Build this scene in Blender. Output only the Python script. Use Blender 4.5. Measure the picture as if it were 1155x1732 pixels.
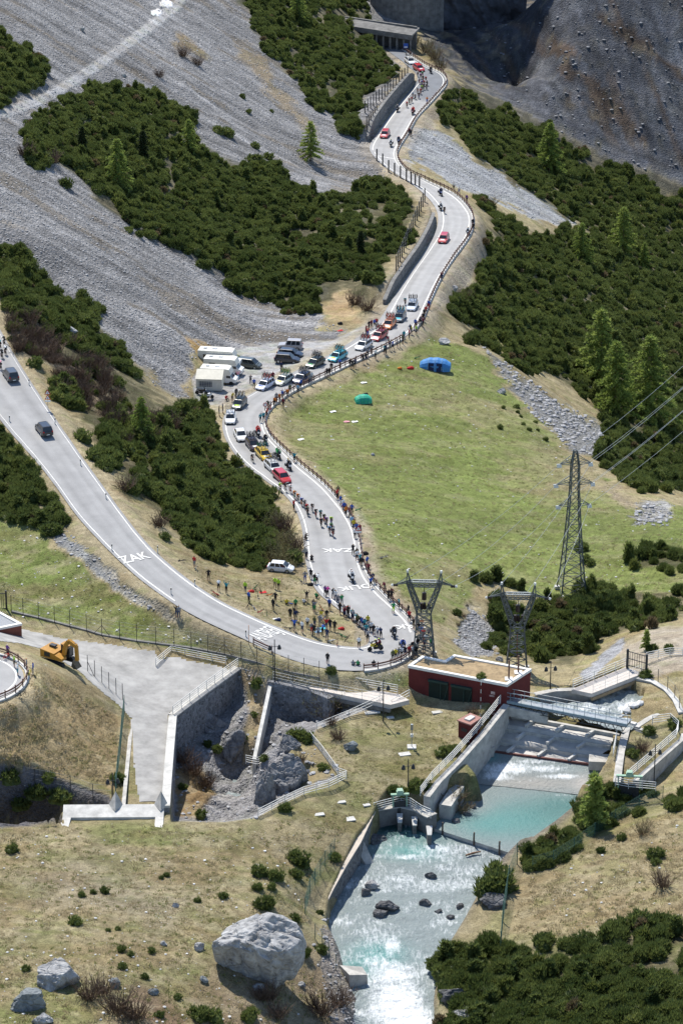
import bpy, bmesh, math, random, json
import numpy as np
from mathutils import Vector, Matrix, Euler
random.seed(7); RNG = np.random.default_rng(7)
for o in list(bpy.data.objects): bpy.data.objects.remove(o)
scene = bpy.context.scene
# ------------------------------------------------------------------ camera, sky, sun, exposure
FPX = 5795.0; CX, CY = 577.5, 866.0; PITCH = math.radians(23.1); CAMZ = 173.0
cam = bpy.data.cameras.new('camera'); camo = bpy.data.objects.new('camera', cam)
scene.collection.objects.link(camo); scene.camera = camo
cam.sensor_fit = 'VERTICAL'; cam.sensor_height = 36.0; cam.lens = 36.0*FPX/1732.0
cam.clip_start = 5.0; cam.clip_end = 5000.0
camo.location = (0, 0, CAMZ); camo.rotation_euler = (math.pi/2-PITCH, 0, 0)
SUN_EL = math.radians(57); SUN_AZ = math.atan2(-0.40, 0.92)       # direction towards the sun, from +Y clockwise
S = Vector((math.sin(SUN_AZ)*math.cos(SUN_EL), math.cos(SUN_AZ)*math.cos(SUN_EL), math.sin(SUN_EL)))
world = bpy.data.worlds.new('World'); scene.world = world; world.use_nodes = True
wn = world.node_tree; bg = wn.nodes['Background']
sky = wn.nodes.new('ShaderNodeTexSky'); sky.sky_type = 'NISHITA'; sky.sun_disc = False
sky.sun_elevation = SUN_EL; sky.sun_rotation = SUN_AZ; sky.altitude = 2000
wn.links.new(sky.outputs[0], bg.inputs[0]); bg.inputs[1].default_value = 0.14
sl = bpy.data.lights.new('sun', 'SUN'); sl.energy = 4.2; sl.angle = math.radians(0.53); sl.color = (1.0, 0.96, 0.89)
so = bpy.data.objects.new('sun', sl); scene.collection.objects.link(so)
so.rotation_euler = S.to_track_quat('Z', 'Y').to_euler(); so.location = (0, 0, 300)
scene.view_settings.view_transform = 'Standard'; scene.view_settings.look = 'None'
scene.view_settings.exposure = 0.6; scene.view_settings.gamma = 1.0
scene.render.engine = 'CYCLES'
scene.cycles.max_bounces = 5; scene.cycles.diffuse_bounces = 2; scene.cycles.glossy_bounces = 2
scene.cycles.transparent_max_bounces = 6; scene.cycles.caustics_reflective = False; scene.cycles.caustics_refractive = False
COL = scene.collection
# ------------------------------------------------------------------ helpers
def smooth(t): t = np.clip(t, 0, 1); return t*t*(3-2*t)
CP, SP = math.cos(PITCH), math.sin(PITCH)
def ray(px, py):
    u = (px-CX)/FPX; v = (CY-py)/FPX
    return u, CP+v*SP, -SP+v*CP                      # world direction (x right, y away, z up)
def U(px, py, z):
    dx, dy, dz = ray(px, py); t = (z-CAMZ)/dz
    return Vector((dx*t, dy*t, z))
def proj(x, y, z):
    zz = z-CAMZ; f = y*CP-zz*SP; up = y*SP+zz*CP
    return CX+FPX*x/f, CY-FPX*up/f
def plane_hit(px, py, p0, gx, gy):
    dx, dy, dz = ray(px, py)
    t = (p0[2]-gx*p0[0]-gy*p0[1]-CAMZ)/(dz-gx*dx-gy*dy)
    return (dx*t, dy*t, CAMZ+dz*t)
def _h(ix, iy, s):
    n = (ix*374761393+iy*668265263+s*974711) & 0x7fffffff
    n = ((n ^ (n >> 13))*1274126177) & 0x7fffffff
    return ((n ^ (n >> 16)) & 0xffff)/65535.0
def vnoise(x, y, s=0):
    x = np.asarray(x, float); y = np.asarray(y, float)
    ix = np.floor(x).astype(np.int64); iy = np.floor(y).astype(np.int64)
    fx = x-ix; fy = y-iy; fx = fx*fx*(3-2*fx); fy = fy*fy*(3-2*fy)
    a = _h(ix, iy, s); b = _h(ix+1, iy, s); c = _h(ix, iy+1, s); d = _h(ix+1, iy+1, s)
    return a+(b-a)*fx+(c-a)*fy+(a-b-c+d)*fx*fy
def fbm(x, y, s=0, o=4):
    r = 0; a = .5; t = 0
    for i in range(o):
        r = r+a*vnoise(x*2**i, y*2**i, s+i*17); t += a; a *= .5
    return r/t
def inpoly(x, y, P):
    c = np.zeros(np.shape(x), bool); n = len(P)
    for i in range(n):
        x1, y1 = P[i][0], P[i][1]; x2, y2 = P[(i+1) % n][0], P[(i+1) % n][1]
        if y1 == y2: continue
        m = ((y1 > y) != (y2 > y)) & (x < (x2-x1)*(y-y1)/(y2-y1)+x1)
        c ^= m
    return c
def polydist(x, y, P, closed=True):
    d = np.full(np.shape(x), 1e9); n = len(P)
    for i in range(n if closed else n-1):
        x1, y1 = P[i][0], P[i][1]; x2, y2 = P[(i+1) % n][0], P[(i+1) % n][1]
        L = (x2-x1)**2+(y2-y1)**2+1e-9
        t = np.clip(((x-x1)*(x2-x1)+(y-y1)*(y2-y1))/L, 0, 1)
        d = np.minimum(d, np.hypot(x-x1-t*(x2-x1), y-y1-t*(y2-y1)))
    return d
class RBF:
    def __init__(s, pts, lam=0.3):
        s.p = np.array(pts, float); n = len(s.p); X = s.p[:, :2]/100
        K = np.hypot(X[:, None, 0]-X[None, :, 0], X[:, None, 1]-X[None, :, 1])
        A = np.zeros((n+3, n+3)); A[:n, :n] = K-lam*np.eye(n)*0.01
        Pm = np.c_[np.ones(n), X]; A[:n, n:] = Pm; A[n:, :n] = Pm.T
        s.w = np.linalg.lstsq(A, np.r_[s.p[:, 2], 0, 0, 0], rcond=None)[0]; s.X = X; s.n = n
    def __call__(s, x, y):
        sh = np.shape(x); x = np.ravel(x)/100; y = np.ravel(y)/100; out = np.empty(x.size)
        for a in range(0, x.size, 20000):
            b = slice(a, a+20000)
            K = np.hypot(x[b, None]-s.X[None, :, 0], y[b, None]-s.X[None, :, 1])
            out[b] = K@s.w[:s.n]+s.w[s.n]+s.w[s.n+1]*x[b]+s.w[s.n+2]*y[b]
        return out.reshape(sh)
def catmull(P, step):
    P = [np.array(p, float) for p in P]; out = []
    Q = [2*P[0]-P[1]]+P+[2*P[-1]-P[-2]]
    for i in range(1, len(Q)-2):
        n = max(2, int(np.linalg.norm(Q[i+1]-Q[i])/step))
        for k in range(n):
            t = k/n
            out.append(.5*((2*Q[i])+(-Q[i-1]+Q[i+1])*t+(2*Q[i-1]-5*Q[i]+4*Q[i+1]-Q[i+2])*t*t+(-Q[i-1]+3*Q[i]-3*Q[i+1]+Q[i+2])*t**3))
    out.append(P[-1]); return np.array(out)
# ------------------------------------------------------------------ materials
MATS = {}
def mat(name, col, rough=.8, var=.18, scale=3.0, bump=0.0, metal=0.0, spec=.3, coat=0.0, bscale=None):
    if name in MATS: return MATS[name]
    m = bpy.data.materials.new(name); m.use_nodes = True; nt = m.node_tree; b = nt.nodes['Principled BSDF']
    tc = nt.nodes.new('ShaderNodeTexCoord'); nz = nt.nodes.new('ShaderNodeTexNoise')
    nz.inputs['Scale'].default_value = scale; nz.inputs['Detail'].default_value = 5; nz.inputs['Roughness'].default_value = .65
    nt.links.new(tc.outputs['Object'], nz.inputs['Vector'])
    mr = nt.nodes.new('ShaderNodeMapRange'); mr.inputs[1].default_value = .3; mr.inputs[2].default_value = .7
    mr.inputs[3].default_value = 1-var; mr.inputs[4].default_value = 1+var
    nt.links.new(nz.outputs['Fac'], mr.inputs[0])
    mx = nt.nodes.new('ShaderNodeMix'); mx.data_type = 'RGBA'; mx.blend_type = 'MULTIPLY'; mx.inputs[0].default_value = 1
    mx.inputs[6].default_value = (*col, 1); nt.links.new(mr.outputs[0], mx.inputs[7]); nt.links.new(mx.outputs[2], b.inputs['Base Color'])
    b.inputs['Roughness'].default_value = rough; b.inputs['Metallic'].default_value = metal
    b.inputs['Specular IOR Level'].default_value = spec; b.inputs['Coat Weight'].default_value = coat
    if bump:
        bp = nt.nodes.new('ShaderNodeBump'); bp.inputs['Strength'].default_value = bump; bp.inputs['Distance'].default_value = .05
        nb = nt.nodes.new('ShaderNodeTexNoise'); nb.inputs['Scale'].default_value = bscale or scale*4; nb.inputs['Detail'].default_value = 6
        nt.links.new(tc.outputs['Object'], nb.inputs['Vector']); nt.links.new(nb.outputs['Fac'], bp.inputs['Height'])
        nt.links.new(bp.outputs[0], b.inputs['Normal'])
    MATS[name] = m; return m
def foliage_mat(name, c1, c2, sub=.25):
    m = bpy.data.materials.new(name); m.use_nodes = True; nt = m.node_tree; b = nt.nodes['Principled BSDF']
    oi = nt.nodes.new('ShaderNodeObjectInfo'); geo = nt.nodes.new('ShaderNodeNewGeometry')
    mr = nt.nodes.new('ShaderNodeMath'); mr.operation = 'MULTIPLY_ADD'; mr.inputs[1].default_value = .55
    nt.links.new(oi.outputs['Random'], mr.inputs[0])
    m2 = nt.nodes.new('ShaderNodeMath'); m2.operation = 'MULTIPLY'; m2.inputs[1].default_value = .45
    nt.links.new(geo.outputs['Random Per Island'], m2.inputs[0]); nt.links.new(m2.outputs[0], mr.inputs[2])
    mx = nt.nodes.new('ShaderNodeMix'); mx.data_type = 'RGBA'; nt.links.new(mr.outputs[0], mx.inputs[0])
    mx.inputs[6].default_value = (*c1, 1); mx.inputs[7].default_value = (*c2, 1)
    nt.links.new(mx.outputs[2], b.inputs['Base Color']); b.inputs['Roughness'].default_value = .6; b.inputs['Specular IOR Level'].default_value = .25
    tr = nt.nodes.new('ShaderNodeBsdfTranslucent'); nt.links.new(mx.outputs[2], tr.inputs[0])
    ms = nt.nodes.new('ShaderNodeMixShader'); ms.inputs[0].default_value = sub
    nt.links.new(b.outputs[0], ms.inputs[1]); nt.links.new(tr.outputs[0], ms.inputs[2])
    nt.links.new(ms.outputs[0], nt.nodes['Material Output'].inputs[0]); MATS[name] = m; return m
# ------------------------------------------------------------------ object helpers
def link(name, data, parent=None, m=None):
    o = bpy.data.objects.new(name, data); COL.objects.link(o)
    if parent is not None: o.parent = parent
    if m is not None and data is not None:
        if len(data.materials) == 0: data.materials.append(m)
    return o
def tag(o, label, cat=None, group=None, kind=None):
    o['label'] = label
    if cat: o['category'] = cat
    if group: o['group'] = group
    if kind: o['kind'] = kind
    return o
def structure(o): o['kind'] = 'structure'; return o
def empty(name, loc, rz=0): 
    o = link(name, None); o.location = loc; o.rotation_euler = (0, 0, rz); o.empty_display_size = .3; return o
class MB:
    """collects boxes, bars, tubes into one mesh"""
    def __init__(s): s.v = []; s.f = []; s.m = []
    def add(s, v, f, mi=0):
        k = len(s.v); s.v += [tuple(p) for p in v]; s.f += [tuple(k+i for i in q) for q in f]; s.m += [mi]*len(f); return s
    def box(s, c, d, mi=0, rz=0, M=None):
        hx, hy, hz = d[0]/2, d[1]/2, d[2]/2
        v = [Vector((x, y, z)) for z in (-hz, hz) for y in (-hy, hy) for x in (-hx, hx)]
        R = M or Matrix.Rotation(rz, 3, 'Z')
        v = [R@p+Vector(c) for p in v]
        return s.add(v, [(0, 2, 3, 1), (4, 5, 7, 6), (0, 1, 5, 4), (2, 6, 7, 3), (0, 4, 6, 2), (1, 3, 7, 5)], mi)
    def bar(s, a, b, w=.05, h=None, mi=0, up=(0, 0, 1)):
        a = Vector(a); b = Vector(b); h = h or w; d = (b-a)
        if d.length < 1e-6: return s
        d.normalize(); u = Vector(up)
        if abs(d.dot(u)) > .98: u = Vector((1, 0, 0))
        r = d.cross(u).normalized()*w/2; t = r.cross(d).normalized()*h/2
        v = [a-r-t, a+r-t, a+r+t, a-r+t, b-r-t, b+r-t, b+r+t, b-r+t]
        return s.add(v, [(0, 1, 2, 3), (7, 6, 5, 4), (0, 4, 5, 1), (1, 5, 6, 2), (2, 6, 7, 3), (3, 7, 4, 0)], mi)
    def tube(s, P, r, n=6, mi=0, cap=True):
        P = [Vector(p) for p in P]; rr = r if hasattr(r, '__len__') else [r]*len(P); v = []; f = []
        for i, p in enumerate(P):
            d = (P[min(i+1, len(P)-1)]-P[max(i-1, 0)]).normalized()
            u = Vector((0, 0, 1)) if abs(d.z) < .95 else Vector((1, 0, 0))
            a = d.cross(u).normalized(); b = a.cross(d)
            for k in range(n):
                t = 2*math.pi*k/n; v.append(p+(a*math.cos(t)+b*math.sin(t))*rr[i])
        for i in range(len(P)-1):
            for k in range(n):
                f.append((i*n+k, i*n+(k+1) % n, (i+1)*n+(k+1) % n, (i+1)*n+k))
        if cap: f.append(tuple(range(n-1, -1, -1))); f.append(tuple((len(P)-1)*n+k for k in range(n)))
        return s.add(v, f, mi)
    def prism(s, P, z0, z1, mi=0):
        """vertical prism over polygon P (xy); z0,z1 scalars or lists"""
        n = len(P); A = z0 if hasattr(z0, '__len__') else [z0]*n; B = z1 if hasattr(z1, '__len__') else [z1]*n
        ar = sum(P[i][0]*P[(i+1) % n][1]-P[(i+1) % n][0]*P[i][1] for i in range(n))
        idx = list(range(n)) if ar > 0 else list(range(n-1, -1, -1))
        v = [(P[i][0], P[i][1], A[i]) for i in idx]+[(P[i][0], P[i][1], B[i]) for i in idx]
        f = [tuple(range(n-1, -1, -1)), tuple(range(n, 2*n))]+[(i, (i+1) % n, n+(i+1) % n, n+i) for i in range(n)]
        return s.add(v, f, mi)
    def mesh(s, name, *mats, shade=False):
        me = bpy.data.meshes.new(name); me.from_pydata(s.v, [], s.f)
        for m in mats: me.materials.append(m)
        if len(mats) > 1: me.polygons.foreach_set('material_index', s.m)
        if shade: me.polygons.foreach_set('use_smooth', [True]*len(me.polygons))
        me.update(); return me
    def build(s, name, *mats, parent=None, shade=False): return link(name, s.mesh(name, *mats, shade=shade), parent)
def grid_mesh(name, V, keep=None, m=None, cols=None, shade=True):
    """V (r,c,3) array; keep (r-1,c-1) bool of faces; cols dict name->(r,c,4)"""
    r, c = V.shape[:2]; idx = np.arange(r*c).reshape(r, c)
    q = np.stack([idx[:-1, :-1], idx[:-1, 1:], idx[1:, 1:], idx[1:, :-1]], -1)
    q = q[keep] if keep is not None else q.reshape(-1, 4)
    used = np.unique(q); re = np.full(r*c, -1); re[used] = np.arange(len(used)); q = re[q]
    me = bpy.data.meshes.new(name); vv = V.reshape(-1, 3)[used]
    me.vertices.add(len(vv)); me.vertices.foreach_set('co', vv.astype(np.float32).ravel())
    me.loops.add(q.size); me.loops.foreach_set('vertex_index', q.astype(np.int32).ravel())
    me.polygons.add(len(q)); me.polygons.foreach_set('loop_start', np.arange(0, q.size, 4, dtype=np.int32))
    me.polygons.foreach_set('use_smooth', np.full(len(q), shade))
    for k, a in (cols or {}).items():
        at = me.attributes.new(k, 'FLOAT_COLOR', 'POINT'); at.data.foreach_set('color', a.reshape(-1, 4)[used].astype(np.float32).ravel())
    me.update(calc_edges=True); me.validate()
    if m: me.materials.append(m)
    return me
# ------------------------------------------------------------------ roads (edge pairs in picture coordinates, unprojected onto their own heights)
UR = [(628,1082,702,1084),(615,1060,694,1056),(590,1040,670,1031),(560,1017,641,1005),(540,1000,623,983),(528,978,611,960),(521,950,605,934),(518,922,601,905),
 (514,893,589,876),(503,862,567,846),(485,838,541,818),(455,815,509,792),(425,793,476,760),(400,768,454,737),(384,742,445,716),(379,715,448,698),(388,697,461,682),
 (410,678,483,666),(450,655,516,649),(495,632,546,635),(530,615,579,619),(565,598,619,601),(598,578,656,583),(625,560,689,564),(645,540,709,541),(662,514,724,506),
 (682,482,742,469),(702,453,761,439),(722,424,781,412),(738,395,793,391),(743,375,796,368),(741,358,787,350),(730,340,769,332),(708,318,746,320),(682,300,716,306),
 (655,283,689,293),(638,268,673,277),(627,253,668,262),(630,240,673,247),(642,222,685,228),(662,193,701,200),(683,167,723,176),(700,146,741,157),(708,134,752,141),
 (704,121,747,127),(692,112,726,117),(680,102,704,104),(666,92,690,94),(648,78,672,80),(630,60,654,62)]
LR = [(628,1082,702,1084),(625,1090,690,1110),(606,1096,650,1128),(575,1095,594,1134),(540,1089,530,1124),(500,1076,478,1107),(460,1059,430,1086),(420,1041,380,1064),
 (370,1017,330,1040),(325,988,285,1011),(282,954,240,978),(243,917,205,946),(203,868,170,909),(160,810,130,863),(120,754,92,809),(80,697,58,765),(40,638,22,722),(5,580,-10,681),(-30,515,-45,640),(-75,440,-90,590)]
def solve_road(pairs, z0, z1, ext=1.0):
    n = len(pairs); z = np.full(n, z0)
    for it in range(4):
        L = np.array([U(p[0], p[1], zz) for p, zz in zip(pairs, z)]); R = np.array([U(p[2], p[3], zz) for p, zz in zip(pairs, z)])
        c = (L+R)/2; s = np.r_[0, np.cumsum(np.linalg.norm(np.diff(c[:, :2], axis=0), axis=1))]
        z = z0+(z1-z0)*s/s[-1]
    return L, R, s
uL, uR, us = solve_road(UR, 0.0, -24.5)
lL, lR, ls = solve_road(LR, 0.0, 9.5)
class Road:
    def __init__(s, L, R):
        s.L = catmull(L, 1.2); n0 = len(L)
        # resample right edge with the same parameter
        def resample(P, Q):
            P = [np.array(p) for p in P]; Qe = [2*P[0]-P[1]]+P+[2*P[-1]-P[-2]]; out = []
            for i in range(1, len(Qe)-2):
                n = Q[i-1]
                for k in range(n):
                    t = k/n
                    out.append(.5*((2*Qe[i])+(-Qe[i-1]+Qe[i+1])*t+(2*Qe[i-1]-5*Qe[i]+4*Qe[i+1]-Qe[i+2])*t*t+(-Qe[i-1]+3*Qe[i]-3*Qe[i+1]+Qe[i+2])*t**3))
            out.append(P[-1]); return np.array(out)
        C = (np.array(L)+np.array(R))/2
        ns = [max(3, int(np.linalg.norm(C[i+1]-C[i])/1.0)) for i in range(len(C)-1)]
        s.L = resample(L, ns); s.R = resample(R, ns)
        for A in (s.L, s.R): 
            for it in range(3): A[1:-1] = (A[:-2]+2*A[1:-1]+A[2:])/4
        s.C = (s.L+s.R)/2
        for A in (s.L, s.R):
            dd = np.hypot(A[:, None, 0]-s.C[None, :, 0], A[:, None, 1]-s.C[None, :, 1]); A[:, 2] = s.C[dd.argmin(1), 2]
            A[1:-1, 2] = (A[:-2, 2]+A[1:-1, 2]+A[2:, 2])/3
        T = np.gradient(s.C[:, :2], axis=0); T /= np.linalg.norm(T, axis=1)[:, None]; D = (s.R-s.L)[:, :2]; s.hw = np.abs(D[:, 0]*T[:, 1]-D[:, 1]*T[:, 0])/2
        s.sec = np.concatenate([[i]*n for i, n in enumerate(ns)]+[[len(ns)-1]])
    def nearest(s, x, y):
        out = np.empty(x.size); idx = np.empty(x.size, int)
        for a in range(0, x.size, 20000):
            b = slice(a, a+20000); d = np.hypot(x[b, None]-s.C[None, :, 0], y[b, None]-s.C[None, :, 1])
            idx[b] = d.argmin(1); out[b] = d[np.arange(d.shape[0]), idx[b]]
        return out, idx
roadU, roadL = Road(uL, uR), Road(lL, lR)
# lower left hairpin disc
HP = U(-62, 1148, 6.0); HPR = 7.2
# ------------------------------------------------------------------ terrain control points
C = []
def cp(*pts):
    for p in pts: C.append(tuple(U(p[0], p[1], p[2])))
for R_ in (roadU, roadL):
    for i in range(0, len(R_.C), 4): C.append(tuple(R_.C[i]))
    C += [tuple(R_.L[i]) for i in range(2, len(R_.C), 7)]+[tuple(R_.R[i]) for i in range(2, len(R_.C), 7)]
PA = (-14.3, 493.0, -9.3)
for p in [(-500,-200),(-250,-150),(0,-120),(250,-120),(450,-120),(390,0),(520,-20),(0,20),(200,40),(0,150),(120,120),(300,120),(450,120),(540,120),(560,180),(100,230),(250,250),(400,250),(500,260),
          (-250,200),(0,300),(150,350),(300,380),(430,400),(500,420),(200,450),(330,520),(450,520),(420,570),(-250,350),(60,380),(100,420),(250,530),(300,570),(560,300),(580,250),(200,600),(130,560),(60,540),(0,480),(-60,430),(100,600)]:
    C.append(plane_hit(*p, PA, -.62, .01))
PC = (14.6, 522.0, -15.0)
for p in [(790,560),(850,500),(850,420),(850,330),(830,250),(900,330),(900,450),(950,600),(1000,400),(1000,550),(1050,330),(1050,700),(1155,380),(1155,550),(1155,700),(1100,800),(1300,600),(1300,450),(1350,800),(800,190),(870,220),(950,260),(760,170),(740,92),(780,100),(830,130),(880,160),(800,60),(860,80),(760,50),(700,60),(850,20)]:
    C.append(plane_hit(*p, PC, -.55, -.034))
bd = plane_hit(800, 160, PC, -.55, -.034)
PD = (bd[0], bd[1]+3, bd[2])
for p in [(930,190),(1050,250),(1155,290),(1300,320),(960,80),(1050,80),(1155,100),(1300,100),(980,-60),(1155,-60),(1300,-100),(1500,0),(1155,-200)]:
    C.append(plane_hit(*p, PD, -.32, .80))
cp((560,480,-9.5),(600,520,-9.5),(640,450,-11),(690,370,-13.5),(620,350,-13),(560,380,-8.5),(590,330,-13),(640,310,-17.5),(690,330,-15.2),(575,545,-9.8),(540,570,-9.6),
   (480,600,-8.8),(430,630,-8.2),(350,640,-7.6),(330,680,-6.6),(400,660,-7.8),(500,575,-9.3),(380,600,-8.6),(600,560,-10.3),
   (620,200,-18.5),(640,160,-19.5),(600,230,-17.0),(660,130,-20.0),(690,125,-21.0),
   (300,700,-3),(250,650,-1.8),(160,700,4.2),(230,780,2.6),(330,770,-2.2),(300,860,.6),(400,900,-2.5),(450,850,-4.0),(470,900,-3.2),(380,800,-4.2),(350,740,-4.5),(380,950,-1.2),(450,980,-1.2),(500,1000,-1.0),(520,1040,-.5),(420,1000,-.6),(560,1060,-.2),(480,940,-2.2),(420,760,-6.0),
   (0,760,4.6),(50,830,4.0),(0,880,3.0),(100,900,3.0),(200,1000,1.4),(100,980,1.6),(0,980,1.4),(-150,900,4),(-150,1000,2),(300,1060,.8),
   (0,1030,.2),(60,1060,-.6),(200,1085,-.7),(150,1100,-.9),(100,1085,-.8),(330,1110,-.9),(400,1100,-.6),(300,1130,-1),(240,1150,-1.0),(250,1200,-1.1),(250,1280,-1.2),(245,1350,-1.3),(210,1180,-1.0),
   (560,1128,.95),(620,1128,.9),(500,1120,.6),(440,1104,.2),(670,1135,.4),(560,1140,.35),(620,1142,.3),(480,1130,-.2),(560,1158,-.7),(640,1166,-.9),(500,1145,-.8),(690,1160,-1),(420,1128,-.8),
   (730,1100,-.2),(740,1080,-.4),(770,1100,-1.6),(720,1115,-.6),(690,1120,.0))
# spur meadow and right side
cp((660,980,-.7),(640,930,-2.0),(620,860,-4.0),(560,790,-6.0),(500,740,-7.4),(480,700,-8.4),(540,660,-9.2),(620,620,-10.2),(700,580,-11.5),(740,560,-12.3),(780,575,-12.6),
   (600,700,-8.4),(700,640,-9.7),(760,640,-10.2),(820,595,-12.8),(840,680,-12.4),(900,690,-14.5),(760,720,-10.0),(680,760,-7.6),(780,800,-9.6),(860,800,-11.2),(940,790,-12.5),(1000,790,-13.0),(1060,850,-11.0),
   (700,880,-5.2),(800,900,-7.6),(900,900,-9.4),(1000,900,-10.0),(720,980,-3.2),(780,1000,-5.2),(850,960,-7.8),(930,980,-8.4),(1020,980,-8.6),(1100,900,-9.2),(1155,900,-9.2),(1155,980,-7.4),(1250,950,-8),
   (720,1020,-1.6),(750,1060,-2.4),(790,1050,-5.2),(830,1040,-7.2),(830,1090,-6.6),(800,1110,-3.2),(880,1060,-8.0),(950,1060,-8.0),(940,1110,-6.4),(1020,1050,-6.4),(1000,1100,-5.6),(1060,1070,-3.6),(1040,1110,-3.8),(1100,1080,-1.6),(1155,1070,-1.2),(1155,1120,-1.0),(1110,1120,-1.2),(1250,1100,-.6),(900,1130,-4.0),(960,1150,-3.2),
   (1110,1150,-1.4),(1155,1180,-1.4),(1160,1225,-1.8),(1250,1200,-1.2),(900,1165,-2.4))
# terrace, foreground meadow, right bank
cp((790,1192,-1.5),(825,1193,-1.1),(840,1192,-1.0),(700,1190,-2.4),(640,1200,-2.0),(780,1210,-2.3),(600,1250,-2.6),(700,1250,-2.8),(760,1260,-2.9),(560,1290,-2.7),(660,1310,-3.0),(720,1320,-3.1),(540,1350,-2.8),(620,1345,-3.4),(605,1375,-4.4),(570,1440,-4.6),(545,1500,-5.2),(522,1540,-5.9),(450,1395,-2.2),(350,1400,-1.5),(250,1395,-1.4),(150,1400,-1.4),
   (100,1420,-1.2),(0,1430,-1.2),(300,1450,-1.5),(450,1450,-2.2),(560,1400,-3.4),(200,1500,-1.0),(0,1520,-.6),(350,1500,-1.6),(480,1500,-2.4),(505,1500,-3.6),(100,1600,.0),(250,1600,-.8),(400,1600,-2.0),(500,1590,-3.6),(530,1615,-6.0),(560,1680,-7.8),(540,1732,-7.4),(0,1700,.6),(150,1700,.2),(300,1700,-1.6),(420,1700,-3.2),(300,1800,-2.0),(0,1800,1.0),(500,1800,-7.0),(-150,1500,-.4),(-150,1700,1.0),
   (60,1125,5.6),(100,1135,4.2),(130,1145,3.2),(170,1175,1.2),(195,1210,-.4),(50,1160,5.8),(50,1190,5.2),(100,1180,3.6),(150,1220,.8),(80,1230,3.0),(20,1230,3.9),(100,1270,1.2),(180,1260,-.6),(50,1290,1.6),(150,1300,-.4),(0,1200,5.6),(0,1100,6.1),(30,1112,6.0),(-60,1060,6.4),(-60,1150,6.0),(-60,1230,4.6),(-150,1150,7.5),(-150,1250,5.0),(190,1330,-1.5),(112,1362,-1.9),(150,1361,-1.9),(195,1360,-1.8),(112,1386,-1.75),(200,1386,-1.7),(270,1386,-1.7),(150,1375,-1.9),(240,1375,-1.8),
   (1000,1480,-4.2),(900,1500,-5.2),(860,1560,-6.4),(1100,1400,-3.0),(1155,1350,-3.4),(1060,1420,-3.6),(980,1440,-4.4),(1155,1450,-3.0),(1100,1520,-3.4),(1000,1560,-4.4),(920,1580,-5.0),(1155,1600,-2.6),(1000,1650,-4.2),(850,1650,-6.2),(800,1620,-6.8),(820,1732,-7.0),(1000,1750,-4.0),(1155,1732,-2.0),(1300,1500,-1.6),(1300,1750,-1.0),(1300,1350,-1.4),(1080,1370,-4.4),(1020,1390,-5.2),(940,1450,-4.8),
   (1100,1318,-4.6),(1155,1290,-3.8),(1060,1345,-4.8),(1080,1260,-3.0),(1110,1245,-2.8),(1060,1290,-3.2),(1075,1240,-2.8),(1140,1270,-3.8),(1050,1310,-3.4),(1120,1215,-2.4),(900,1850,-5),(600,1850,-8.4))
rbf = RBF(C)
# ------------------------------------------------------------------ polar ground grid
NC, NR = 580, 1050
AZ = np.radians(np.linspace(-8.7, 8.7, NC)); TH = np.radians(np.linspace(34.0, 9.6, NR)); RD = 176.0/np.tan(TH)
GX = RD[:, None]*np.sin(AZ)[None, :]; GY = RD[:, None]*np.cos(AZ)[None, :]
ci = np.unique(np.r_[np.arange(0, NR, 5), NR-1]); cj = np.unique(np.r_[np.arange(0, NC, 5), NC-1])
zc = rbf(GX[np.ix_(ci, cj)], GY[np.ix_(ci, cj)])
tmp = np.stack([np.interp(np.arange(NC), cj, r) for r in zc]); GZ = np.stack([np.interp(np.arange(NR), ci, tmp[:, j]) for j in range(NC)], 1)
# insets: gully, river channel, weir basin, left gully (rim polygons in world xy, own interpolation inside)
def W2(pts): return [tuple(U(*p)) for p in pts]
INS = []
def inset(poly, ctrl, soft=0.0, sedges=()):
    P = W2(poly); f = RBF([tuple(U(*c)) for c in ctrl], .1); INS.append((P, f, soft, sedges))
GULLY = [(291,1212,-1),(405,1129,-1),(425,1132,-1),(457,1148,-1),(523,1163,-1),(655,1190,-1.4),(640,1196,-2),(600,1210,-2.4),(538,1232,-2.4),(528,1250,-2.4),(583,1312,-2.8),(520,1340,-2.6),(470,1362,-2.4),(436,1384,-2.1),(380,1392,-1.8),(288,1390,-1.5)]
inset(GULLY, [(295,1225,-4.6),(340,1195,-4.9),(395,1150,-5),(400,1142,-5),(412,1136,-1.8),(425,1140,-1.8),(300,1260,-5.2),(340,1240,-5.6),(385,1200,-5.8),(410,1200,-4.4),(430,1160,-2.6),(440,1200,-3.6),(345,1290,-6.4),(400,1270,-6.2),(405,1235,-5.0),(425,1250,-5.0),(300,1330,-5.6),(350,1340,-7.0),(400,1325,-9.6),(395,1355,-9.2),(430,1300,-7.6),(415,1290,-6.6),(300,1375,-4.4),(350,1375,-5.0),(400,1375,-6.0),
  (455,1165,-5.0),(460,1200,-5.0),(480,1220,-5.6),(500,1180,-8.2),(540,1195,-8.8),(560,1190,-9),(600,1198,-5),(630,1195,-3.0),(520,1220,-7.0),(470,1245,-3.6),(490,1240,-3.2),(480,1262,-2.6),(505,1262,-2.5),(455,1275,-4.0),(520,1290,-2.9),(545,1300,-2.9),(470,1300,-3.3),(500,1320,-3.0),(440,1310,-5.0),(470,1330,-3.9),(430,1340,-6.6),(450,1360,-3.9),(420,1375,-5.2),(535,1262,-2.7),(570,1310,-3.0)], 2.6, (1,2,5,6,7,8,9,10,11,12,13,14))
LG = [(-150,1290,1.5),(60,1292,1.4),(110,1318,-.2),(185,1345,-1.0),(205,1368,-1.2),(105,1366,-1.3),(108,1392,-1.3),(80,1398,-1.3),(-150,1410,-1.2)]
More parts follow.
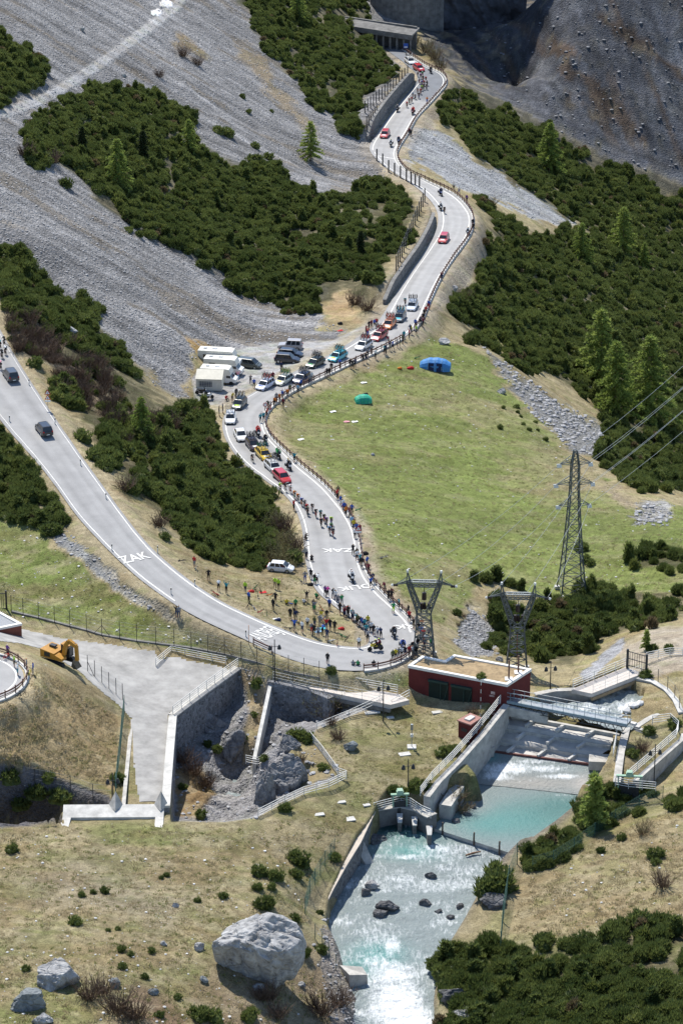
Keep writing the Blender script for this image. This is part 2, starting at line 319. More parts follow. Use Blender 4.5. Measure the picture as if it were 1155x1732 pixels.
inset(LG, [(-150,1300,0.5),(20,1300,.6),(60,1305,.3),(100,1325,-1.4),(150,1350,-2.2),(190,1362,-3.0),(20,1340,-2.6),(80,1350,-3.4),(120,1362,-3.6),(20,1380,-5.2),(90,1385,-5.0),(-150,1380,-5.0)], 2.2, (0,1,2,3,4,5,6,7))
RIV_L = [(560,1800,-9.0),(585,1732,-8.8),(592,1690,-8.5),(572,1655,-8.3),(560,1610,-8.0),(548,1585,-7.9),(556,1545,-7.75),(578,1500,-7.6),(602,1455,-7.4),(622,1428,-7.2),(640,1398,-6.95),(655,1382,-6.9),(720,1392,-6.9),(736,1396,-6.6),(765,1378,-6.5),(800,1350,-6.5),(772,1322,-6.5)]
RIV_R = [(735,1800,-9.0),(748,1732,-8.8),(745,1690,-8.5),(752,1640,-8.2),(770,1600,-8.0),(796,1560,-7.8),(820,1520,-7.65),(845,1488,-7.5),(866,1466,-7.3),(882,1448,-7.0),(905,1436,-6.5),(940,1412,-6.5),(975,1385,-6.5),(990,1352,-6.5),(1000,1340,-6.5)]
inset(RIV_L+RIV_R[::-1], [(p[0], p[1], p[2]-.9) for p in RIV_L[::2]+RIV_R[::2]]+[(660,1700,-9.8),(680,1600,-9.0),(700,1500,-8.6),(740,1440,-8.2),(700,1400,-8.0),(840,1400,-7.6),(900,1360,-7.6),(860,1340,-7.4)], 1.5, tuple(range(0,5))+tuple(range(14,32)))
BASIN = [(775,1336,-6.5),(800,1265,-5),(838,1196,-2.2),(858,1196,-1.6),(905,1178,-2),(960,1165,-3),(985,1150,-3),(1050,1140,-3.4),(1062,1165,-3.2),(1090,1185,-3.2),(1085,1195,-3),(1050,1215,-3),(1040,1230,-3),(1032,1290,-4.6),(1022,1328,-6),(1000,1362,-6.5)]
inset(BASIN, [(772,1324,-7.4),(1000,1344,-7.4),(880,1334,-7.2),(800,1280,-6.6),(1025,1310,-6.6),(900,1300,-6.6),(830,1215,-5.4),(1040,1240,-5.0),(930,1240,-5.6),(850,1205,-4.6),(960,1195,-3.6),(1030,1210,-3.6),(900,1190,-3.4),(985,1165,-4.0),(1040,1150,-4.0),(1080,1188,-3.8),(1060,1180,-3.8)], 1.0)
inset([(714,1350,-3.3),(737,1322,-3.1),(775,1316,-4),(822,1356,-6.5),(785,1392,-6.5),(745,1412,-6.5),(718,1400,-6.4)], [(725,1360,-5.2),(745,1335,-5.2),(770,1325,-5.4),(795,1350,-6.6),(765,1372,-6.4),(740,1392,-6.8),(755,1352,-5.6)], .3)
xr, yr = GX.ravel(), GY.ravel()
zr = GZ.ravel().copy()
def road_carve(zr, R, wl=3.2, wr=3.2, lwall=None):
    m = (np.abs(xr-R.C[:, 0].mean()) < 140)
    d, i = R.nearest(xr, yr)
    T = np.gradient(R.C[:, :2], axis=0); nrm = np.stack([-T[:, 1], T[:, 0]], 1)
    side = (xr-R.C[i, 0])*nrm[i, 0]+(yr-R.C[i, 1])*nrm[i, 1]           # >0 : left of travel direction (up the list)
    hw = R.hw[i]; w = np.where(side > 0, wl, wr)
    if lwall is not None: w = np.where((side > 0) & lwall[i], .7, w)
    e = 1-smooth((d-hw-.55)/w)
    return zr*(1-e)+(R.C[i, 2]-.10)*e, d-hw, i, side
WALLSEC = np.isin(roadU.sec, list(range(25, 31))+list(range(38, 43)))
zr, dU, iU, sU = road_carve(zr, roadU, lwall=WALLSEC)
# ground retained behind the road walls stands higher than the asphalt
hb = np.where((sU > 0) & WALLSEC[iU], smooth((dU-1.1)/.5)*(1-smooth((dU-4)/4.0)), 0)
wh = np.where(roadU.sec[iU] >= 37, 2.7, 1.6)
wf = np.convolve(WALLSEC.astype(float), np.ones(9)/9, 'same'); hb = hb*smooth((wf[iU]-.5)*2.2)
zr = np.where(hb > 0, np.maximum(zr, (roadU.C[iU, 2]+wh)*hb+zr*(1-hb)), zr)
zr, dL, iL, sL = road_carve(zr, roadL, 2.0, 2.4)
zr = np.where(dU < .5, np.minimum(zr, roadU.C[iU, 2]-.1), zr)
dh = np.hypot(xr-HP.x, yr-HP.y); e = 1-smooth((dh-HPR-.6)/2.5); zr = zr*(1-e)+(HP.z-.07)*e
near_road = np.minimum(np.minimum(dU, dL), dh-HPR)
flat = smooth((near_road-.6)/3.0)
INSM = np.zeros(xr.size, bool)
for P, f, soft, sedges in INS:
    P0 = np.array(P); bb = (xr > P0[:, 0].min()) & (xr < P0[:, 0].max()) & (yr > P0[:, 1].min()) & (yr < P0[:, 1].max())
    k = np.where(bb)[0]; k = k[inpoly(xr[k], yr[k], P)]
    e = smooth(polydist(xr[k], yr[k], P)/.3)
    for i_ in sedges: e = np.minimum(e, smooth(polydist(xr[k], yr[k], [P[i_], P[(i_+1) % len(P)]], False)/max(soft, .01)))
    zr[k] = zr[k]*(1-e)+np.minimum(zr[k], f(xr[k], yr[k]))*e; INSM[k] = True
PXV, PYV = proj(xr, yr, zr)
# relief noise
GULLYM = inpoly(xr, yr, W2(GULLY)) | inpoly(xr, yr, W2(LG))
rel = (fbm(xr/9, yr/9, 3, 4)-.5)*1.3+(fbm(xr/1.6, yr/1.6, 9, 3)-.5)*.35
relr = (fbm(xr/2.2, yr/2.2, 31, 5)-.5)*3.2
terr = np.where(PYV > 1040, .28, 1.0)
# distances from built edges keep the terraces level
FLATP = [(-20,1060),(120,1070),(270,1090),(405,1105),(480,1125),(690,1160),(900,1130),(1160,1100),(1160,1260),(1000,1340),(760,1330),(640,1370),(520,1560),(560,1700),(500,1400),(285,1380),(205,1375),(190,1215),(130,1140),(40,1120)]
inflat = inpoly(PXV, PYV, FLATP)
rrx = xr*.37-yr*.93; rry = xr*.93+yr*.37
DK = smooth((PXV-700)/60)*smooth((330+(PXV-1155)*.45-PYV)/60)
zr = zr+DK*((fbm(rrx/30, rry/6, 41, 5)-.5)*4+(np.abs(fbm(rrx/12, rry/3, 44, 4)-.5))*2.2)
zr = zr+rel*flat*np.where(inflat & ~GULLYM, .10, terr)*np.where(INSM & ~GULLYM, .3, 1)+np.where(GULLYM, relr*smooth((polydist(xr, yr, W2(GULLY))-.8)/3.0), 0)
PARK = [(322,640),(345,610),(400,590),(470,578),(560,575),(640,535),(660,520),(610,575),(540,612),(490,640),(440,662),(400,685),(376,700),(330,690)]
pk = inpoly(PXV, PYV, PARK)
GZ = zr.reshape(NR, NC); PXV, PYV = proj(xr, yr, zr)
def H(x, y):
    a = math.atan2(x, y); d = math.hypot(x, y)
    j = (a-AZ[0])/(AZ[-1]-AZ[0])*(NC-1); t = math.atan(176.0/d); i = (TH[0]-t)/(TH[0]-TH[-1])*(NR-1)
    i = min(max(i, 0), NR-1.001); j = min(max(j, 0), NC-1.001); a0, b0 = int(i), int(j); fi, fj = i-a0, j-b0
    return float((GZ[a0, b0]*(1-fj)+GZ[a0, b0+1]*fj)*(1-fi)+(GZ[a0+1, b0]*(1-fj)+GZ[a0+1, b0+1]*fj)*fi)
def G(px, py, dz=0.0):
    """first point of the ground seen at a picture position"""
    dx, dy, dzr = ray(px, py); a = math.atan2(dx, dy); hd = math.hypot(dx, dy)
    j = min(max((a-AZ[0])/(AZ[-1]-AZ[0])*(NC-1), 0), NC-1.001); b0 = int(j); fj = j-b0
    col = GZ[:, b0]*(1-fj)+GZ[:, b0+1]*fj; rz = CAMZ+dzr/hd*RD
    k = np.argmax(col >= rz)
    if k == 0: k = NR-1
    d0, d1 = rz[k-1]-col[k-1], col[k]-rz[k]; t = d0/(d0+d1+1e-9); r = RD[k-1]+(RD[k]-RD[k-1])*t
    x, y = r*math.sin(a), r*math.cos(a)
    return Vector((x, y, H(x, y)+dz))
def onroad(R, px, py, dz=.0):
    """point of a road's surface seen at a picture position"""
    z = R.C[0, 2]
    for k in range(12):
        p = U(px, py, z); i = int(np.hypot(R.C[:, 0]-p.x, R.C[:, 1]-p.y).argmin()); z = .5*z+.5*R.C[i, 2]
    # pick the station closest in the picture instead
    q = [proj(*c) for c in R.C]; i = int(np.argmin([(a-px)**2+(b-py)**2 for a, b in q])); p = U(px, py, R.C[i, 2])
    for k in range(3):
        i = int(np.hypot(R.C[:, 0]-p.x, R.C[:, 1]-p.y).argmin()); p = U(px, py, R.C[i, 2])
    t = R.C[min(i+1, len(R.C)-1)]-R.C[max(i-1, 0)]
    p.z += dz; return p, Vector((t[0], t[1], 0)).normalized(), i
# ------------------------------------------------------------------ ground cover zones
nx = (fbm(xr/3, yr/3, 51, 4)-.5); ny = (fbm(xr/3, yr/3, 77, 4)-.5)
QX = PXV+nx*46*np.where(PYV > 1040, .6, 1); QY = PYV+ny*30*np.where(PYV > 1040, .5, 1)
scree = np.array([.268, .262, .258]); dry = np.array([.295, .246, .142]); grass = np.array([.172, .200, .062]); green = np.array([.15, .19, .05])
floor = np.array([.085, .08, .045]); gravel = np.array([.40, .39, .37]); shaderock = np.array([.135, .14, .155]); rock = np.array([.25, .245, .245]); sand = np.array([.36, .31, .24]); rust = np.array([.34, .24, .13])  # the top right slope's shade is put into its darker rock colour
Cc = np.tile(dry, (xr.size, 1)); SC = np.zeros(xr.size)          # SC: how stony the surface is
def zone(poly, col, st, amt=1.0, feather=14, noisy=True):
    x, y = (QX, QY) if noisy else (PXV, PYV)
    P = np.array(poly); bb = (x > P[:, 0].min()-2) & (x < P[:, 0].max()+2) & (y > P[:, 1].min()-2) & (y < P[:, 1].max()+2)
    k = np.where(bb)[0]
    if not len(k): return
    k = k[inpoly(x[k], y[k], poly)]
    e = (smooth(polydist(x[k], y[k], poly)/feather)*amt)[:, None]
    Cc[k] = Cc[k]*(1-e)+col*e; SC[k] = SC[k]*(1-e[:, 0])+st*e[:, 0]
Z_SCREE = [(-700,-400),(720,-400),(690,60),(640,240),(660,290),(650,330),(560,480),(545,545),(610,560),(560,590),(430,600),(335,600),(322,640),(318,690),(270,660),(200,590),(120,520),(40,450),(-20,420),(-700,300)]
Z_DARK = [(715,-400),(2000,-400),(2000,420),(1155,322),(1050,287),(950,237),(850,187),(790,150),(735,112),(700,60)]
Z_TONGUE = [(690,222),(735,212),(800,262),(870,306),(940,352),(980,388),(900,374),(840,345),(780,322),(700,278),(676,250)]
Z_RIDGE = [(815,585),(880,632),(960,690),(1045,728),(1010,775),(965,762),(900,700),(840,625)]
Z_SPUR = [(470,690),(520,668),(640,612),(725,566),(770,575),(820,602),(900,700),(1000,790),(1070,856),(1155,850),(1400,850),(1400,1010),(1155,1010),(900,1020),(830,980),(800,1020),(745,1060),(700,1040),(640,975),(620,900),(580,850),(520,790),(470,745),(458,715)]
Z_LMEAD = [(-300,860),(40,882),(110,932),(190,992),(300,1057),(420,1084),(480,1112),(560,1126),(640,1130),(700,1128),(690,1165),(500,1142),(250,1092),(20,1042),(-300,1000)]
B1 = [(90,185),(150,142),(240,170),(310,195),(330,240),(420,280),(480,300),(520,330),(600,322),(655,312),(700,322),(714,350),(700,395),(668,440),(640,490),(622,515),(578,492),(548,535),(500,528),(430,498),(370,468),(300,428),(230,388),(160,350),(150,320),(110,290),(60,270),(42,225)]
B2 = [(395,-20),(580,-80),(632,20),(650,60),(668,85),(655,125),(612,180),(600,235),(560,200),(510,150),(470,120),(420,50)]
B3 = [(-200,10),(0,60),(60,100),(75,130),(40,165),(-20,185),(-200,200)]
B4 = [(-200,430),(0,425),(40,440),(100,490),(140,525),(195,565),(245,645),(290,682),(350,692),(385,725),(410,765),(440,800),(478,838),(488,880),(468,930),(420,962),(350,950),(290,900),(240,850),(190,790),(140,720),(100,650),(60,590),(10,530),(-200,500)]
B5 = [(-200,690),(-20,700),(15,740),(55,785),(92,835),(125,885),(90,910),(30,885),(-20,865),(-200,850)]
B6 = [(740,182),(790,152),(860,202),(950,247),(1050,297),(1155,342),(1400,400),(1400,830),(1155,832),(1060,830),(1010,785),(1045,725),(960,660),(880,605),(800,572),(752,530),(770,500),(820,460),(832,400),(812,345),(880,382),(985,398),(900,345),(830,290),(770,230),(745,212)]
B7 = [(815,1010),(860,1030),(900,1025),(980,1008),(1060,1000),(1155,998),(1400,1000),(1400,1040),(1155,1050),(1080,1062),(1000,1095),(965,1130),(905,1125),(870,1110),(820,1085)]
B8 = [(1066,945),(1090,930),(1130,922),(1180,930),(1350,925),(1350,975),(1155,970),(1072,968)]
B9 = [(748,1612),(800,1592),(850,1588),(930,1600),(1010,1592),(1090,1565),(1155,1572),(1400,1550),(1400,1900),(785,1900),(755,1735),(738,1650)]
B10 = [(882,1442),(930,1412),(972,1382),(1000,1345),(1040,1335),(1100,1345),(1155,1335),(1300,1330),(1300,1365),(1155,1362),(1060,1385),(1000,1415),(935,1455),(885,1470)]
B11 = [(-200,1300),(60,1300),(110,1330),(105,1372),(60,1390),(-200,1400)]
zone(Z_SCREE, scree, 1.0); zone(Z_DARK, shaderock, .8, feather=20)
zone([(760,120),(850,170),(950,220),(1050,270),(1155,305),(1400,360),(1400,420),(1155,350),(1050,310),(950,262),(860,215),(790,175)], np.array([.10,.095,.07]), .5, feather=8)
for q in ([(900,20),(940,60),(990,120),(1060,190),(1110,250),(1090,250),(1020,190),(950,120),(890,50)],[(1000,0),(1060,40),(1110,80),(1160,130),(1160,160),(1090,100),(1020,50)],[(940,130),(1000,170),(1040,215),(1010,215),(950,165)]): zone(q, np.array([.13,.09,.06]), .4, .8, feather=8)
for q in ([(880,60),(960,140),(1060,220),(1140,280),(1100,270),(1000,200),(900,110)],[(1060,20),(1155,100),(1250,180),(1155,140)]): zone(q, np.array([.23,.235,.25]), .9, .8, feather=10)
zone([(640,-60),(760,-60),(960,-60),(930,90),(880,170),(790,140),(720,95)], shaderock*.6, .4)  # ground by the cliff: same shade in the colour, darker still
for p, w in (((20,190,80,165),10), ): pass
pathd = polydist(PXV, PYV, [(-60,205),(20,188),(80,165),(130,135),(190,95),(250,50),(300,10),(330,-40)], closed=False)
e = (1-smooth((pathd-5)/7))[:, None]*(PXV < 420)[:, None]; Cc = Cc*(1-e*.8)+np.array([.44, .435, .43])*e*.8; SC *= 1-e[:, 0]*.6
zone([(300,45),(345,75),(360,110),(330,105),(280,80)], np.array([.22,.17,.11]), .3); zone([(400,60),(450,90),(480,140),(520,190),(560,240),(500,220),(440,150),(395,100)], np.array([.27,.21,.13]), .45, .8)
zone([(560,-60),(640,10),(690,90),(655,130),(620,60)], scree*.95, .9)
zone(Z_TONGUE, np.array([.34,.345,.35]), .8, noisy=True, feather=8); 
zone([(735,215),(790,170),(760,140),(700,200),(672,250),(690,285),(760,315),(800,345),(820,400),(835,440),(790,500),(740,540),(730,510),(790,420),(800,380),(790,345),(740,318),(680,288),(672,258)], sand*.92, .5)
zone(Z_TONGUE, np.array([.34,.345,.35]), .8, feather=8)
zone(Z_RIDGE, np.array([.24,.235,.222]), .9, feather=8)
zone([(565,490),(600,480),(625,520),(600,545),(550,545),(545,520)], np.array([.42,.31,.18]), .15, feather=8)
zone([(310,560),(345,575),(385,590),(410,600),(350,605),(322,590)], np.array([.33,.21,.10]), .15, feather=8)
zone(Z_SPUR, grass, .06, feather=10); zone(Z_LMEAD, np.array([.172,.196,.064]), .06, feather=6)
# drier crest and slope on the spur
g1 = smooth((fbm(xr/14, yr/10, 5, 4)-.42)/.2); g2 = smooth((fbm(xr/5, yr/3, 15, 4)-.5)/.15)
spur = inpoly(PXV, PYV, Z_SPUR)
hz = np.zeros(xr.size)
for (cx_, cy_, rx, ry, a) in [(800,690,130,60,.55),(990,800,110,60,.9),(690,660,90,40,.3),(480,700,60,60,.75),(600,620,120,25,.6),(740,1010,80,70,.7),(850,930,120,50,.45),(640,900,40,120,.5),(560,790,70,50,.35)]:
    hz = np.maximum(hz, a*np.exp(-((PXV-cx_)/rx)**2-((PYV-cy_)/ry)**2))
e = (np.clip(hz*.9+(g1-.62)*.5+(g2-.6)*.35, 0, 1)*spur)[:, None]; Cc = Cc*(1-e)+(dry*.93)*e
e = (np.clip((g2-.3)*.5, 0, 1)*inpoly(PXV, PYV, Z_LMEAD))[:, None]; Cc = Cc*(1-e)+dry*e
zone([(1010,800),(1060,830),(1090,850),(1075,870),(1030,850)], np.array([.27,.22,.15]), .5)
# thicket floors and brown twig ground
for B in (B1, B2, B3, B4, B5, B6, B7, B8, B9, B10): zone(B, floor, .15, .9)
zone([(0,520),(60,540),(120,600),(180,650),(250,690),(300,720),(240,760),(180,720),(120,660),(50,590),(0,560)], np.array([.20,.155,.11]), .3, .8)
zone([(490,850),(515,900),(520,960),(500,965),(440,960),(470,920)], np.array([.30,.25,.15]), .2)
zone([(60,870),(110,895),(200,968),(290,1035),(330,1062),(280,1050),(190,990),(110,930),(50,885)], np.array([.27,.27,.26]), .9, feather=5)
zone([(790,1020),(830,1050),(845,1110),(800,1115),(765,1085),(785,1050)], np.array([.30,.295,.29]), .9, feather=6)
zone([(1040,1095),(1100,1060),(1200,1050),(1200,1130),(1100,1150),(1060,1130)], sand, .3, feather=6)
zone([(1010,1110),(1040,1085),(1060,1075),(1050,1105),(1000,1150),(970,1150)], np.array([.36,.36,.37]), .9, feather=4)
zone([(1075,848),(1110,845),(1140,860),(1120,885),(1070,890)], np.array([.33,.32,.30]), .9, feather=6)
# terrace grass, foreground meadow
fg = PYV > 1180
gm = smooth((fbm(xr/6, yr/4, 21, 4)-.47)/.14)
e = (gm*.55*fg*(SC < .2))[:, None]; Cc = Cc*(1-e)+np.array([.185, .185, .078])*e
zone([(560,1210),(680,1190),(830,1190),(780,1270),(700,1340),(560,1350),(590,1300)], np.array([.20,.19,.082]), .05, .6, feather=25)
zone([(120,1380),(290,1385),(420,1400),(300,1440),(150,1430)], np.array([.20,.21,.08]), .05, .7, feather=20)
zone([(-20,1690),(120,1640),(200,1732),(0,1800)], np.array([.19,.20,.07]), .05, .6, feather=30)
zone([(0,1470),(140,1430),(260,1480),(380,1500),(300,1600),(180,1570),(40,1560)], np.array([.29,.25,.18]), .45, .6, feather=50)
zone([(380,1560),(540,1560),(640,1700),(620,1800),(330,1800),(290,1690)], np.array([.23,.175,.12]), .35, .7, feather=40)
zone([(220,1650),(300,1680),(330,1760),(180,1760)], np.array([.17,.11,.08]), .2, .7, feather=20)
zone([(60,1118),(200,1205),(205,1340),(110,1320),(60,1292),(-200,1290),(-200,1180),(30,1180)], np.array([.29,.225,.125]), .25, feather=5)
zone([(880,1490),(1000,1420),(1155,1360),(1300,1360),(1300,1550),(1100,1560),(930,1590),(850,1580)], np.array([.31,.25,.145]), .08, .85, feather=12)
zone(GULLY, np.array([.28,.27,.265]), .75, feather=3, noisy=False)
zone([(400,1125),(450,1150),(440,1210),(425,1300),(410,1290),(415,1200)], np.array([.33,.26,.16]), .2, feather=4)
zone([(290,1290),(345,1300),(370,1340),(340,1385),(290,1385)], np.array([.24,.17,.09]), .2, feather=8)
zone([(470,1245),(540,1250),(580,1312),(520,1338),(490,1330),(500,1290)], np.array([.31,.25,.14]), .3, feather=6)
zone([p[:2] for p in LG], np.array([.12,.115,.12]), .8, feather=4, noisy=False)
pkz = smooth((fbm(xr/2, yr/2, 61, 3)-.3)/.3)
zone(PARK, np.array([.36,.355,.35]), .25, feather=4, noisy=False)
zone([(322,685),(370,690),(385,720),(370,735),(330,720)], np.array([.38,.33,.20]), .15, feather=6)
# river bed and basin
zone([p[:2] for p in RIV_L+RIV_R[::-1]], np.array([.20,.175,.14]), .6, feather=22, noisy=False)
zone([(545,1560),(600,1590),(585,1640),(640,1732),(640,1800),(560,1800),(540,1640)], np.array([.2,.18,.16]), .7, feather=8)
# verges of the roads
vz = (1-smooth((near_road-1.2)/2.2)); vcol = np.where((PXV > 600)[:, None], sand*.98, np.array([.37, .31, .20]))
e = (vz*.75*(1-np.clip(SC, 0, 1)*.3))[:, None]*(near_road > -20)[:, None]; Cc = Cc*(1-e)+vcol*e
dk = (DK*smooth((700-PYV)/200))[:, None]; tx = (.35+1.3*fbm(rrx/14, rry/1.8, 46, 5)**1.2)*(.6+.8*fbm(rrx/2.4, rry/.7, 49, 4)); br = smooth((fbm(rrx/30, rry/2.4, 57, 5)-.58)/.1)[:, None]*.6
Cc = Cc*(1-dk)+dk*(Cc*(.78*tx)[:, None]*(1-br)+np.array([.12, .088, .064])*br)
sx_ = xr*.97+yr*.12; sy_ = yr*.97-xr*.12; sl_m = (np.clip(SC, 0, 1)*inpoly(PXV, PYV, Z_SCREE))
Cc *= (1+sl_m*((fbm(sx_/17, sy_/3.4, 151, 6)-.5)*.9+(fbm(sx_/5, sy_/1.2, 157, 5)-.5)*.55))[:, None]
mo = smooth((fbm(sx_/12, sy_/4, 163, 5)-.6)/.07)*.6*sl_m; Cc = Cc*(1-mo[:, None])+np.array([.21, .175, .13])*mo[:, None]
# snow left high on the scree
for (sx, sy, srx, sry) in ((282,6,11,6),(266,21,9,6)):
    e = (((PXV-sx)/srx)**2+((PYV-sy)/sry)**2+nx*1.2 < 1)[:, None]; Cc = np.where(e, np.array([.85, .87, .9]), Cc); SC = np.where(e[:, 0], 0, SC)
tt_ = (1-np.clip(SC, 0, 1))*(near_road > .8)*np.where(spur, .5, 1)
mo = smooth((fbm(xr/7, yr/3.5, 121, 5)-.52)/.12)*.55*tt_; Cc = Cc*(1-mo[:, None])+Cc*np.array([.78, .70, .62])*mo[:, None]
mo = smooth((fbm(xr/2.6, yr/1.3, 131, 4)-.56)/.1)*.5*tt_; Cc = Cc*(1-mo[:, None])+Cc*np.array([.72, .86, .60])*mo[:, None]
mo = smooth((fbm(xr/3.2, yr/1.4, 141, 4)-.58)/.08)*.45*tt_; Cc = Cc*(1-mo[:, None])+np.array([.34, .29, .185])*mo[:, None]
Cc *= (1+(fbm(xr/20, yr/20, 91, 3)-.5)*.4+(fbm(xr/.9, yr/.7, 95, 2)-.5)*.45)[:, None]
ground = bpy.data.materials.new('ground'); ground.use_nodes = True
nt = ground.node_tree; b = nt.nodes['Principled BSDF']; b.inputs['Roughness'].default_value = .95; b.inputs['Specular IOR Level'].default_value = .1
N = nt.nodes.new; Lk = nt.links.new
at = N('ShaderNodeAttribute'); at.attribute_name = 'cover'
tc = N('ShaderNodeTexCoord')
def vor(scale, feat='F1'):
    v = N('ShaderNodeTexVoronoi'); v.feature = feat; v.inputs['Scale'].default_value = scale; v.inputs['Randomness'].default_value = 1; Lk(tc.outputs['Object'], v.inputs['Vector']); return v
def noi(scale, det=6, rough=.7):
    v = N('ShaderNodeTexNoise'); v.inputs['Scale'].default_value = scale; v.inputs['Detail'].default_value = det; v.inputs['Roughness'].default_value = rough; Lk(tc.outputs['Object'], v.inputs['Vector']); return v
def mth(op, a, c, clamp=False):
    m = N('ShaderNodeMath'); m.operation = op; m.use_clamp = clamp
    for k, s in enumerate((a, c)):
        if s is None: continue
        if isinstance(s, (int, float)): m.inputs[k].default_value = s
        else: Lk(s, m.inputs[k])
    return m.outputs[0]
def rng(s, a, c, d, e):
    m = N('ShaderNodeMapRange'); Lk(s, m.inputs[0]); m.inputs[1].default_value = a; m.inputs[2].default_value = c; m.inputs[3].default_value = d; m.inputs[4].default_value = e; return m.outputs[0]
v1 = vor(2.6); v2 = vor(7.0); n1 = noi(1.3); n2 = noi(6.0); n3 = noi(.25, 5)
sep = N('ShaderNodeSeparateColor'); Lk(v1.outputs['Color'], sep.inputs[0]); sep2 = N('ShaderNodeSeparateColor'); Lk(v2.outputs['Color'], sep2.inputs[0])
stone = mth('ADD', rng(sep.outputs[0], 0, 1, .74, 1.08), rng(sep2.outputs[1], 0, 1, -.22, .22))
turf = mth('MULTIPLY', rng(n1.outputs[0], .3, .7, .66, 1.3), rng(n2.outputs[0], .3, .7, .55, 1.4))
mxs = N('ShaderNodeMix'); mxs.data_type = 'FLOAT'; Lk(at.outputs['Alpha'], mxs.inputs[0]); Lk(turf, mxs.inputs[2]); Lk(stone, mxs.inputs[3])
mpp = N('ShaderNodeMapping'); mpp.inputs['Scale'].default_value = (.05, .55, .05); Lk(tc.outputs['Object'], mpp.inputs[0]); n5 = noi(1.0, 5, .65); Lk(mpp.outputs[0], n5.inputs['Vector'])
strk = N('ShaderNodeMix'); strk.data_type = 'FLOAT'; Lk(at.outputs['Alpha'], strk.inputs[0]); strk.inputs[2].default_value = 1; Lk(rng(n5.outputs[0], .3, .7, .55, 1.35), strk.inputs[3])
mxs2 = mth('MULTIPLY', mxs.outputs[0], strk.outputs[0])
tot = mth('MULTIPLY', mxs2, rng(n3.outputs[0], .3, .7, .84, 1.14))
mc = N('ShaderNodeMix'); mc.data_type = 'RGBA'; mc.blend_type = 'MULTIPLY'; mc.inputs[0].default_value = 1; Lk(at.outputs['Color'], mc.inputs[6]); Lk(tot, mc.inputs[7])
# pale stones and dry wisps lying in the turf
n4 = noi(2.2, 3, .6); spk = rng(n4.outputs[0], .69, .74, 0, .75)
ms = N('ShaderNodeMix'); ms.data_type = 'RGBA'; Lk(spk, ms.inputs[0]); Lk(mc.outputs[2], ms.inputs[6]); ms.inputs[7].default_value = (.5, .48, .43, 1)
Lk(ms.outputs[2], b.inputs['Base Color'])
hgt = N('ShaderNodeMix'); hgt.data_type = 'FLOAT'; Lk(at.outputs['Alpha'], hgt.inputs[0])
Lk(mth('MULTIPLY', n2.outputs[0], .6), hgt.inputs[2]); Lk(mth('ADD', mth('MULTIPLY', v1.outputs['Distance'], -.9), mth('MULTIPLY', v2.outputs['Distance'], -.5)), hgt.inputs[3])
bp = N('ShaderNodeBump'); bp.inputs['Strength'].default_value = .9; bp.inputs['Distance'].default_value = .35; Lk(hgt.outputs[0], bp.inputs['Height']); Lk(bp.outputs[0], b.inputs['Normal'])
COV = np.c_[Cc, np.clip(SC, 0, 1)].reshape(NR, NC, 4); V3 = np.stack([GX, GY, GZ], -1)
fx = lambda A: ((A.reshape(NR, NC)[:-1, :-1]+A.reshape(NR, NC)[1:, 1:])/2)
FPX_, FPY_ = fx(PXV), fx(PYV)
left = np.ones((NR-1, NC-1), bool)
def take(name, poly):
    global left
    k = left & inpoly(FPX_, FPY_, poly); left = left & ~k
    if k.sum(): structure(link(name, grid_mesh(name, V3, k, ground, {'cover': COV})))
# roads' own strips are cut out of the open ground only by lying on it
take('scree_slope', Z_SCREE); take('rocky_mountainside', Z_DARK); take('forest_hillside', B6); take('meadow', Z_SPUR); take('lower_meadow', Z_LMEAD)
take('ravine', [p[:2] for p in GULLY]); take('riverbed', [p[:2] for p in RIV_L+RIV_R[::-1]])
structure(link('ground', grid_mesh('ground', V3, left, ground, {'cover': COV})))
# ------------------------------------------------------------------ road sheets and painted lines
def asphalt_mat():
    m = bpy.data.materials.new('asphalt'); m.use_nodes = True; nt = m.node_tree; b = nt.nodes['Principled BSDF']; b.inputs['Roughness'].default_value = .9; b.inputs['Specular IOR Level'].default_value = .2
    at = nt.nodes.new('ShaderNodeAttribute'); at.attribute_name = 'wear'; tc = nt.nodes.new('ShaderNodeTexCoord')
    n = nt.nodes.new('ShaderNodeTexNoise'); n.inputs['Scale'].default_value = .5; n.inputs['Detail'].default_value = 6; nt.links.new(tc.outputs['Object'], n.inputs['Vector'])
    r = nt.nodes.new('ShaderNodeMapRange'); r.inputs[1].default_value = .3; r.inputs[2].default_value = .7; r.inputs[3].default_value = .9; r.inputs[4].default_value = 1.08; nt.links.new(n.outputs[0], r.inputs[0])
    n2 = nt.nodes.new('ShaderNodeTexNoise'); n2.inputs['Scale'].default_value = 9; n2.inputs['Detail'].default_value = 4; nt.links.new(tc.outputs['Object'], n2.inputs['Vector'])
    r2 = nt.nodes.new('ShaderNodeMapRange'); r2.inputs[1].default_value = .3; r2.inputs[2].default_value = .7; r2.inputs[3].default_value = .93; r2.inputs[4].default_value = 1.07; nt.links.new(n2.outputs[0], r2.inputs[0])
    mu = nt.nodes.new('ShaderNodeMath'); mu.operation = 'MULTIPLY'; nt.links.new(r.outputs[0], mu.inputs[0]); nt.links.new(r2.outputs[0], mu.inputs[1])
    mx = nt.nodes.new('ShaderNodeMix'); mx.data_type = 'RGBA'; mx.blend_type = 'MULTIPLY'; mx.inputs[0].default_value = 1; nt.links.new(at.outputs['Color'], mx.inputs[6]); nt.links.new(mu.outputs[0], mx.inputs[7])
    nt.links.new(mx.outputs[2], b.inputs['Base Color']); return m
ASPH = asphalt_mat(); LINE = mat('road_paint', (.66, .65, .61), .7, .2, 2.5)
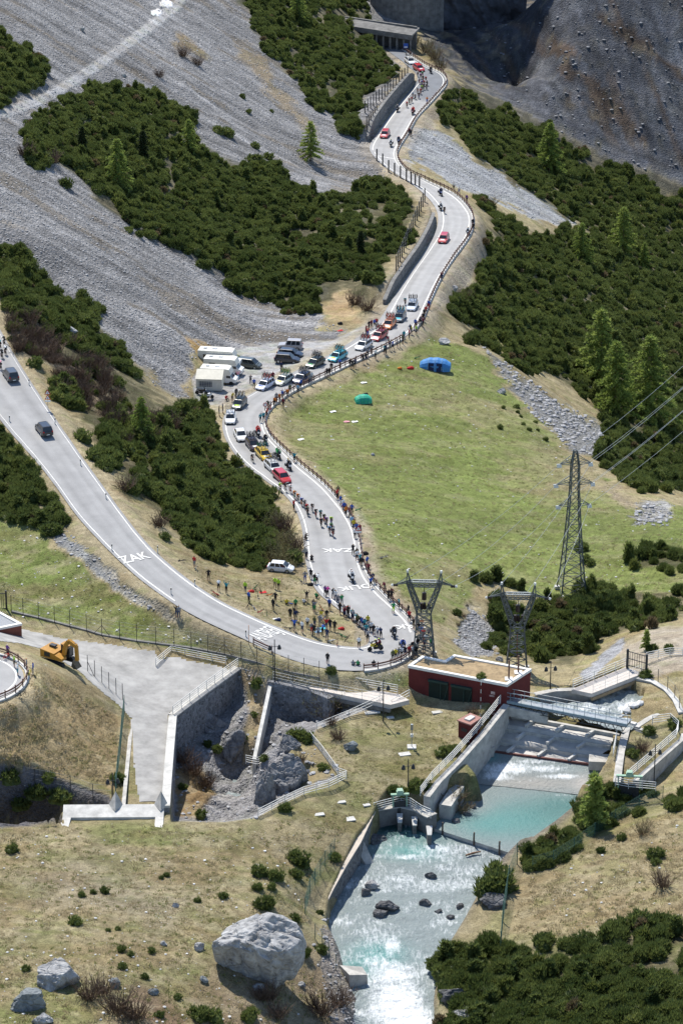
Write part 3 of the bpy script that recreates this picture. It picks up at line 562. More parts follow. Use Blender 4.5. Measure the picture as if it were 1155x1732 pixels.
def road_sheet(name, R, col=(.325, .32, .312), new=None, i0=0, i1=None):
    L, Rr = R.L[i0:i1], R.R[i0:i1]; n = 15; t = np.linspace(-.05, 1.05, n)
    Vv = L[:, None]*(1-t)[None, :, None]+Rr[:, None]*t[None, :, None]; Vv[..., 2] += .03*np.sin(np.clip(t, 0, 1)*math.pi)[None]
    k = np.arange(len(L))[:, None]; tt = t[None]
    w = 1+(vnoise(k*.05+0*tt, tt*9+0*k, 4)-.5)*.2+(vnoise(k*.012+0*tt, tt*2+0*k, 14)-.5)*.22-.1*np.exp(-((tt-.27)/.07)**2)-.09*np.exp(-((tt-.73)/.07)**2)-.05*np.exp(-((tt-.5)/.03)**2)
    w = w*np.where((tt < .01) | (tt > .99), .9, 1)
    cc = np.array(col)[None, None]*w[..., None]
    if new is not None:
        e = smooth((k-new)/4.0)[..., None]*np.ones_like(tt)[..., None]; cc = cc*(1-e)+np.array([.17, .178, .19])*e
    A = np.concatenate([cc, np.ones(cc.shape[:2]+(1,))], -1)
    # columns must run left to right for upward normals
    me = grid_mesh(name, Vv[:, ::1], None, ASPH, {'wear': A}); o = structure(link(name, me)); 
    if me.polygons[0].normal.z < 0: me.flip_normals()
    return o
secU = lambda s: int(np.argmax(roadU.sec >= s))
upper = road_sheet('mountain_road', roadU, new=secU(41)); lower = road_sheet('side_road', roadL)
def line(name, R, side, off, w=.17, i0=0, i1=None, par=None):
    A, Bp = (R.L, R.R) if side == 0 else (R.R, R.L); A, Bp = A[i0:i1], Bp[i0:i1]; d = (Bp-A); d /= np.linalg.norm(d, axis=1)[:, None]
    wob = (vnoise(np.arange(len(A))*.3, np.zeros(len(A)), 8)-.5)[:, None]*.03
    P = A+d*(off-w/2)+wob*d; Q = A+d*(off+w/2)+wob*d; P[:, 2] += .022; Q[:, 2] += .022
    me = grid_mesh(name, np.stack([P, Q], 1), None, LINE); o = link(name, me, par)
    if me.polygons[0].normal.z < 0: me.flip_normals()
    return o
line('edge_line', roadU, 1, .32, .2, i0=2, i1=secU(47), par=upper)
line('edge_line', roadU, 0, .3, .18, i0=4, i1=secU(16), par=upper); line('edge_line', roadU, 0, .3, .16, i0=secU(17), i1=secU(18), par=upper)
line('edge_line', roadU, 0, .75, .18, i0=secU(18), i1=secU(37), par=upper); line('edge_line', roadU, 0, .45, .18, i0=secU(37), i1=secU(43), par=upper)
line('edge_line', roadL, 0, .3, .2, i0=2, par=lower); line('edge_line', roadL, 1, .3, .2, i0=30, par=lower)
mb = MB(); p, t, i = onroad(roadU, 650, 266); a = roadU.L[i]; c = roadU.R[i]; mb.bar(a+(c-a)*.02+np.array([0,0,.033]), a+(c-a)*.95+np.array([0,0,.033]), .22, .004); mb.build('stop_line', LINE, parent=upper)
# lower left hairpin
ang = np.linspace(-1.9, 2.2, 60); rad = np.linspace(.3, HPR-.45, 18)
Vh = np.stack([HP.x+rad[:, None]*np.cos(ang)[None], HP.y+rad[:, None]*np.sin(ang)[None], np.full((18, 60), HP.z+.02)], -1)
cc = np.tile(np.array([.325, .32, .312, 1]), (18, 60, 1)); me = grid_mesh('hairpin_road', Vh, None, ASPH, {'wear': cc}); hp = structure(link('hairpin_road', me))
if me.polygons[0].normal.z < 0: me.flip_normals()
rl = np.array([HPR-1.35, HPR-1.15]); me = grid_mesh('edge_line', np.stack([HP.x+rl[:, None]*np.cos(ang)[None], HP.y+rl[:, None]*np.sin(ang)[None], np.full((2, 60), HP.z+.026)], -1), None, LINE); link('edge_line', me, hp)
if me.polygons[0].normal.z < 0: me.flip_normals()
# access road and forecourt: gravel sheet lying on the terrace
ACC = [(-60,1042),(30,1062),(100,1078),(200,1092),(262,1101),(268,1118),(300,1112),(395,1135),(286,1205),(281,1300),(277,1358),(236,1358),(228,1300),(222,1215),(200,1190),(150,1150),(128,1132),(70,1098),(37,1090),(-60,1080)]
ACC2 = [(385,1106),(470,1130),(560,1152),(690,1172),(655,1190),(560,1168),(450,1142),(405,1116)]
acc = mat('pale_gravel', (.315, .305, .285), .95, .3, .45, .5, bscale=12)
def patch(name, poly, dz, m, rag=6):
    k = inpoly(FPX_+(fx(nx))*rag, FPY_+fx(ny)*rag, poly); W = V3.copy(); W[..., 2] += dz
    return structure(link(name, grid_mesh(name, W, k, m)))
patch('access_road', ACC, .05, acc)
# ------------------------------------------------------------------ vegetation
PINE = foliage_mat('pine_needles', (.046, .072, .019), (.178, .212, .060), .44)
LARCH = foliage_mat('larch_needles', (.17, .235, .05), (.34, .40, .105), .48); PINE2 = foliage_mat('young_needles', (.09, .12, .025), (.2, .22, .06), .35); PINE3 = foliage_mat('dry_needles', (.13, .10, .05), (.22, .17, .09), .3)
SPRUCE = foliage_mat('spruce_needles', (.022, .036, .013), (.045, .062, .02), .15)
SALLOW = foliage_mat('willow_leaves', (.16, .16, .06), (.26, .24, .10), .3)
TWIG = foliage_mat('bare_twigs', (.10, .065, .045), (.19, .13, .09), .1)
BARK = mat('bark', (.13, .10, .08), .9, .3, 5, .4)
def blades(V, F, p, d, n, ln, w, spread, rg):
    d = Vector(d).normalized(); u = d.orthogonal().normalized(); v = d.cross(u)
    a0 = rg.random()*6.28
    for k in range(n):
        a = a0+6.283*k/n+rg.uniform(-.3, .3); s = spread*rg.uniform(.5, 1.15)
        e = (d+(u*math.cos(a)+v*math.sin(a))*s).normalized(); q = e.cross(d)
        if q.length < 1e-4: q = u
        q = q.normalized()*w; l = ln*rg.uniform(.75, 1.2); i = len(V)
        V += [p-q*.6, p+q*.6, p+e*l*.6+q, p+e*l, p+e*l*.6-q]; F.append((i, i+1, i+2, i+3, i+4))
def bush_mesh(name, seed, m, n=95, rx=1.15, rz=.95, nb=8, ln=.42, w=.05, core=True, up=.9, spread=.75):
    rg = random.Random(seed); V = []; F = []
    lobes = [(rg.uniform(-.45, .45)*rx, rg.uniform(-.45, .45)*rx, rg.uniform(.55, 1)) for _ in range(4)]+[(0, 0, .8)]
    for k in range(n):
        lx, ly, ls = lobes[k % 5]; u = rg.random(); th = rg.uniform(0, 6.283); zc = u**.8
        r = math.sqrt(max(0, 1-zc*zc)); rr = rx*.68*ls
        nrm = Vector((r*math.cos(th), r*math.sin(th), zc))
        p = Vector((lx, ly, 0))+Vector((nrm.x*rr, nrm.y*rr, nrm.z*rz*ls*1.0+.02))*rg.uniform(.78, 1.0)
        blades(V, F, p, nrm*.55+Vector((0, 0, up)), nb, ln*rg.uniform(.75, 1.25), w, spread, rg)
    me = bpy.data.meshes.new(name)
    if core:
        for lx, ly, ls in lobes:
            i = len(V); rr = rx*.62*ls; h = rz*ls*.82
            V.append(Vector((lx, ly, h)))
            for ring, (f, z) in enumerate(((.55, .85), (.9, .5), (1, .0))):
                for k in range(7): a = 6.283*k/7+ring*.4; V.append(Vector((lx+rr*f*math.cos(a), ly+rr*f*math.sin(a), h*z-.1*(ring == 2))))
            for k in range(7):
                F.append((i, i+1+k, i+1+(k+1) % 7))
                for ring in range(2): a = i+1+ring*7; F.append((a+k, a+7+k, a+7+(k+1) % 7, a+(k+1) % 7))
    me.from_pydata(V, [], F); me.materials.append(m); me.update(); return me
def twig_mesh(name, seed, m, n=70, h=1.0, w=.012, leaf=0, lm=None, rx=.8):
    rg = random.Random(seed); mb = MB()
    for k in range(n):
        a = rg.uniform(0, 6.283); r0 = rg.random()*rx*.5; p = Vector((r0*math.cos(a), r0*math.sin(a), 0)); q = p.copy(); ps = [p]
        d = Vector((math.cos(a)*.6, math.sin(a)*.6, 1)); l = h*rg.uniform(.5, 1.1)/3
        for s in range(3):
            d = (d+Vector((rg.uniform(-.4, .4), rg.uniform(-.4, .4), rg.uniform(-.1, .3)))).normalized(); q = q+d*l; ps.append(q.copy())
        mb.tube(ps, [w*1.5, w*1.2, w, w*.6], 3, 0, False)
        for s in (1, 2, 3):
            for t in range(2):
                e = (d+Vector((rg.uniform(-.9, .9), rg.uniform(-.9, .9), rg.uniform(-.2, .6)))).normalized()
                mb.tube([ps[s], ps[s]+e*l*rg.uniform(.5, 1.1)], [w*.8, w*.4], 3, 0, False)
                if leaf:
                    for _ in range(leaf):
                        c = ps[s]+e*l*rg.random(); u = Vector((rg.uniform(-1, 1), rg.uniform(-1, 1), rg.uniform(-1, 1))).normalized()*.06; v = u.orthogonal().normalized()*.035
                        mb.add([c-u, c+v, c+u, c-v], [(0, 1, 2, 3)], 1)
    return mb.mesh(name, m, lm or m)
def conifer(name, seed, h, r, lm, nb=60, droop=.25, lean=0.0, bl=.45, bw=.06, thin=.12, nbl=6, steps=9):
    rg = random.Random(seed); V = []; F = []; T = MB()
    T.tube([(0, 0, -.3), (lean*h*.02, 0, h*.3), (lean*h*.05, 0, h*.65), (0, 0, h*.98)], [h*.018+.03, h*.014+.02, h*.008+.015, .012], 7)
    for k in range(nb):
        t = thin+(1-thin)*(k+rg.random()*.8)/nb; z = h*t; a = k*2.399+rg.uniform(-.4, .4)
        L = r*(1-t)**.8*rg.uniform(.6, 1.15)+.12
        if rg.random() < .08: L *= .4
        p = Vector((0, 0, z)); d = Vector((math.cos(a), math.sin(a), .25)); q = p.copy(); pts = [p]
        n = max(2, int(steps*L/r)+1)
        for s in range(n):
            d = (d+Vector((rg.uniform(-.15, .15), rg.uniform(-.15, .15), -droop*(1-s/n)+.12*s/n))).normalized(); q = q+d*(L/n); pts.append(q.copy())
        T.tube(pts, [.035*(1-i/len(pts))+.008 for i in range(len(pts))], 3, 0, False)
        for i in range(1, len(pts)):
            for _ in range(3): blades(V, F, pts[i]+Vector((rg.uniform(-.12, .12), rg.uniform(-.12, .12), rg.uniform(-.06, .1))), (d*.5+Vector((rg.uniform(-.6, .6), rg.uniform(-.6, .6), .35))), nbl, bl, bw, .9, rg)
    cm = bpy.data.meshes.new(name+'_crown'); cm.from_pydata(V, [], F); cm.materials.append(lm); cm.update()
    return T.mesh(name+'_trunk', BARK, shade=True), cm
BUSH = [bush_mesh('pine_bush_%d' % i, 100+i, PINE, n=150+i*8, rx=1.05+.12*i, rz=.95-.08*(i % 3), w=.032, ln=.44, nb=7, up=1.5, spread=.55) for i in range(5)]
BUSH += [bush_mesh('light_bush', 130, PINE2, n=80, rx=1.0, rz=1.0, ln=.46), bush_mesh('dry_bush', 131, PINE3, n=70, rx=.9, rz=.8, ln=.4, core=False), bush_mesh('tall_bush', 132, PINE, n=90, rx=.75, rz=1.7, ln=.46)]
SHRUB = [bush_mesh('pine_shrub_%d' % i, 200+i, PINE, n=60, rx=.95, rz=.75, ln=.4, w=.036, nb=9, up=1.4, spread=.6) for i in range(4)]
TWIGM = [twig_mesh('twig_%d' % i, 300+i, TWIG) for i in range(3)]
WILLOW = [twig_mesh('willow_%d' % i, 330+i, TWIG, n=60, h=2.2, w=.018, leaf=3, lm=SALLOW, rx=1.4) for i in range(2)]
YOUNG = [twig_mesh('sallow_%d' % i, 350+i, TWIG, n=50, h=1.2, w=.012, leaf=3, lm=SALLOW, rx=.9) for i in range(2)]
# thickets: one mass each, copies of a bush scattered by geometry nodes
def gn_scatter(name, pts, protos, label, cat, mats_first=None):
    """pts: (x,y,z,scale,rot,variant,squash)"""
    P = np.array(pts, np.float32); me = bpy.data.meshes.new(name); me.vertices.add(len(P)); me.vertices.foreach_set('co', P[:, :3].ravel())
    a = me.attributes.new('sc', 'FLOAT_VECTOR', 'POINT'); a.data.foreach_set('vector', np.stack([P[:, 3], P[:, 3], P[:, 3]*P[:, 6]], 1).astype(np.float32).ravel())
    a = me.attributes.new('rt', 'FLOAT_VECTOR', 'POINT'); a.data.foreach_set('vector', np.stack([P[:, 4]*0, P[:, 4]*0, P[:, 4]], 1).astype(np.float32).ravel())
    a = me.attributes.new('vi', 'INT', 'POINT'); a.data.foreach_set('value', P[:, 5].astype(np.int32))
    o = link(name, me); ng = bpy.data.node_groups.new(name, 'GeometryNodeTree')
    ng.interface.new_socket('Geometry', in_out='INPUT', socket_type='NodeSocketGeometry'); ng.interface.new_socket('Geometry', in_out='OUTPUT', socket_type='NodeSocketGeometry')
    n = ng.nodes; gi = n.new('NodeGroupInput'); go = n.new('NodeGroupOutput'); ip = n.new('GeometryNodeInstanceOnPoints')
    jn = n.new('GeometryNodeJoinGeometry')
    for pm in reversed(protos):
        po = bpy.data.objects.get('proto_'+pm.name) or bpy.data.objects.new('proto_'+pm.name, pm)
        oi = n.new('GeometryNodeObjectInfo'); oi.inputs[0].default_value = po; oi.inputs['As Instance'].default_value = True; ng.links.new(oi.outputs['Geometry'], jn.inputs[0])
    ng.links.new(gi.outputs[0], ip.inputs['Points']); ng.links.new(jn.outputs[0], ip.inputs['Instance']); ip.inputs['Pick Instance'].default_value = True
    for nm, sock, ty in (('vi', 'Instance Index', 'INT'), ('rt', 'Rotation', 'FLOAT_VECTOR'), ('sc', 'Scale', 'FLOAT_VECTOR')):
        na = n.new('GeometryNodeInputNamedAttribute'); na.data_type = ty; na.inputs[0].default_value = nm
        out = [s for s in na.outputs if s.enabled][0]; ng.links.new(out, ip.inputs[sock])
    ng.links.new(ip.outputs[0], go.inputs[0])
    md = o.modifiers.new('scatter', 'NODES'); md.node_group = ng
    tag(o, label, cat, kind='stuff'); return o
def scatter_px(poly, spacing, s0, s1, nv, excl=(), seed=1, drop=0.0, sq=(.7, 1.5), sink=.1, dens=None):
    rg = random.Random(seed); xs = [p[0] for p in poly]; ys = [p[1] for p in poly]; out = []
    y = min(ys)
    while y < max(ys):
        sp = spacing*(.62+.38*y/1000.); x = min(xs)+rg.random()*sp
        while x < max(xs):
            jx = x+rg.uniform(-.5, .5)*sp; jy = y+rg.uniform(-.5, .5)*sp*.8
            if -90 < jx < 1245 and -90 < jy < 1820:
                a = np.array([jx]); b_ = np.array([jy])
                wa = np.array([jx+(float(vnoise(jx/37., jy/29., 5))-.5)*56]); wb = np.array([jy+(float(vnoise(jx/33., jy/31., 6))-.5)*40])
                if inpoly(wa, wb, poly)[0] and not (nv == 5 and float(vnoise(jx/48., jy/30., 9)) < .13 and rg.random() < .75) and not any(inpoly(a, b_, e)[0] for e in excl) and rg.random() > drop and (dens is None or rg.random() < dens(jx, jy)):
                    p = G(jx, jy)
                    if float(roadU.nearest(np.array([p.x]), np.array([p.y]))[0][0])-3.4 > 1.3 and float(roadL.nearest(np.array([p.x]), np.array([p.y]))[0][0])-3.4 > 1.0:
                        out.append((p.x, p.y, p.z-sink, rg.uniform(s0, s1), rg.uniform(0, 6.28), (rg.randrange(nv) if rg.random() > .2 or nv < 5 else rg.choice((5, 5, 6, 7, 7, 7))), rg.uniform(*sq)))
            x += sp
        y += sp*.62
    return out
hole = lambda *c: (lambda x, y: 0.0 if any(((x-a)/rx)**2+((y-b)/ry)**2 < 1 for a, b, rx, ry in c) else 1.0)
TH_ = [('pine_thicket', B1, 12, .6, 1.15, ([(540,478),(600,470),(645,490),(648,548),(540,552)],), 'dark green dwarf pine thicket between the two grey scree slopes', hole((640,300,14,10),(300,235,20,14),(560,310,14,10))),
 ('pine_thicket', B2, 12, .6, 1.15, (), 'dwarf pine thicket beside the tunnel gallery at the top', hole((560,150,12,14),(500,90,14,8),(600,60,10,8))),
 ('pine_thicket', B3, 13, .65, 1.2, (), 'small dark pine thicket under the path at top left', None),
 ('pine_thicket', [(-100,430),(0,425),(40,440),(100,490),(140,525),(195,565),(240,640),(200,640),(140,590),(60,560),(0,500),(-100,500)], 13, .65, 1.15, (), 'pine thicket at the foot of the left scree slope', None),
 ('pine_thicket', [(90,640),(130,660),(180,690),(240,700),(285,682),(350,692),(385,725),(410,765),(440,800),(478,838),(488,880),(468,930),(420,962),(350,950),(290,900),(240,850),(190,790),(140,720)], 13, .75, 1.35, (), 'dense dark pine thicket between the two arms of the hairpin road', hole((215,800,16,26),(250,790,10,30),(160,690,20,20))),
 ('pine_thicket', B5, 14, .65, 1.15, (), 'pine thicket below the side road at the left edge', None),
 ('pine_thicket', B6, 12, .65, 1.25, (Z_TONGUE,), 'dark pine forest covering the right hillside below the rocky slope', hole((855,660,30,20),(1080,725,25,8))),
 ('pine_thicket', B7, 15, .75, 1.3, (), 'pine thicket behind the red flat roofed building', None),
 ('pine_thicket', B8, 15, .7, 1.2, (), 'pine clump on the meadow at the right edge', None),
 ('pine_thicket', B9, 16, .8, 1.35, (), 'large pine thicket in the bottom right corner by the river', hole((930,1620,40,10),(1040,1600,50,10),(1120,1640,40,14),(870,1700,30,10))),
 ('pine_thicket', B10, 15, .7, 1.1, (), 'pine thicket along the far bank of the turquoise pool', hole((1060,1365,60,10)))]
TH_ += [('pine_thicket', [(0,540),(60,560),(120,600),(180,640),(250,690),(280,720),(240,760),(170,720),(110,660),(50,600),(0,570)], 27, .6, 1.1, (), 'loose pine scrub among brown twigs above the side road', lambda x, y: .75)]
for i, (nm, poly, sp, s0, s1, ex, lab, dn) in enumerate(TH_):
    gn_scatter(nm, scatter_px(poly, sp, s0, s1, 5, ex, 11+i, dens=dn), BUSH, lab, 'thicket')

# grass tufts: uncountable
DRYG = foliage_mat('dry_tuft', (.30, .25, .14), (.50, .42, .26), .5); GRNG = foliage_mat('green_tuft', (.17, .19, .06), (.30, .31, .12), .5)
def tuft_mesh(name, seed, m, n=11, h=.14):
    rg = random.Random(seed); V = []; F = []
    for k in range(n):
        a = rg.uniform(0, 6.28); p = Vector((rg.uniform(-.2, .2), rg.uniform(-.2, .2), -.02)); d = Vector((math.cos(a)*.6, math.sin(a)*.6, 1)).normalized()*h*rg.uniform(.6, 1.3); q = Vector((-math.sin(a), math.cos(a), 0))*.03; i = len(V); V += [p-q, p+q, p+d*.6+q*.8, p+d+Vector((math.cos(a), math.sin(a), -.3))*h*.2, p+d*.6-q*.8]; F.append((i, i+1, i+2, i+3, i+4))
    me = bpy.data.meshes.new(name); me.from_pydata(V, [], F); me.materials.append(m); me.update(); return me
TUFT = [tuft_mesh('tuft_%d' % i, 700+i, DRYG if i < 3 else GRNG) for i in range(5)]
def tufts(poly, n, label, seed, s0=.7, s1=1.6, excl=(), green=.35):
    rg = np.random.default_rng(seed); P = np.array(poly); x = rg.uniform(max(P[:, 0].min(), -60), min(P[:, 0].max(), 1215), n*3); y = rg.uniform(P[:, 1].min(), min(P[:, 1].max(), 1790), n*3)
    k = inpoly(x, y, poly) & (vnoise(x/34, y/20, 3)+.5*vnoise(x/9, y/6, 4) > .5)
    for e in excl: k &= ~inpoly(x, y, e)
    x, y = x[k][:n], y[k][:n]; out = []
    for a, b_ in zip(x, y):
        p = G(a, b_); out.append((p.x, p.y, p.z, rg.uniform(s0, s1), rg.random()*6.28, (3+rg.integers(2)) if rg.random() < green else rg.integers(3), rg.uniform(.6, 1.2)))
    Q = np.array(out); nr = np.minimum(np.minimum(roadU.nearest(Q[:, 0], Q[:, 1])[0], roadL.nearest(Q[:, 0], Q[:, 1])[0])-3.6, np.hypot(Q[:, 0]-HP.x, Q[:, 1]-HP.y)-HPR-.6); gn_scatter('grass_tufts', Q[nr > 0], TUFT, label, 'grass')
tufts([(-60,1420),(100,1400),(290,1395),(440,1392),(600,1370),(520,1520),(520,1600),(560,1700),(560,1790),(-60,1790)], 5200, 'tufts of dry grass over the foreground meadow', 1)
tufts([(900,1480),(1000,1425),(1155,1365),(1215,1365),(1215,1560),(1090,1560),(1000,1590),(860,1590)], 1700, 'tufts of dry grass on the right river bank', 2, green=.15)
tufts([(560,1240),(640,1205),(830,1200),(720,1330),(640,1360),(560,1370),(590,1320),(540,1260)], 1100, 'grass tufts on the lawn beside the ravine', 3, .5, 1.0, green=.5)
tufts([(60,1125),(195,1210),(205,1330),(110,1310),(0,1290),(0,1190),(50,1180)], 1500, 'dry grass tufts on the brown hillside at left', 4, green=.1)
tufts(Z_SPUR, 5200, 'grass tufts over the spur meadow', 5, .6, 1.2, green=.55)
tufts(Z_LMEAD, 1500, 'grass tufts in the left meadow', 6, .6, 1.2, green=.6)
tufts([(420,990),(500,960),(540,1005),(620,1070),(600,1090),(520,1075),(400,1025),(330,985),(300,930)], 1100, 'grass tufts inside the hairpin', 7, .5, 1.0, green=.35)
# ------------------------------------------------------------------ loose stones (scree, banks, turf): uncountable
def stone_mesh(name, seed, m):
    rg = random.Random(seed); bm = bmesh.new(); bmesh.ops.create_icosphere(bm, subdivisions=1, radius=.5)
    for v in bm.verts: v.co *= rg.uniform(.7, 1.15); v.co.z *= .65; v.co.x *= 1.2
    me = bpy.data.meshes.new(name); bm.to_mesh(me); bm.free(); me.materials.append(m); return me
SROCK = foliage_mat('loose_stone', (.10, .10, .105), (.36, .358, .36), 0.0); PROCK = foliage_mat('pale_stone', (.36, .35, .33), (.62, .61, .58), 0.0); DROCK = foliage_mat('dark_stone', (.08, .082, .09), (.22, .225, .235), 0.0)
STN = [stone_mesh('stone_%d' % i, 500+i, SROCK) for i in range(4)]; PSTN = [stone_mesh('pale_stone_%d' % i, 510+i, PROCK) for i in range(3)]; DSTN = [stone_mesh('dark_stone_%d' % i, 520+i, DROCK) for i in range(3)]
def stones(name, poly, n, s0, s1, protos, label, excl=(), seed=1, pw=3.0):
    rg = np.random.default_rng(seed); P = np.array(poly); x = rg.uniform(max(P[:, 0].min(), -80), min(P[:, 0].max(), 1235), n*3); y = rg.uniform(max(P[:, 1].min(), -60), min(P[:, 1].max(), 1800), n*3)
    k = inpoly(x, y, poly)
    for e in excl: k &= ~inpoly(x, y, e)
    x, y = x[k][:n], y[k][:n]; out = []
    for a, b_ in zip(x, y):
        p = G(a, b_); sc = s0+(s1-s0)*rg.random()**pw; out.append((p.x, p.y, p.z+sc*.1, sc, rg.random()*6.28, rg.integers(len(protos)), rg.uniform(.7, 1.2)))
    Q = np.array(out); d = np.minimum(roadU.nearest(Q[:, 0], Q[:, 1])[0]-roadU.hw[roadU.nearest(Q[:, 0], Q[:, 1])[1]], roadL.nearest(Q[:, 0], Q[:, 1])[0]-3.3); Q = Q[d > .9]
    return gn_scatter(name, Q, protos, label, 'stones')
stones('scree_stones', Z_SCREE, 15000, .1, .42, STN, 'grey scree stones covering the left mountainside', (B1, B2, B3, PARK), 3, 2.6)
stones('scree_stones', Z_TONGUE, 900, .12, .5, STN, 'grey stones of the scree tongue right of the road', (), 4)
stones('scree_stones', Z_RIDGE, 1500, .12, .9, STN, 'broken rocks along the ridge right of the meadow', (), 5)
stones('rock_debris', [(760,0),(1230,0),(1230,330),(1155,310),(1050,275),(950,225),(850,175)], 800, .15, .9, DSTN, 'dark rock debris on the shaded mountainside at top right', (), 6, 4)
stones('meadow_stones', Z_SPUR, 480, .1, .36, PSTN, 'small pale stones strewn over the spur meadow', (), 7, 3)
stones('meadow_stones', Z_LMEAD, 300, .1, .4, PSTN, 'small pale stones in the left meadow', (), 8)
stones('meadow_stones', [(0,1400),(500,1400),(560,1440),(500,1560),(560,1690),(540,1732),(0,1732)], 520, .08, .4, PSTN, 'small pale stones in the foreground meadow', (), 9, 4)
stones('meadow_stones', [(900,1490),(1155,1380),(1155,1560),(930,1580)], 90, .08, .35, PSTN, 'small pale stones on the dry right bank', (), 10)
stones('roadside_stones', [(60,870),(110,895),(200,968),(290,1035),(330,1062),(280,1050),(190,990),(110,930),(50,885)], 500, .12, .6, STN, 'grey stones along the lower edge of the side road', (), 12)
stones('bank_stones', [(795,1025),(835,1050),(845,1110),(800,1112),(765,1085)], 350, .12, .5, STN, 'grey stones in the gully beside the pylons', (), 13)
stones('ravine_stones', [p[:2] for p in GULLY], 500, .1, .7, STN, 'loose stones in the ravine', (), 14)
stones('bank_stones', [(545,1545),(600,1590),(585,1640),(640,1732),(560,1732),(530,1600)], 260, .12, .6, STN, 'stones on the left river bank', (), 15)
stones('rock_debris', [(1075,850),(1140,855),(1130,890),(1070,890)], 160, .15, .9, STN, 'pale rocks at the foot of the spur near the right edge', (), 16)
stones('rock_debris', [(985,1170),(1040,1150),(1090,1185),(1050,1215),(1000,1200)], 160, .3, 1.3, PSTN, 'pale boulders in the stream below the right bridge', (), 17)

gn_scatter('twig_scrub', scatter_px([(0,530),(70,550),(140,600),(200,640),(270,690),(290,730),(230,770),(170,730),(110,670),(50,610),(0,580)], 22, 1.2, 2.0, 3, (), 91, dens=lambda x, y: .7), TWIGM, 'brown bare scrub between the side road and the scree', 'scrub')
gn_scatter('twig_scrub', scatter_px([(480,870),(512,900),(516,950),(480,960),(440,965),(465,930)], 15, .8, 1.4, 2, (), 92), YOUNG, 'yellowish scrub at the inner verge of the bend', 'scrub')
gn_scatter('dry_grass', scatter_px([(745,1040),(790,1030),(800,1080),(770,1100),(740,1090)], 18, .3, .6, 3, (), 93, dens=lambda x, y: .6), TWIGM, 'dry tufts beside the hairpin pylon', 'grass')
# ------------------------------------------------------------------ built structures
CONC = mat('concrete', (.42, .40, .36), .9, .3, 1.2, .35); CONCW = mat('pale_concrete', (.50, .485, .445), .9, .28, .9, .3); CONCD = mat('old_concrete', (.17, .165, .155), .9, .4, .8, .4)
def stone_mat(name, col, mort, sc):
    m = bpy.data.materials.new(name); m.use_nodes = True; nt = m.node_tree; b = nt.nodes['Principled BSDF']; b.inputs['Roughness'].default_value = .92; b.inputs['Specular IOR Level'].default_value = .15
    tc = nt.nodes.new('ShaderNodeTexCoord'); v = nt.nodes.new('ShaderNodeTexVoronoi'); v.feature = 'DISTANCE_TO_EDGE'; v.inputs['Scale'].default_value = sc; v2 = nt.nodes.new('ShaderNodeTexVoronoi'); v2.inputs['Scale'].default_value = sc
    for q in (v, v2): nt.links.new(tc.outputs['Object'], q.inputs['Vector'])
    r = nt.nodes.new('ShaderNodeMapRange'); r.inputs[1].default_value = .02; r.inputs[2].default_value = .09; nt.links.new(v.outputs['Distance'], r.inputs[0])
    sp = nt.nodes.new('ShaderNodeSeparateColor'); nt.links.new(v2.outputs['Color'], sp.inputs[0]); r2 = nt.nodes.new('ShaderNodeMapRange'); r2.inputs[3].default_value = .55; r2.inputs[4].default_value = 1.5; nt.links.new(sp.outputs[0], r2.inputs[0])
    mu = nt.nodes.new('ShaderNodeMix'); mu.data_type = 'RGBA'; mu.blend_type = 'MULTIPLY'; mu.inputs[0].default_value = 1; mu.inputs[6].default_value = (*col, 1); nt.links.new(r2.outputs[0], mu.inputs[7])
    mx = nt.nodes.new('ShaderNodeMix'); mx.data_type = 'RGBA'; nt.links.new(r.outputs[0], mx.inputs[0]); mx.inputs[6].default_value = (*mort, 1); nt.links.new(mu.outputs[2], mx.inputs[7]); nt.links.new(mx.outputs[2], b.inputs['Base Color'])
    bp = nt.nodes.new('ShaderNodeBump'); bp.inputs['Distance'].default_value = .12; bp.inputs['Strength'].default_value = .8; nt.links.new(r.outputs[0], bp.inputs['Height']); nt.links.new(bp.outputs[0], b.inputs['Normal']); MATS[name] = m; return m
STONE = stone_mat('stone_masonry', (.16, .157, .155), (.27, .265, .25), 2.6); STONED = stone_mat('dark_stone_masonry', (.19, .19, .195), (.3, .3, .3), 2.8)
WHITE = mat('white_paint', (.60, .59, .55), .6, .2, 2); STEEL = mat('galvanised_steel', (.30, .32, .33), .45, .2, 4, metal=.6); RUSTY = mat('rust_brown_steel', (.13, .07, .055), .7, .35, 3)
DARKM = mat('dark_metal', (.035, .037, .04), .5, .3, 4); GREENM = mat('green_mesh', (.03, .10, .08), .6, .3, 4); WOOD = mat('weathered_wood', (.12, .09, .07), .85, .3, 6)
def pts(P, z=None): return [U(p[0], p[1], p[2] if len(p) > 2 else z) for p in P]
def offset(P, d):
    """shift an xy polyline sideways (positive = to the left of its direction)"""
    out = []
    for i, p in enumerate(P):
        a = P[max(i-1, 0)]; b = P[min(i+1, len(P)-1)]; t = Vector((b.x-a.x, b.y-a.y, 0)).normalized(); n = Vector((-t.y, t.x, 0)); out.append(p+n*d)
    return out
def wall_mesh(P, th, depth, extra=0.0):
    """wall whose face follows P (top edge), thickness th to the left, going down by depth"""
    Q = offset(P, th); n = len(P); mb = MB(); dp = depth if hasattr(depth, '__len__') else [depth]*n
    for i in range(n-1):
        a, b_, c, d = P[i], P[i+1], Q[i+1], Q[i]
        mb.prism([(a.x, a.y), (b_.x, b_.y), (c.x, c.y), (d.x, d.y)], [a.z-dp[i], b_.z-dp[i+1], c.z-dp[i+1], d.z-dp[i]], [a.z+extra, b_.z+extra, c.z+extra, d.z+extra])
    return mb
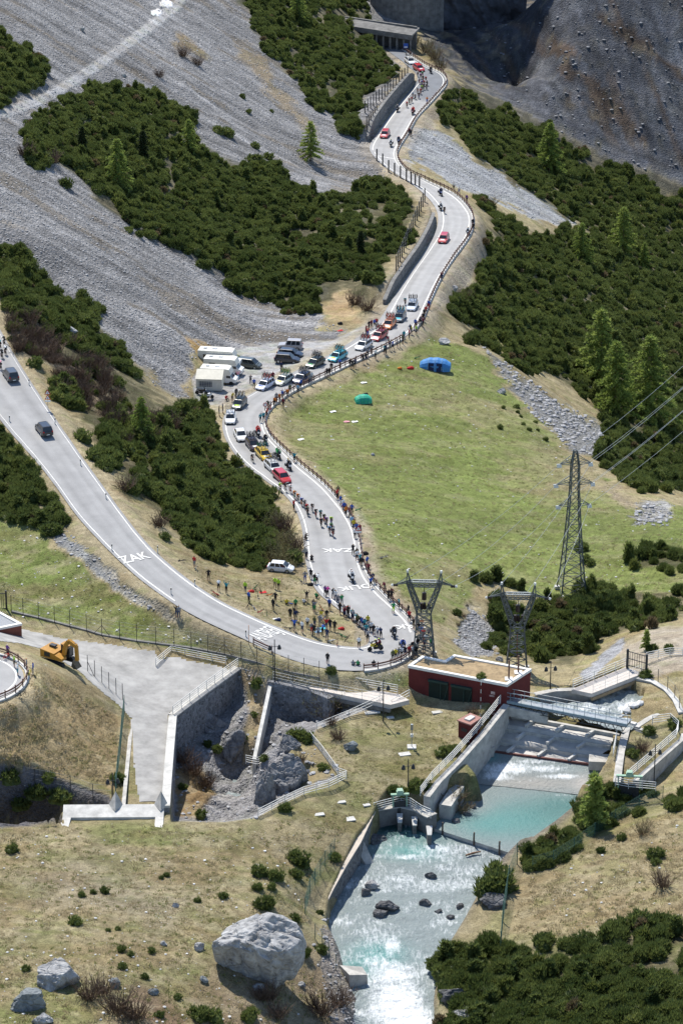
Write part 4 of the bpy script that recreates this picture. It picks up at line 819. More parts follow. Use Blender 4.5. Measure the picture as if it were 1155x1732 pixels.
def wall(name, P, th, depth, m, label, cat='wall', cap=None, capm=None, fwd=.0):
    o = empty(name, P[0]); W = Matrix.Translation(-P[0]); tag(o, label, cat)
    P = offset(P, -fwd); th = th+fwd; base_ = o.location; mb = wall_mesh([p-base_ for p in P], th, depth); mb.build('masonry' if 'stone' in name else 'body', m, parent=o)
    if cap:
        R = [p-base_+Vector((0, 0, .003)) for p in offset(P, -.06)]; wall_mesh(R, th+.12, .003, cap).build('coping', capm or CONC, parent=o)
    return o
def railing(name, P, label, h=1.05, nr=3, sp=1.9, m=WHITE, w=.055, pm=None, cat='railing', group=None):
    root = empty(name, P[0]); tag(root, label, cat, group); base = P[0]; P = [p-base for p in P]
    for k in range(nr):
        mb = MB(); z = Vector((0, 0, h*(k+1)/nr))
        for a, b_ in zip(P, P[1:]): mb.bar(a+z, b_+z, w, w)
        mb.build('rail', m, parent=root)
    pme = MB().box((0, 0, h/2), (w*1.2, w*1.2, h+.02)).mesh('post', pm or m)
    for a, b_ in zip(P, P[1:]):
        n = max(1, round((b_-a).length/sp))
        for i in range(n+(b_ is P[-1])):
            o = link('post', pme, root); o.location = a+(b_-a)*i/n
    return root
def fence(name, P, label, h=2.2, m=DARKM, wires=4, braces=(), net=None, cat='fence', pw=.07):
    """posts at given points with wires between"""
    root = empty(name, P[0]); tag(root, label, cat); base = P[0]; P = [p-base for p in P]; pm = MB().box((0, 0, h/2-.1), (pw, pw, h+.2)).mesh('post', m)
    for p in P: link('post', pm, root).location = p
    for k in range(wires):
        mb = MB(); z = Vector((0, 0, h*(k+1)/wires-.05))
        for a, b_ in zip(P, P[1:]): mb.bar(a+z, b_+z, .012)
        mb.build('wire', STEEL if net is None else net, parent=root)
    if net:
        mb = MB()
        for a, b_ in zip(P, P[1:]):
            n = max(2, int((b_-a).length/.22))
            for i in range(n): q = a+(b_-a)*i/n; mb.bar(q, q+Vector((0, 0, h-.1)), .012)
            for k in range(9): z = Vector((0, 0, h*k/9)); mb.bar(a+z, b_+z, .012)
        mb.build('net', net, parent=root)
    for i in braces:
        for s in (-1, 1):
            j = min(max(i+s, 0), len(P)-1)
            if j == i: continue
            q = P[i]+(P[j]-P[i]).normalized()*1.2; q = q+Vector((0, .0, 0)); MB().bar(P[i]+Vector((0, 0, h*.62)), q, .05).build('brace', m, parent=root)
    return root
# retaining walls of the mountain road
def road_wall(sec0, sec1, h, label, m, off=.95):
    i0, i1 = secU(sec0), secU(sec1); A = roadU.L[i0:i1:3]; Bq = roadU.R[i0:i1:3]; d = (A-Bq)/np.linalg.norm(A-Bq, axis=1)[:, None]
    P = [Vector(a+dd*off)+Vector((0, 0, h*min(1, .35+k*.25, .35+(len(A)-1-k)*.25))) for k, (a, dd) in enumerate(zip(A, d))]
    P = [Vector((p.x, p.y, p.z)) for p in P]
    return wall('stone_retaining_wall', P, .5, h+.8, m, label, cap=.1, capm=CONCD)
road_wall(25, 31, 1.75, 'long grey stone retaining wall on the inner side of the road bend', STONE)
road_wall(38, 43, 2.9, 'tall grey stone retaining wall below the steel post fence, near the gallery', STONE)
# guardrail along the outer edge
def guardrail(A, label, sp=1.5, h=.85, name='guardrail', kerb=True, lab2=None):
    root = empty(name, A[0]); tag(root, label, 'guardrail'); b0 = A[0]; L = [0]
    for a, c in zip(A, A[1:]): L.append(L[-1]+(c-a).length)
    n = int(L[-1]/sp); xs = [a.x for a in A]; ys = [a.y for a in A]; zs = [a.z for a in A]
    at = lambda s: Vector((np.interp(s, L, xs), np.interp(s, L, ys), np.interp(s, L, zs)))-b0
    Q = [at(s*L[-1]/(3*n)) for s in range(3*n+1)]
    for z, hh, w in ((h-.12, .17, .08), (h-.42, .09, .05)):
        mb = MB()
        for a, c in zip(Q, Q[1:]): mb.bar(a+Vector((0, 0, z)), c+Vector((0, 0, z)), w, hh)
        mb.build('rail', RUSTY, parent=root)
    if kerb:
        mb = MB()
        for a, c in zip(Q, Q[1:]): mb.bar(a+Vector((0, 0, -.05)), c+Vector((0, 0, -.05)), .42, .3)
        mb.build('kerb', CONCW, parent=root)
    pm = MB().box((0, 0, h/2), (.12, .12, h+.25)).mesh('post', RUSTY)
    for k in range(n+1): link('post', pm, root).location = at(k*L[-1]/n)
    return root
ga = [Vector(r+(r-l)/np.linalg.norm(r-l)*.45) for l, r in zip(roadU.L[::2], roadU.R[::2])]
gi = [i for i in range(len(ga))]
guardrail(ga[2:secU(23)//2], 'brown rail guardrail on white kerb round the lower bends, along the meadow', 1.5)
guardrail(ga[secU(23)//2+1:secU(48)//2], 'brown rail guardrail on white kerb climbing the far bends to the gallery', 1.5)
ge = [Vector(r+(r-l)/np.linalg.norm(r-l)*.45) for l, r in zip(roadL.L, roadL.R)]
jj = [i for i in range(len(ge)) if 415 < proj(*ge[i])[0] < 466 and proj(*ge[i])[1] > 1070]
guardrail([ge[i] for i in jj], 'short dark brown guardrail at the lower edge of the side road', 1.6, .8, kerb=False)
jj = [i for i in range(2, 26) if 600 < proj(*ge[i])[0] < 720]
guardrail([ge[i] for i in jj], 'brown guardrail round the outside of the hairpin behind the crowd', 1.5, .85)
guardrail([Vector((HP.x+HPR*math.cos(a), HP.y+HPR*math.sin(a), HP.z)) for a in np.linspace(-1.7, 1.8, 40)], 'dark brown guardrail curving round the small hairpin at the left edge', 1.6, .9)
# rockfall fences above the road
def lerp_px(a, c, n): return [G(a[0]+(c[0]-a[0])*t/(n-1), a[1]+(c[1]-a[1])*t/(n-1)) for t in range(n)]
fence('rockfall_fence', lerp_px((617,191), (689,130), 16), 'row of dark steel posts above the tall retaining wall near the gallery', 2.4, DARKM, 5, net=None, pw=.2)
fence('rockfall_fence', lerp_px((620,216), (637,196), 6), 'short row of dark steel posts at the lower end of the tall wall', 2.3, DARKM, 4, pw=.2)
fence('rockfall_fence', [G(x, y) for x, y in ((637,272),(647,280),(657,291),(667,296),(677,301),(687,306),(695,311),(702,314),(709,318))], 'dark post fence standing before the straight road below the stop line', 2.3, DARKM, 4, pw=.26)
fence('rockfall_fence', lerp_px((718,342), (670,458), 16), 'long row of dark posts between the pine thicket and the inner wall of the bend', 2.6, DARKM, 5, pw=.2)
# gallery and cliff at the top
CLIFF = mat('cliff_rock', (.085, .086, .092), .95, .6, .25, 1.0, bscale=.9)
def cliff(name, P0, P1, h, nu, nv, seed, lean=.12, amp=2.5, m=CLIFF):
    u = np.linspace(0, 1, nu)[None, :]; v = np.linspace(0, 1, nv)[:, None]; L = (P1-P0).length; d = (P1-P0)/L
    n = Vector((d.y, -d.x, 0)); 
    a = u*L; bz = v*h; dis = (fbm(a/9+0*v, bz/6+0*u, seed, 5)-.5)*amp*2+(np.abs(fbm(a/3+0*v, bz/5+0*u, seed+5, 4)-.5))*amp*1.2-bz*lean
    X = P0.x+d.x*a+n.x*dis; Y = P0.y+d.y*a+n.y*dis; Z = P0.z+(P1.z-P0.z)*u+bz+(fbm(a/4, bz/4+0*u, seed+9, 3)-.5)*1.0
    me = grid_mesh(name, np.stack([X, Y, Z], -1), None, m); return structure(link(name, me))
c0 = U(760, 118, -26)
cliff('cliff', U(690, 95, -31)+Vector((-6, 22, -6)), U(890, 190, -46)+Vector((0, 10, -4)), 75, 260, 260, 5, .06, 3.0)
go = empty('avalanche_gallery', U(694, 93, -24.3)); tag(go, 'concrete avalanche gallery with dark columns over the far end of the road', 'gallery')
gd = Vector((-.90, .43, 0)).normalized(); gnm = Vector((-gd.y, gd.x, 0))
if gnm.y < 0: gnm = -gnm
mb = MB(); rf = [Vector((.6, 0, 0))-gnm*.6, gd*17-gnm*.6, gd*17+gnm*3.2, Vector((.6, 0, 0))+gnm*3.2]; mb.prism([(p.x, p.y) for p in rf], [4.1, 4.6, 5.3, 4.8], [4.5, 5.0, 5.7, 5.2]); mb.build('roof', CONCD, parent=go)
MB().bar(Vector((.6, 0, 4.0))-gnm*.75, gd*17-gnm*.75+Vector((0, 0, 4.5)), .3, 1.1).build('edge_beam', CONCD, parent=go)
for k in range(11): q = gd*(k*1.6); MB().box((q.x, q.y, 1.7), (.4, .4, 4.6)).build('column', CONCD, parent=go)
MB().bar(gnm*3.0+Vector((0, 0, 1.5)), gd*17+gnm*3.0+Vector((0, 0, 1.8)), .5, 8).build('back_wall', CONCD, parent=go)
MB().bar(gd*2-gnm*.8+Vector((0, 0, -.2)), gd*17-gnm*.8+Vector((0, 0, .2)), .4, 1.4).build('parapet', CONCD, parent=go)
g2 = empty('upper_gallery', U(672, 72, -24)+Vector((0, 22, -3))); tag(g2, 'curved dark concrete gallery against the cliff at the top edge', 'gallery')
def arc(t): a = math.radians(200+t*125); return Vector((3+9*math.cos(a), 4+6.5*math.sin(a), 0))
mb = MB(); mb2 = MB(); mb3 = MB()
for k in range(14):
    p, q = arc(k/14), arc((k+1)/14); mb.bar(p+Vector((0, 0, 15.2)), q+Vector((0, 0, 15.2)), .9, .9); mb2.bar(p+Vector((0, 0, 4.5)), q+Vector((0, 0, 4.5)), .6, 11.5); mb3.bar(p*1.0+Vector((0, 3, 12)), q+Vector((0, 3, 12)), .4, 7)
    if k % 2 == 0: MB().box((p.x, p.y, 12.5), (.45, .45, 5)).build('column', CONC, parent=g2)
mb.build('edge_beam', CONC, parent=g2); mb2.build('lower_wall', CONCD, parent=g2); mb3.build('back_wall', CONCD, parent=g2)
# platform wall, access lane wall, parapet
P = pts([(404,1129),(378,1148),(350,1168),(320,1190),(292,1211)], -1.0)
wall('stone_platform_wall', P[::-1], .5, [4.2, 4.6, 4.8, 4.8, 4.8], STONED, 'dark stone wall below the gravel forecourt, topped by a white railing', cap=.12, capm=CONC, fwd=.45)
P = pts([(292,1213),(287,1270),(283,1320),(280,1366)], -1.05); wall('stone_lane_wall', P[::-1], .35, 4.2, STONED, 'long low wall along the right side of the gravel lane', cap=.25, capm=CONCW, fwd=.45)
P = pts([(222,1196),(218,1250),(213,1300),(207,1362)], -1.0); wall('lane_edge_wall', P, .3, 2.0, STONED, 'dark low wall along the left side of the gravel lane', cap=.05, capm=CONC)
PW = pts([(108,1361),(278,1360)], -.9)
po = empty('white_parapet', PW[0]); tag(po, 'white concrete parapet across the lower end of the gravel lane', 'parapet'); a, c = PW[0]-PW[0], PW[1]-PW[0]; dv = (c-a).normalized(); nv = Vector((dv.y, -dv.x, 0))
MB().prism([(q.x, q.y) for q in (a, c, c+nv*1.9, a+nv*1.9)], [-2.5, -2.5, -2.5, -2.5], [0, 0, -.55, -.55]).build('top', CONCW, parent=po)
MB().prism([(q.x, q.y) for q in (a+nv*1.9, a+dv*.9+nv*1.9, a+dv*.9+nv*4.6-dv*.2, a+nv*4.6-dv*.2)], -2.5, [-.55, -.55, -.62, -.62]).build('wing', CONCW, parent=po)
MB().prism([(q.x, q.y) for q in (c-dv*.9+nv*1.9, c+nv*1.9, c+nv*4.4, c-dv*.9+nv*4.4)], -2.5, [-.55, -.55, -.62, -.62]).build('wing', CONCW, parent=po)
for t in (.52, .97):
    q = a+(c-a)*t; MB().add([q-dv*.8+Vector((0, 0, -.1)), q+dv*.8+Vector((0, 0, -.1)), q+nv*1.2+Vector((0, 0, -.2)), q+Vector((0, .2, 1.5))], [(0, 2, 1), (0, 1, 3), (1, 2, 3), (2, 0, 3)]).build('pyramid_cap', CONC, parent=po)
railing('railing', pts([(264,1128),(290,1107),(382,1125)], -1.0), 'white railing round the back of the gravel forecourt', 1.1, 4)
railing('railing', [p+Vector((0, 0, .12)) for p in pts([(403,1129),(350,1167),(293,1210)], -1.0)], 'white railing slanting along the top of the dark forecourt wall', 1.1, 4)
# narrow concrete wall down the ravine
P = pts([(458,1140,-1),(448,1186,-2.0),(438,1232,-3.2),(427,1284,-4.4)]); wall('concrete_rib_wall', P, .42, 2.2, CONCW, 'narrow white topped concrete wall running down the ravine')
railing('railing', pts([(416,1292),(436,1296),(454,1288)], -4.6), 'white railing at the foot of the narrow ravine wall', 1.1, 4, 1.0)
# ravine bridge
BR = pts([(523,1164),(543,1150),(674,1174),(692,1184),(660,1192)], -.85)
br = empty('bridge', BR[0]); tag(br, 'short concrete footbridge over the ravine with pale pinkish deck', 'bridge'); MB().prism([(p.x-BR[0].x, p.y-BR[0].y) for p in BR], -.55, 0).build('deck', mat('pink_paving', (.52, .47, .42), .9, .15, 2), parent=br)
MB().bar(Vector((0, 0, -.75)), BR[4]-BR[0]+Vector((0, 0, -.75)), .3, .4).build('girder', CONCD, parent=br)
railing('railing', pts([(543,1151),(672,1174)], -.85), 'white railing on the far side of the ravine footbridge', 1.15, 4)
railing('railing', pts([(462,1150),(523,1164),(642,1187)], -.85), 'thin white railing on the near side of the ravine footbridge', 1.1, 3, 2.4, w=.03)
P = pts([(456,1150),(523,1165),(560,1180)], -1.0); wall('stone_abutment', P, .6, [5, 8, 8.5], STONED, 'dark stone abutment under the ravine footbridge', cap=None, fwd=.45)
railing('railing', pts([(536,1238,-2.5),(590,1216,-2.3),(646,1190,-1.4)]), 'white railing between the ravine and the lamp post lawn', 1.1, 3)
railing('railing', pts([(662,1198,-1.7),(692,1181,-1.3)]), 'white stair railing at the left corner of the red building', 1.1, 3)
railing('railing', pts([(523,1250,-2.5),(545,1276,-2.6),(572,1313,-2.8),(586,1318,-2.8)]), 'white railing along the top of the rocky outcrop', 1.05, 4, 1.5)
railing('railing', pts([(586,1319,-2.8),(556,1334,-2.8),(514,1346,-2.7),(482,1361,-2.5),(437,1384,-2.2)]), 'white railing descending beside the ravine towards the meadow', 1.1, 4)
LN = [Vector(p) for p in pts([(396,1117,-.9),(430,1128,-.88),(470,1140,-.86),(533,1157,-.84)])]; La, Lb = offset(LN, 1.15), offset(LN, -1.15); mb = MB()
for i in range(3): mb.prism([(q.x, q.y) for q in (La[i], La[i+1], Lb[i+1], Lb[i])], -1.5, [La[i].z, La[i+1].z, Lb[i+1].z, Lb[i].z])
structure(mb.build('access_lane', acc))
# red building
RB = [(691,1126),(714,1110),(752,1118),(768,1108),(897,1132),(857,1158)]; zr_, zb = 1.6, -3.4
RP = pts(RB, zr_); rb = empty('red_building', Vector((RP[0].x, RP[0].y, zb))); tag(rb, 'dark red flat roofed building with earth covered roof and green doors', 'building'); o0 = rb.location
RED = mat('red_render', (.115, .022, .02), .85, .22, .7, .15); ROOFG = mat('roof_turf', (.30, .22, .125), .95, .35, 1.5, .6); GDOOR = mat('green_door', (.006, .017, .014), .6, .3, 3); DIRTY = mat('white_trim', (.72, .70, .65), .75, .1, 1)
xy = [(p.x-o0.x, p.y-o0.y) for p in RP]; MB().prism(xy, 0, zr_-zb-.25).build('wall', RED, parent=rb)
def inset_poly(xy, d):
    n = len(xy); ar = sum(xy[i][0]*xy[(i+1) % n][1]-xy[(i+1) % n][0]*xy[i][1] for i in range(n)); sg = 1 if ar > 0 else -1; out = []
    for i in range(n):
        p0, p1, p2 = Vector(xy[i-1]), Vector(xy[i]), Vector(xy[(i+1) % n]); a = (p1-p0).normalized(); c = (p2-p1).normalized(); na = Vector((-a.y, a.x))*sg; nc = Vector((-c.y, c.x))*sg
        m_ = (na+nc).normalized(); out.append(tuple(p1+m_*d/max(.3, m_.dot(na))))
    return out
inn = inset_poly(xy, .3); outp = inset_poly(xy, -.08); n = len(xy)
MB().prism(inset_poly(xy, .05), zr_-zb-.24, zr_-zb-.1).build('roof', ROOFG, parent=rb)
mb = MB()
for i in range(n):
    j = (i+1) % n; mb.prism([outp[i], outp[j], inn[j], inn[i]], zr_-zb-.26, zr_-zb+.06)
mb.build('coping', DIRTY, parent=rb)
fa, fb = Vector((*xy[0], 0)), Vector((*xy[5], 0)); fd = (fb-fa).normalized(); fn = Vector((fd.y, -fd.x, 0)); FL = (fb-fa).length
if fn.y > 0: fn = -fn
for t0, t1, zt in ((.21, .41, 3.7), (.44, .65, 3.6)):
    q0, q1 = fa+fd*FL*t0+fn*.06, fa+fd*FL*t1+fn*.06; do = MB().add([q0, q1, q1+Vector((0, 0, zt)), q0+Vector((0, 0, zt)), q0-fn*.1, q1-fn*.1, q1-fn*.1+Vector((0, 0, zt)), q0-fn*.1+Vector((0, 0, zt))], [(0, 1, 2, 3), (4, 7, 6, 5), (0, 4, 5, 1), (1, 5, 6, 2), (2, 6, 7, 3), (3, 7, 4, 0)]).build('door', GDOOR, parent=rb)
    mb = MB(); mb.bar(q0+Vector((0, 0, zt+.05))+fn*.1, q1+Vector((0, 0, zt+.05))+fn*.1, .35, .25); mb.build('lintel', mat('green_frame', (.02, .045, .038), .6, .2, 3), parent=do)
    mb = MB(); mb.bar(q0+(q1-q0)*.62+fn*.12, q0+(q1-q0)*.62+fn*.12+Vector((0, 0, zt)), .1); mb.bar(q0+(q1-q0)*.66+fn*.14, q1+fn*.14+Vector((0, 0, zt-.2)), .08); mb.build('frame', MATS['green_frame'], parent=do)
mb = MB()
for t in (.07, .1, .13, .16): mb.box(fa+fd*FL*t+fn*.02+Vector((0, 0, 1.6)), (.28, .08, .22), rz=math.atan2(fd.y, fd.x))
mb.build('vent', DARKM, parent=rb)
PALE = mat('flaked_plaster', (.45, .33, .3), .9, .5, 3)
for t, z, w, h in ((.05, 1.2, .7, .9), (.86, 3.6, .5, .35), (.85, 3.2, .6, .2), (.84, 1.0, 1.6, .3), (.75, .8, 1.0, .25)):
    MB().box(fa+fd*FL*t+fn*.004+Vector((0, 0, z)), (w, .02, h), rz=math.atan2(fd.y, fd.x)).build('plaster_patch', PALE, parent=rb)
for px, py, h in ((860,1149,2.4),(876,1138,2.2)):
    q = U(px, py, zr_-.1)-o0; vp = MB().tube([q, q+Vector((0, 0, h))], .1, 8).build('vent_pipe', RUSTY, parent=rb); MB().box(q+Vector((0, 0, .06)), (.9, .9, .12)).build('base_plate', DIRTY, parent=vp)
o = link('pine_shrub', SHRUB[0]); o.location = U(816, 1147, zr_-.1); o.scale = (.8,)*3; tag(o, 'tiny pine shrub growing on the red building roof', 'shrub', 'pine shrubs')
# striped mast
ms_ = empty('striped_mast', G(812, 1219)); tag(ms_, 'thin red and white striped mast before the red building', 'mast')
for k in range(10): MB().tube([(0, 0, k*.5), (0, 0, k*.5+.5)], .04, 6).build('band', WHITE if k % 2 else RED, parent=ms_)
# small red hut
hb_ = pts([(775,1219),(795,1208),(812,1215),(795,1226)], -.6); h0 = Vector((hb_[0].x, hb_[0].y, -3.2)); ho = empty('red_hut', h0); tag(ho, 'small dark red hut with flat roof beside the weir wall', 'hut')
xy2 = [(p.x-h0.x, p.y-h0.y) for p in hb_]; MB().prism(xy2, 0, 2.55).build('wall', RED, parent=ho); MB().prism(inset_poly(xy2, -.12), 2.55, 2.7).build('roof', mat('red_slab', (.32, .17, .14), .85, .2, 2), parent=ho); MB().prism(inset_poly(xy2, .45), 2.7, 2.88).build('hatch', CONCW, parent=ho)
q = (Vector((*xy2[0], 0))*.5+Vector((*xy2[3], 0))*.5); e = (Vector((*xy2[3], 0))-Vector((*xy2[0], 0))).normalized(); MB().box(q+Vector((0, 0, 1.7))+Vector((e.y, -e.x, 0))*.02, (.8, .06, .4), rz=math.atan2(e.y, e.x)).build('window', DARKM, parent=ho)
# left red building corner
LB = pts([(-120,1062),(-40,1000),(-10,1031),(37,1056),(-60,1075)], 4.6); l0 = Vector((LB[3].x, LB[3].y, -1.2))
lo = empty('red_building', l0); tag(lo, 'brick red building with grey gravel roof cut off by the left edge', 'building')
PL = pts([(37,1055),(-4,1033),(-110,1040),(-110,1092)], 2.6); xy3 = [(p.x-l0.x, p.y-l0.y) for p in [Vector((l0.x, l0.y, 0))+Vector((0, 0, 0))]]
c3 = U(37, 1055, 2.6); b3 = U(-4, 1033, 2.6); a3 = U(-110, 1040, 2.6); d3 = U(-110, 1085, 2.6); lo.location = Vector((c3.x, c3.y, -1.1)); l0 = lo.location
xy3 = [(p.x-l0.x, p.y-l0.y) for p in (c3, b3, a3, d3)]; BRK = mat('brick_red_render', (.19, .065, .045), .85, .15, 1)
MB().prism(xy3, 0, 3.5).build('wall', BRK, parent=lo); MB().prism(inset_poly(xy3, .04), 3.5, 3.6).build('roof', mat('roof_gravel', (.30, .31, .32), .95, .25, 5, .4), parent=lo)
i3, o3 = inset_poly(xy3, .3), inset_poly(xy3, -.06); mb = MB()
for i in range(4): mb.prism([o3[i], o3[(i+1) % 4], i3[(i+1) % 4], i3[i]], 3.48, 3.76)
mb.build('coping', DIRTY, parent=lo)
# black gate at the left edge
gq = U(12, 1033, 0.0); gt = empty('metal_gate', gq); tag(gt, 'black barred metal gate beside the left building', 'gate')
for x in (0, -2.6): MB().box((x, 0, 1.3), (.2, .2, 2.7)).build('post', DARKM, parent=gt)
for k in range(9): MB().box((-.35-k*.24, 0, 1.3), (.05, .05, 2.0)).build('bar', DARKM, parent=gt)
for z in (.3, 2.3): MB().box((-1.3, 0, z), (2.4, .07, .08)).build('rail', DARKM, parent=gt)
# meadow fence on a low kerb, forecourt fence, nets
FP = [(20,1036),(40,1041),(66,1047),(93,1054),(119,1061),(147,1068),(173,1076),(203,1081),(232,1086),(264,1090),(295,1094),(324,1098),(352,1103),(380,1108),(408,1115),(435,1122),(462,1131),(488,1138),(514,1143),(540,1148)]
FQ = [G(*p) for p in FP]; fence('wire_fence', FQ, 'long wire fence of dark posts below the left meadow', 2.3, DARKM, 5, braces=(6, 13))
P = [Vector((p.x, p.y, p.z+.18)) for p in FQ]; wall('kerb_wall', P, .3, .8, CONCD, 'low dark concrete kerb under the meadow wire fence', 'kerb')
fence('wire_fence', [G(*p) for p in ((149,1136),(161,1145),(173,1155),(185,1165),(197,1175),(208,1184))], 'wire fence of dark posts beside the parked excavator', 2.1, DARKM, 4, braces=(0,))
fence('net_fence', [G(*p) for p in ((211,1206),(207,1240),(204,1275),(200,1310),(196,1345))], 'green net fence between the brown hillside and the gravel lane', 2.3, GREENM, 2, net=GREENM)
fence('net_fence', [G(*p) for p in ((566,1446),(559,1455),(550,1467),(542,1480),(533,1497),(524,1515),(516,1546))], 'green net fence along the top of the river wall', 2.0, GREENM, 2, net=GREENM)
fence('net_fence', [G(*p) for p in ((533,1588),(545,1602),(556,1619),(568,1640))], 'short green fence on the river bank below the river wall', 1.8, GREENM, 3)
fence('net_fence', [G(*p) for p in ((874,1462),(860,1500),(850,1560),(846,1612))], 'tall green net fence running down the dry right bank', 2.6, GREENM, 2, net=GREENM, pw=.09)
fence('net_fence', [G(*p) for p in ((900,1472),(935,1462),(970,1440),(1005,1415),(1040,1392),(1080,1368),(1120,1352))], 'green net fence behind the pines of the right bank', 1.7, GREENM, 2, net=GREENM)
fence('net_fence', [G(*p) for p in ((20,1318),(60,1326),(120,1338),(158,1352),(190,1354))], 'thin fence posts along the dark left gully', 1.9, DARKM, 3)
fence('net_fence', [G(*p) for p in ((1112,1155),(1128,1168),(1140,1182),(1148,1200),(1154,1216))], 'wire fence behind the curved concrete wall', 1.8, DARKM, 3)
# weir
def face(name, m, quads, parent):
    mb = MB()
    for q in quads: mb.add(q, [(0, 1, 2, 3)])
    return mb.build(name, m, parent=parent)
wo = empty('weir', U(923, 1218, -3.3)); tag(wo, 'stepped concrete weir slab with crossing ribs between two side walls', 'weir'); w0 = wo.location
TL, TR, BL, BRr = U(846, 1199, -2.2), U(1048, 1236, -2.2), U(798, 1267, -5.2), U(1004, 1294, -5.2)
nv_, nu_ = 40, 70; uu = np.linspace(0, 1, nu_)[None, :, None]; vv = np.linspace(0, 1, nv_)[:, None, None]
gridp = (np.array(BL)*(1-uu)+np.array(BRr)*uu)*(1-vv)+(np.array(TL)*(1-uu)+np.array(TR)*uu)*vv
st = np.minimum(np.floor(vv*3), 2)/3; lz = -5.2+3.0*(st*.75+vv*.25); gridp[..., 2] = lz[..., 0]+(fbm(gridp[..., 0]/1.2, gridp[..., 1]/1.2, 8, 3)-.5)*.12
link('slab', grid_mesh('slab', gridp-np.array(w0), None, mat('wet_slab', (.42, .395, .355), .6, .3, .35, .3, spec=.5)), wo)
def onslab(u, v, dz=.0): 
    p = (BL*(1-u)+BRr*u)*(1-v)+(TL*(1-u)+TR*u)*v; p = p.copy(); p.z = -5.2+3.0*(min(math.floor(v*3+1e-6), 2)/3*.75+v*.25)+dz; return p-w0
for v in (.333, .667, .99):
    MB().bar(onslab(0, v-.004, .08), onslab(1, v-.004, .08), .4, .6).build('cross_rib', CONC, parent=wo)
MB().bar(onslab(0, 0.01, -.05), onslab(1, .01, -.05), .25, .35).build('sill', mat('rusty_sill', (.14, .06, .05), .8, .3, 2), parent=wo)
for u in (.27, .52, .77):
    for a_, b_ in ((.0, .33), (.34, .66), (.67, .98)): MB().bar(onslab(u+.02, a_, .18), onslab(u+.02, b_, .18), .32, .4).build('rib', CONCW, parent=wo)
for p in ((815,1268,-5.0),(1016,1292,-5.0)): q = U(*p)-w0; MB().box(q+Vector((0, 0, .2)), (2.8, 2.0, 1.1), rz=-.1).build('end_block', CONC, parent=wo)
P = pts([(851,1190,-.8),(811,1240,-1.8),(770,1286,-2.6),(736,1320,-3.1),(716,1346,-3.3)]); wall('weir_side_wall', P, .75, [3.6, 4, 4.2, 4.2, 4.2], CONC, 'pale concrete side wall of the weir next to the lawn')
railing('railing', [p+Vector((-.35, 0, .0)) for p in P], 'white railing on the lawn side wall of the weir', 1.1, 4, 1.7)
P = pts([(1036,1322,-3.2),(1043,1270,-2.8),(1053,1228,-2.4)]); wall('weir_side_wall', P[::-1], .85, 3.8, CONC, 'concrete side wall on the right of the weir')
MB_ = pts([(1000,1338,-4.4),(1036,1324,-4.2),(1050,1318,-4)]); wall('pool_wall', MB_[::-1], 1.0, 3.4, CONCD, 'low concrete wall where the weir apron meets the right bank')
P = pts([(850,1194,-.95),(880,1200,-1.05),(925,1209,-1.3)]); wall('weir_head_wall', P, .5, 1.15, CONC, 'concrete head wall under the left end of the footbridge')
FBp = pts([(848,1180),(1063,1222)], -.5); fbo = empty('footbridge', FBp[0]); tag(fbo, 'blue grey steel footbridge with truss spanning the weir', 'footbridge'); e = FBp[1]-FBp[0]; en = Vector((-e.y, e.x, 0)).normalized()
BLUE = mat('blue_grey_steel', (.22, .28, .31), .5, .2, 3)
MB().bar(Vector(), e, 1.0, .1, up=(0, 0, 1)).build('deck', STEEL, parent=fbo)
for s in (-.55, .55):
    MB().bar(en*s+Vector((0, 0, -.12)), e+en*s+Vector((0, 0, -.12)), .12, .32).build('girder', BLUE, parent=fbo)
    mb = MB(); n = 16
    for k in range(n): a_, b_ = en*s+e*(k/n), en*s+e*((k+1)/n); mid = (a_+b_)/2+Vector((0, 0, -.95)); mb.bar(a_, mid, .06); mb.bar(mid, b_, .06)
    mb.bar(en*s+e*(.5/n)+Vector((0, 0, -.95)), en*s+e*(1-.5/n)+Vector((0, 0, -.95)), .07); mb.build('truss', DARKM, parent=fbo)
    for h in (.55, 1.05):
        MB().bar(en*s+Vector((0, 0, h)), e+en*s+Vector((0, 0, h)), .045).build('handrail', BLUE if s < 0 else WHITE, parent=fbo)
    for k in range(13): q = en*s+e*(k/12); MB().box(q+Vector((0, 0, .5)), (.05, .05, 1.1)).build('post', BLUE, parent=fbo)
# right road bridge with abutments
RBR = pts([(1000,1173),(966,1166),(1058,1128),(1086,1139)], -1.2); rbo = empty('bridge', RBR[0]); tag(rbo, 'small road bridge with pale deck over the stream at the right', 'bridge'); MB().prism([(p.x-RBR[0].x, p.y-RBR[0].y) for p in RBR], -.5, 0).build('deck', MATS['pink_paving'], parent=rbo)
MB().bar(Vector((0, 0, -.7)), RBR[3]-RBR[0]+Vector((0, 0, -.7)), .3, .4).build('girder', mat('tan_beam', (.3, .22, .13), .8, .2, 2), parent=rbo)
railing('railing', pts([(968,1165),(1058,1128)], -1.2), 'white railing on the far side of the right road bridge', 1.15, 4, 1.7)
railing('railing', pts([(1002,1172),(1084,1139)], -1.2), 'thin railing on the near side of the right road bridge', 1.1, 3, 1.8, w=.03)
railing('railing', pts([(1092,1118),(1132,1110),(1175,1112),(1230,1108)], -1.2), 'pale green white railing at the right edge beyond the bridge', 1.1, 4, 1.8)
P = pts([(905,1176,-2.0),(940,1169,-1.7),(970,1168,-1.7),(1003,1173,-1.7)]); wall('concrete_abutment', P[::-1][::-1], .8, [2.2, 2.6, 3.0, 3.2], CONC, 'concrete abutment wall left of the right road bridge', cap=None)
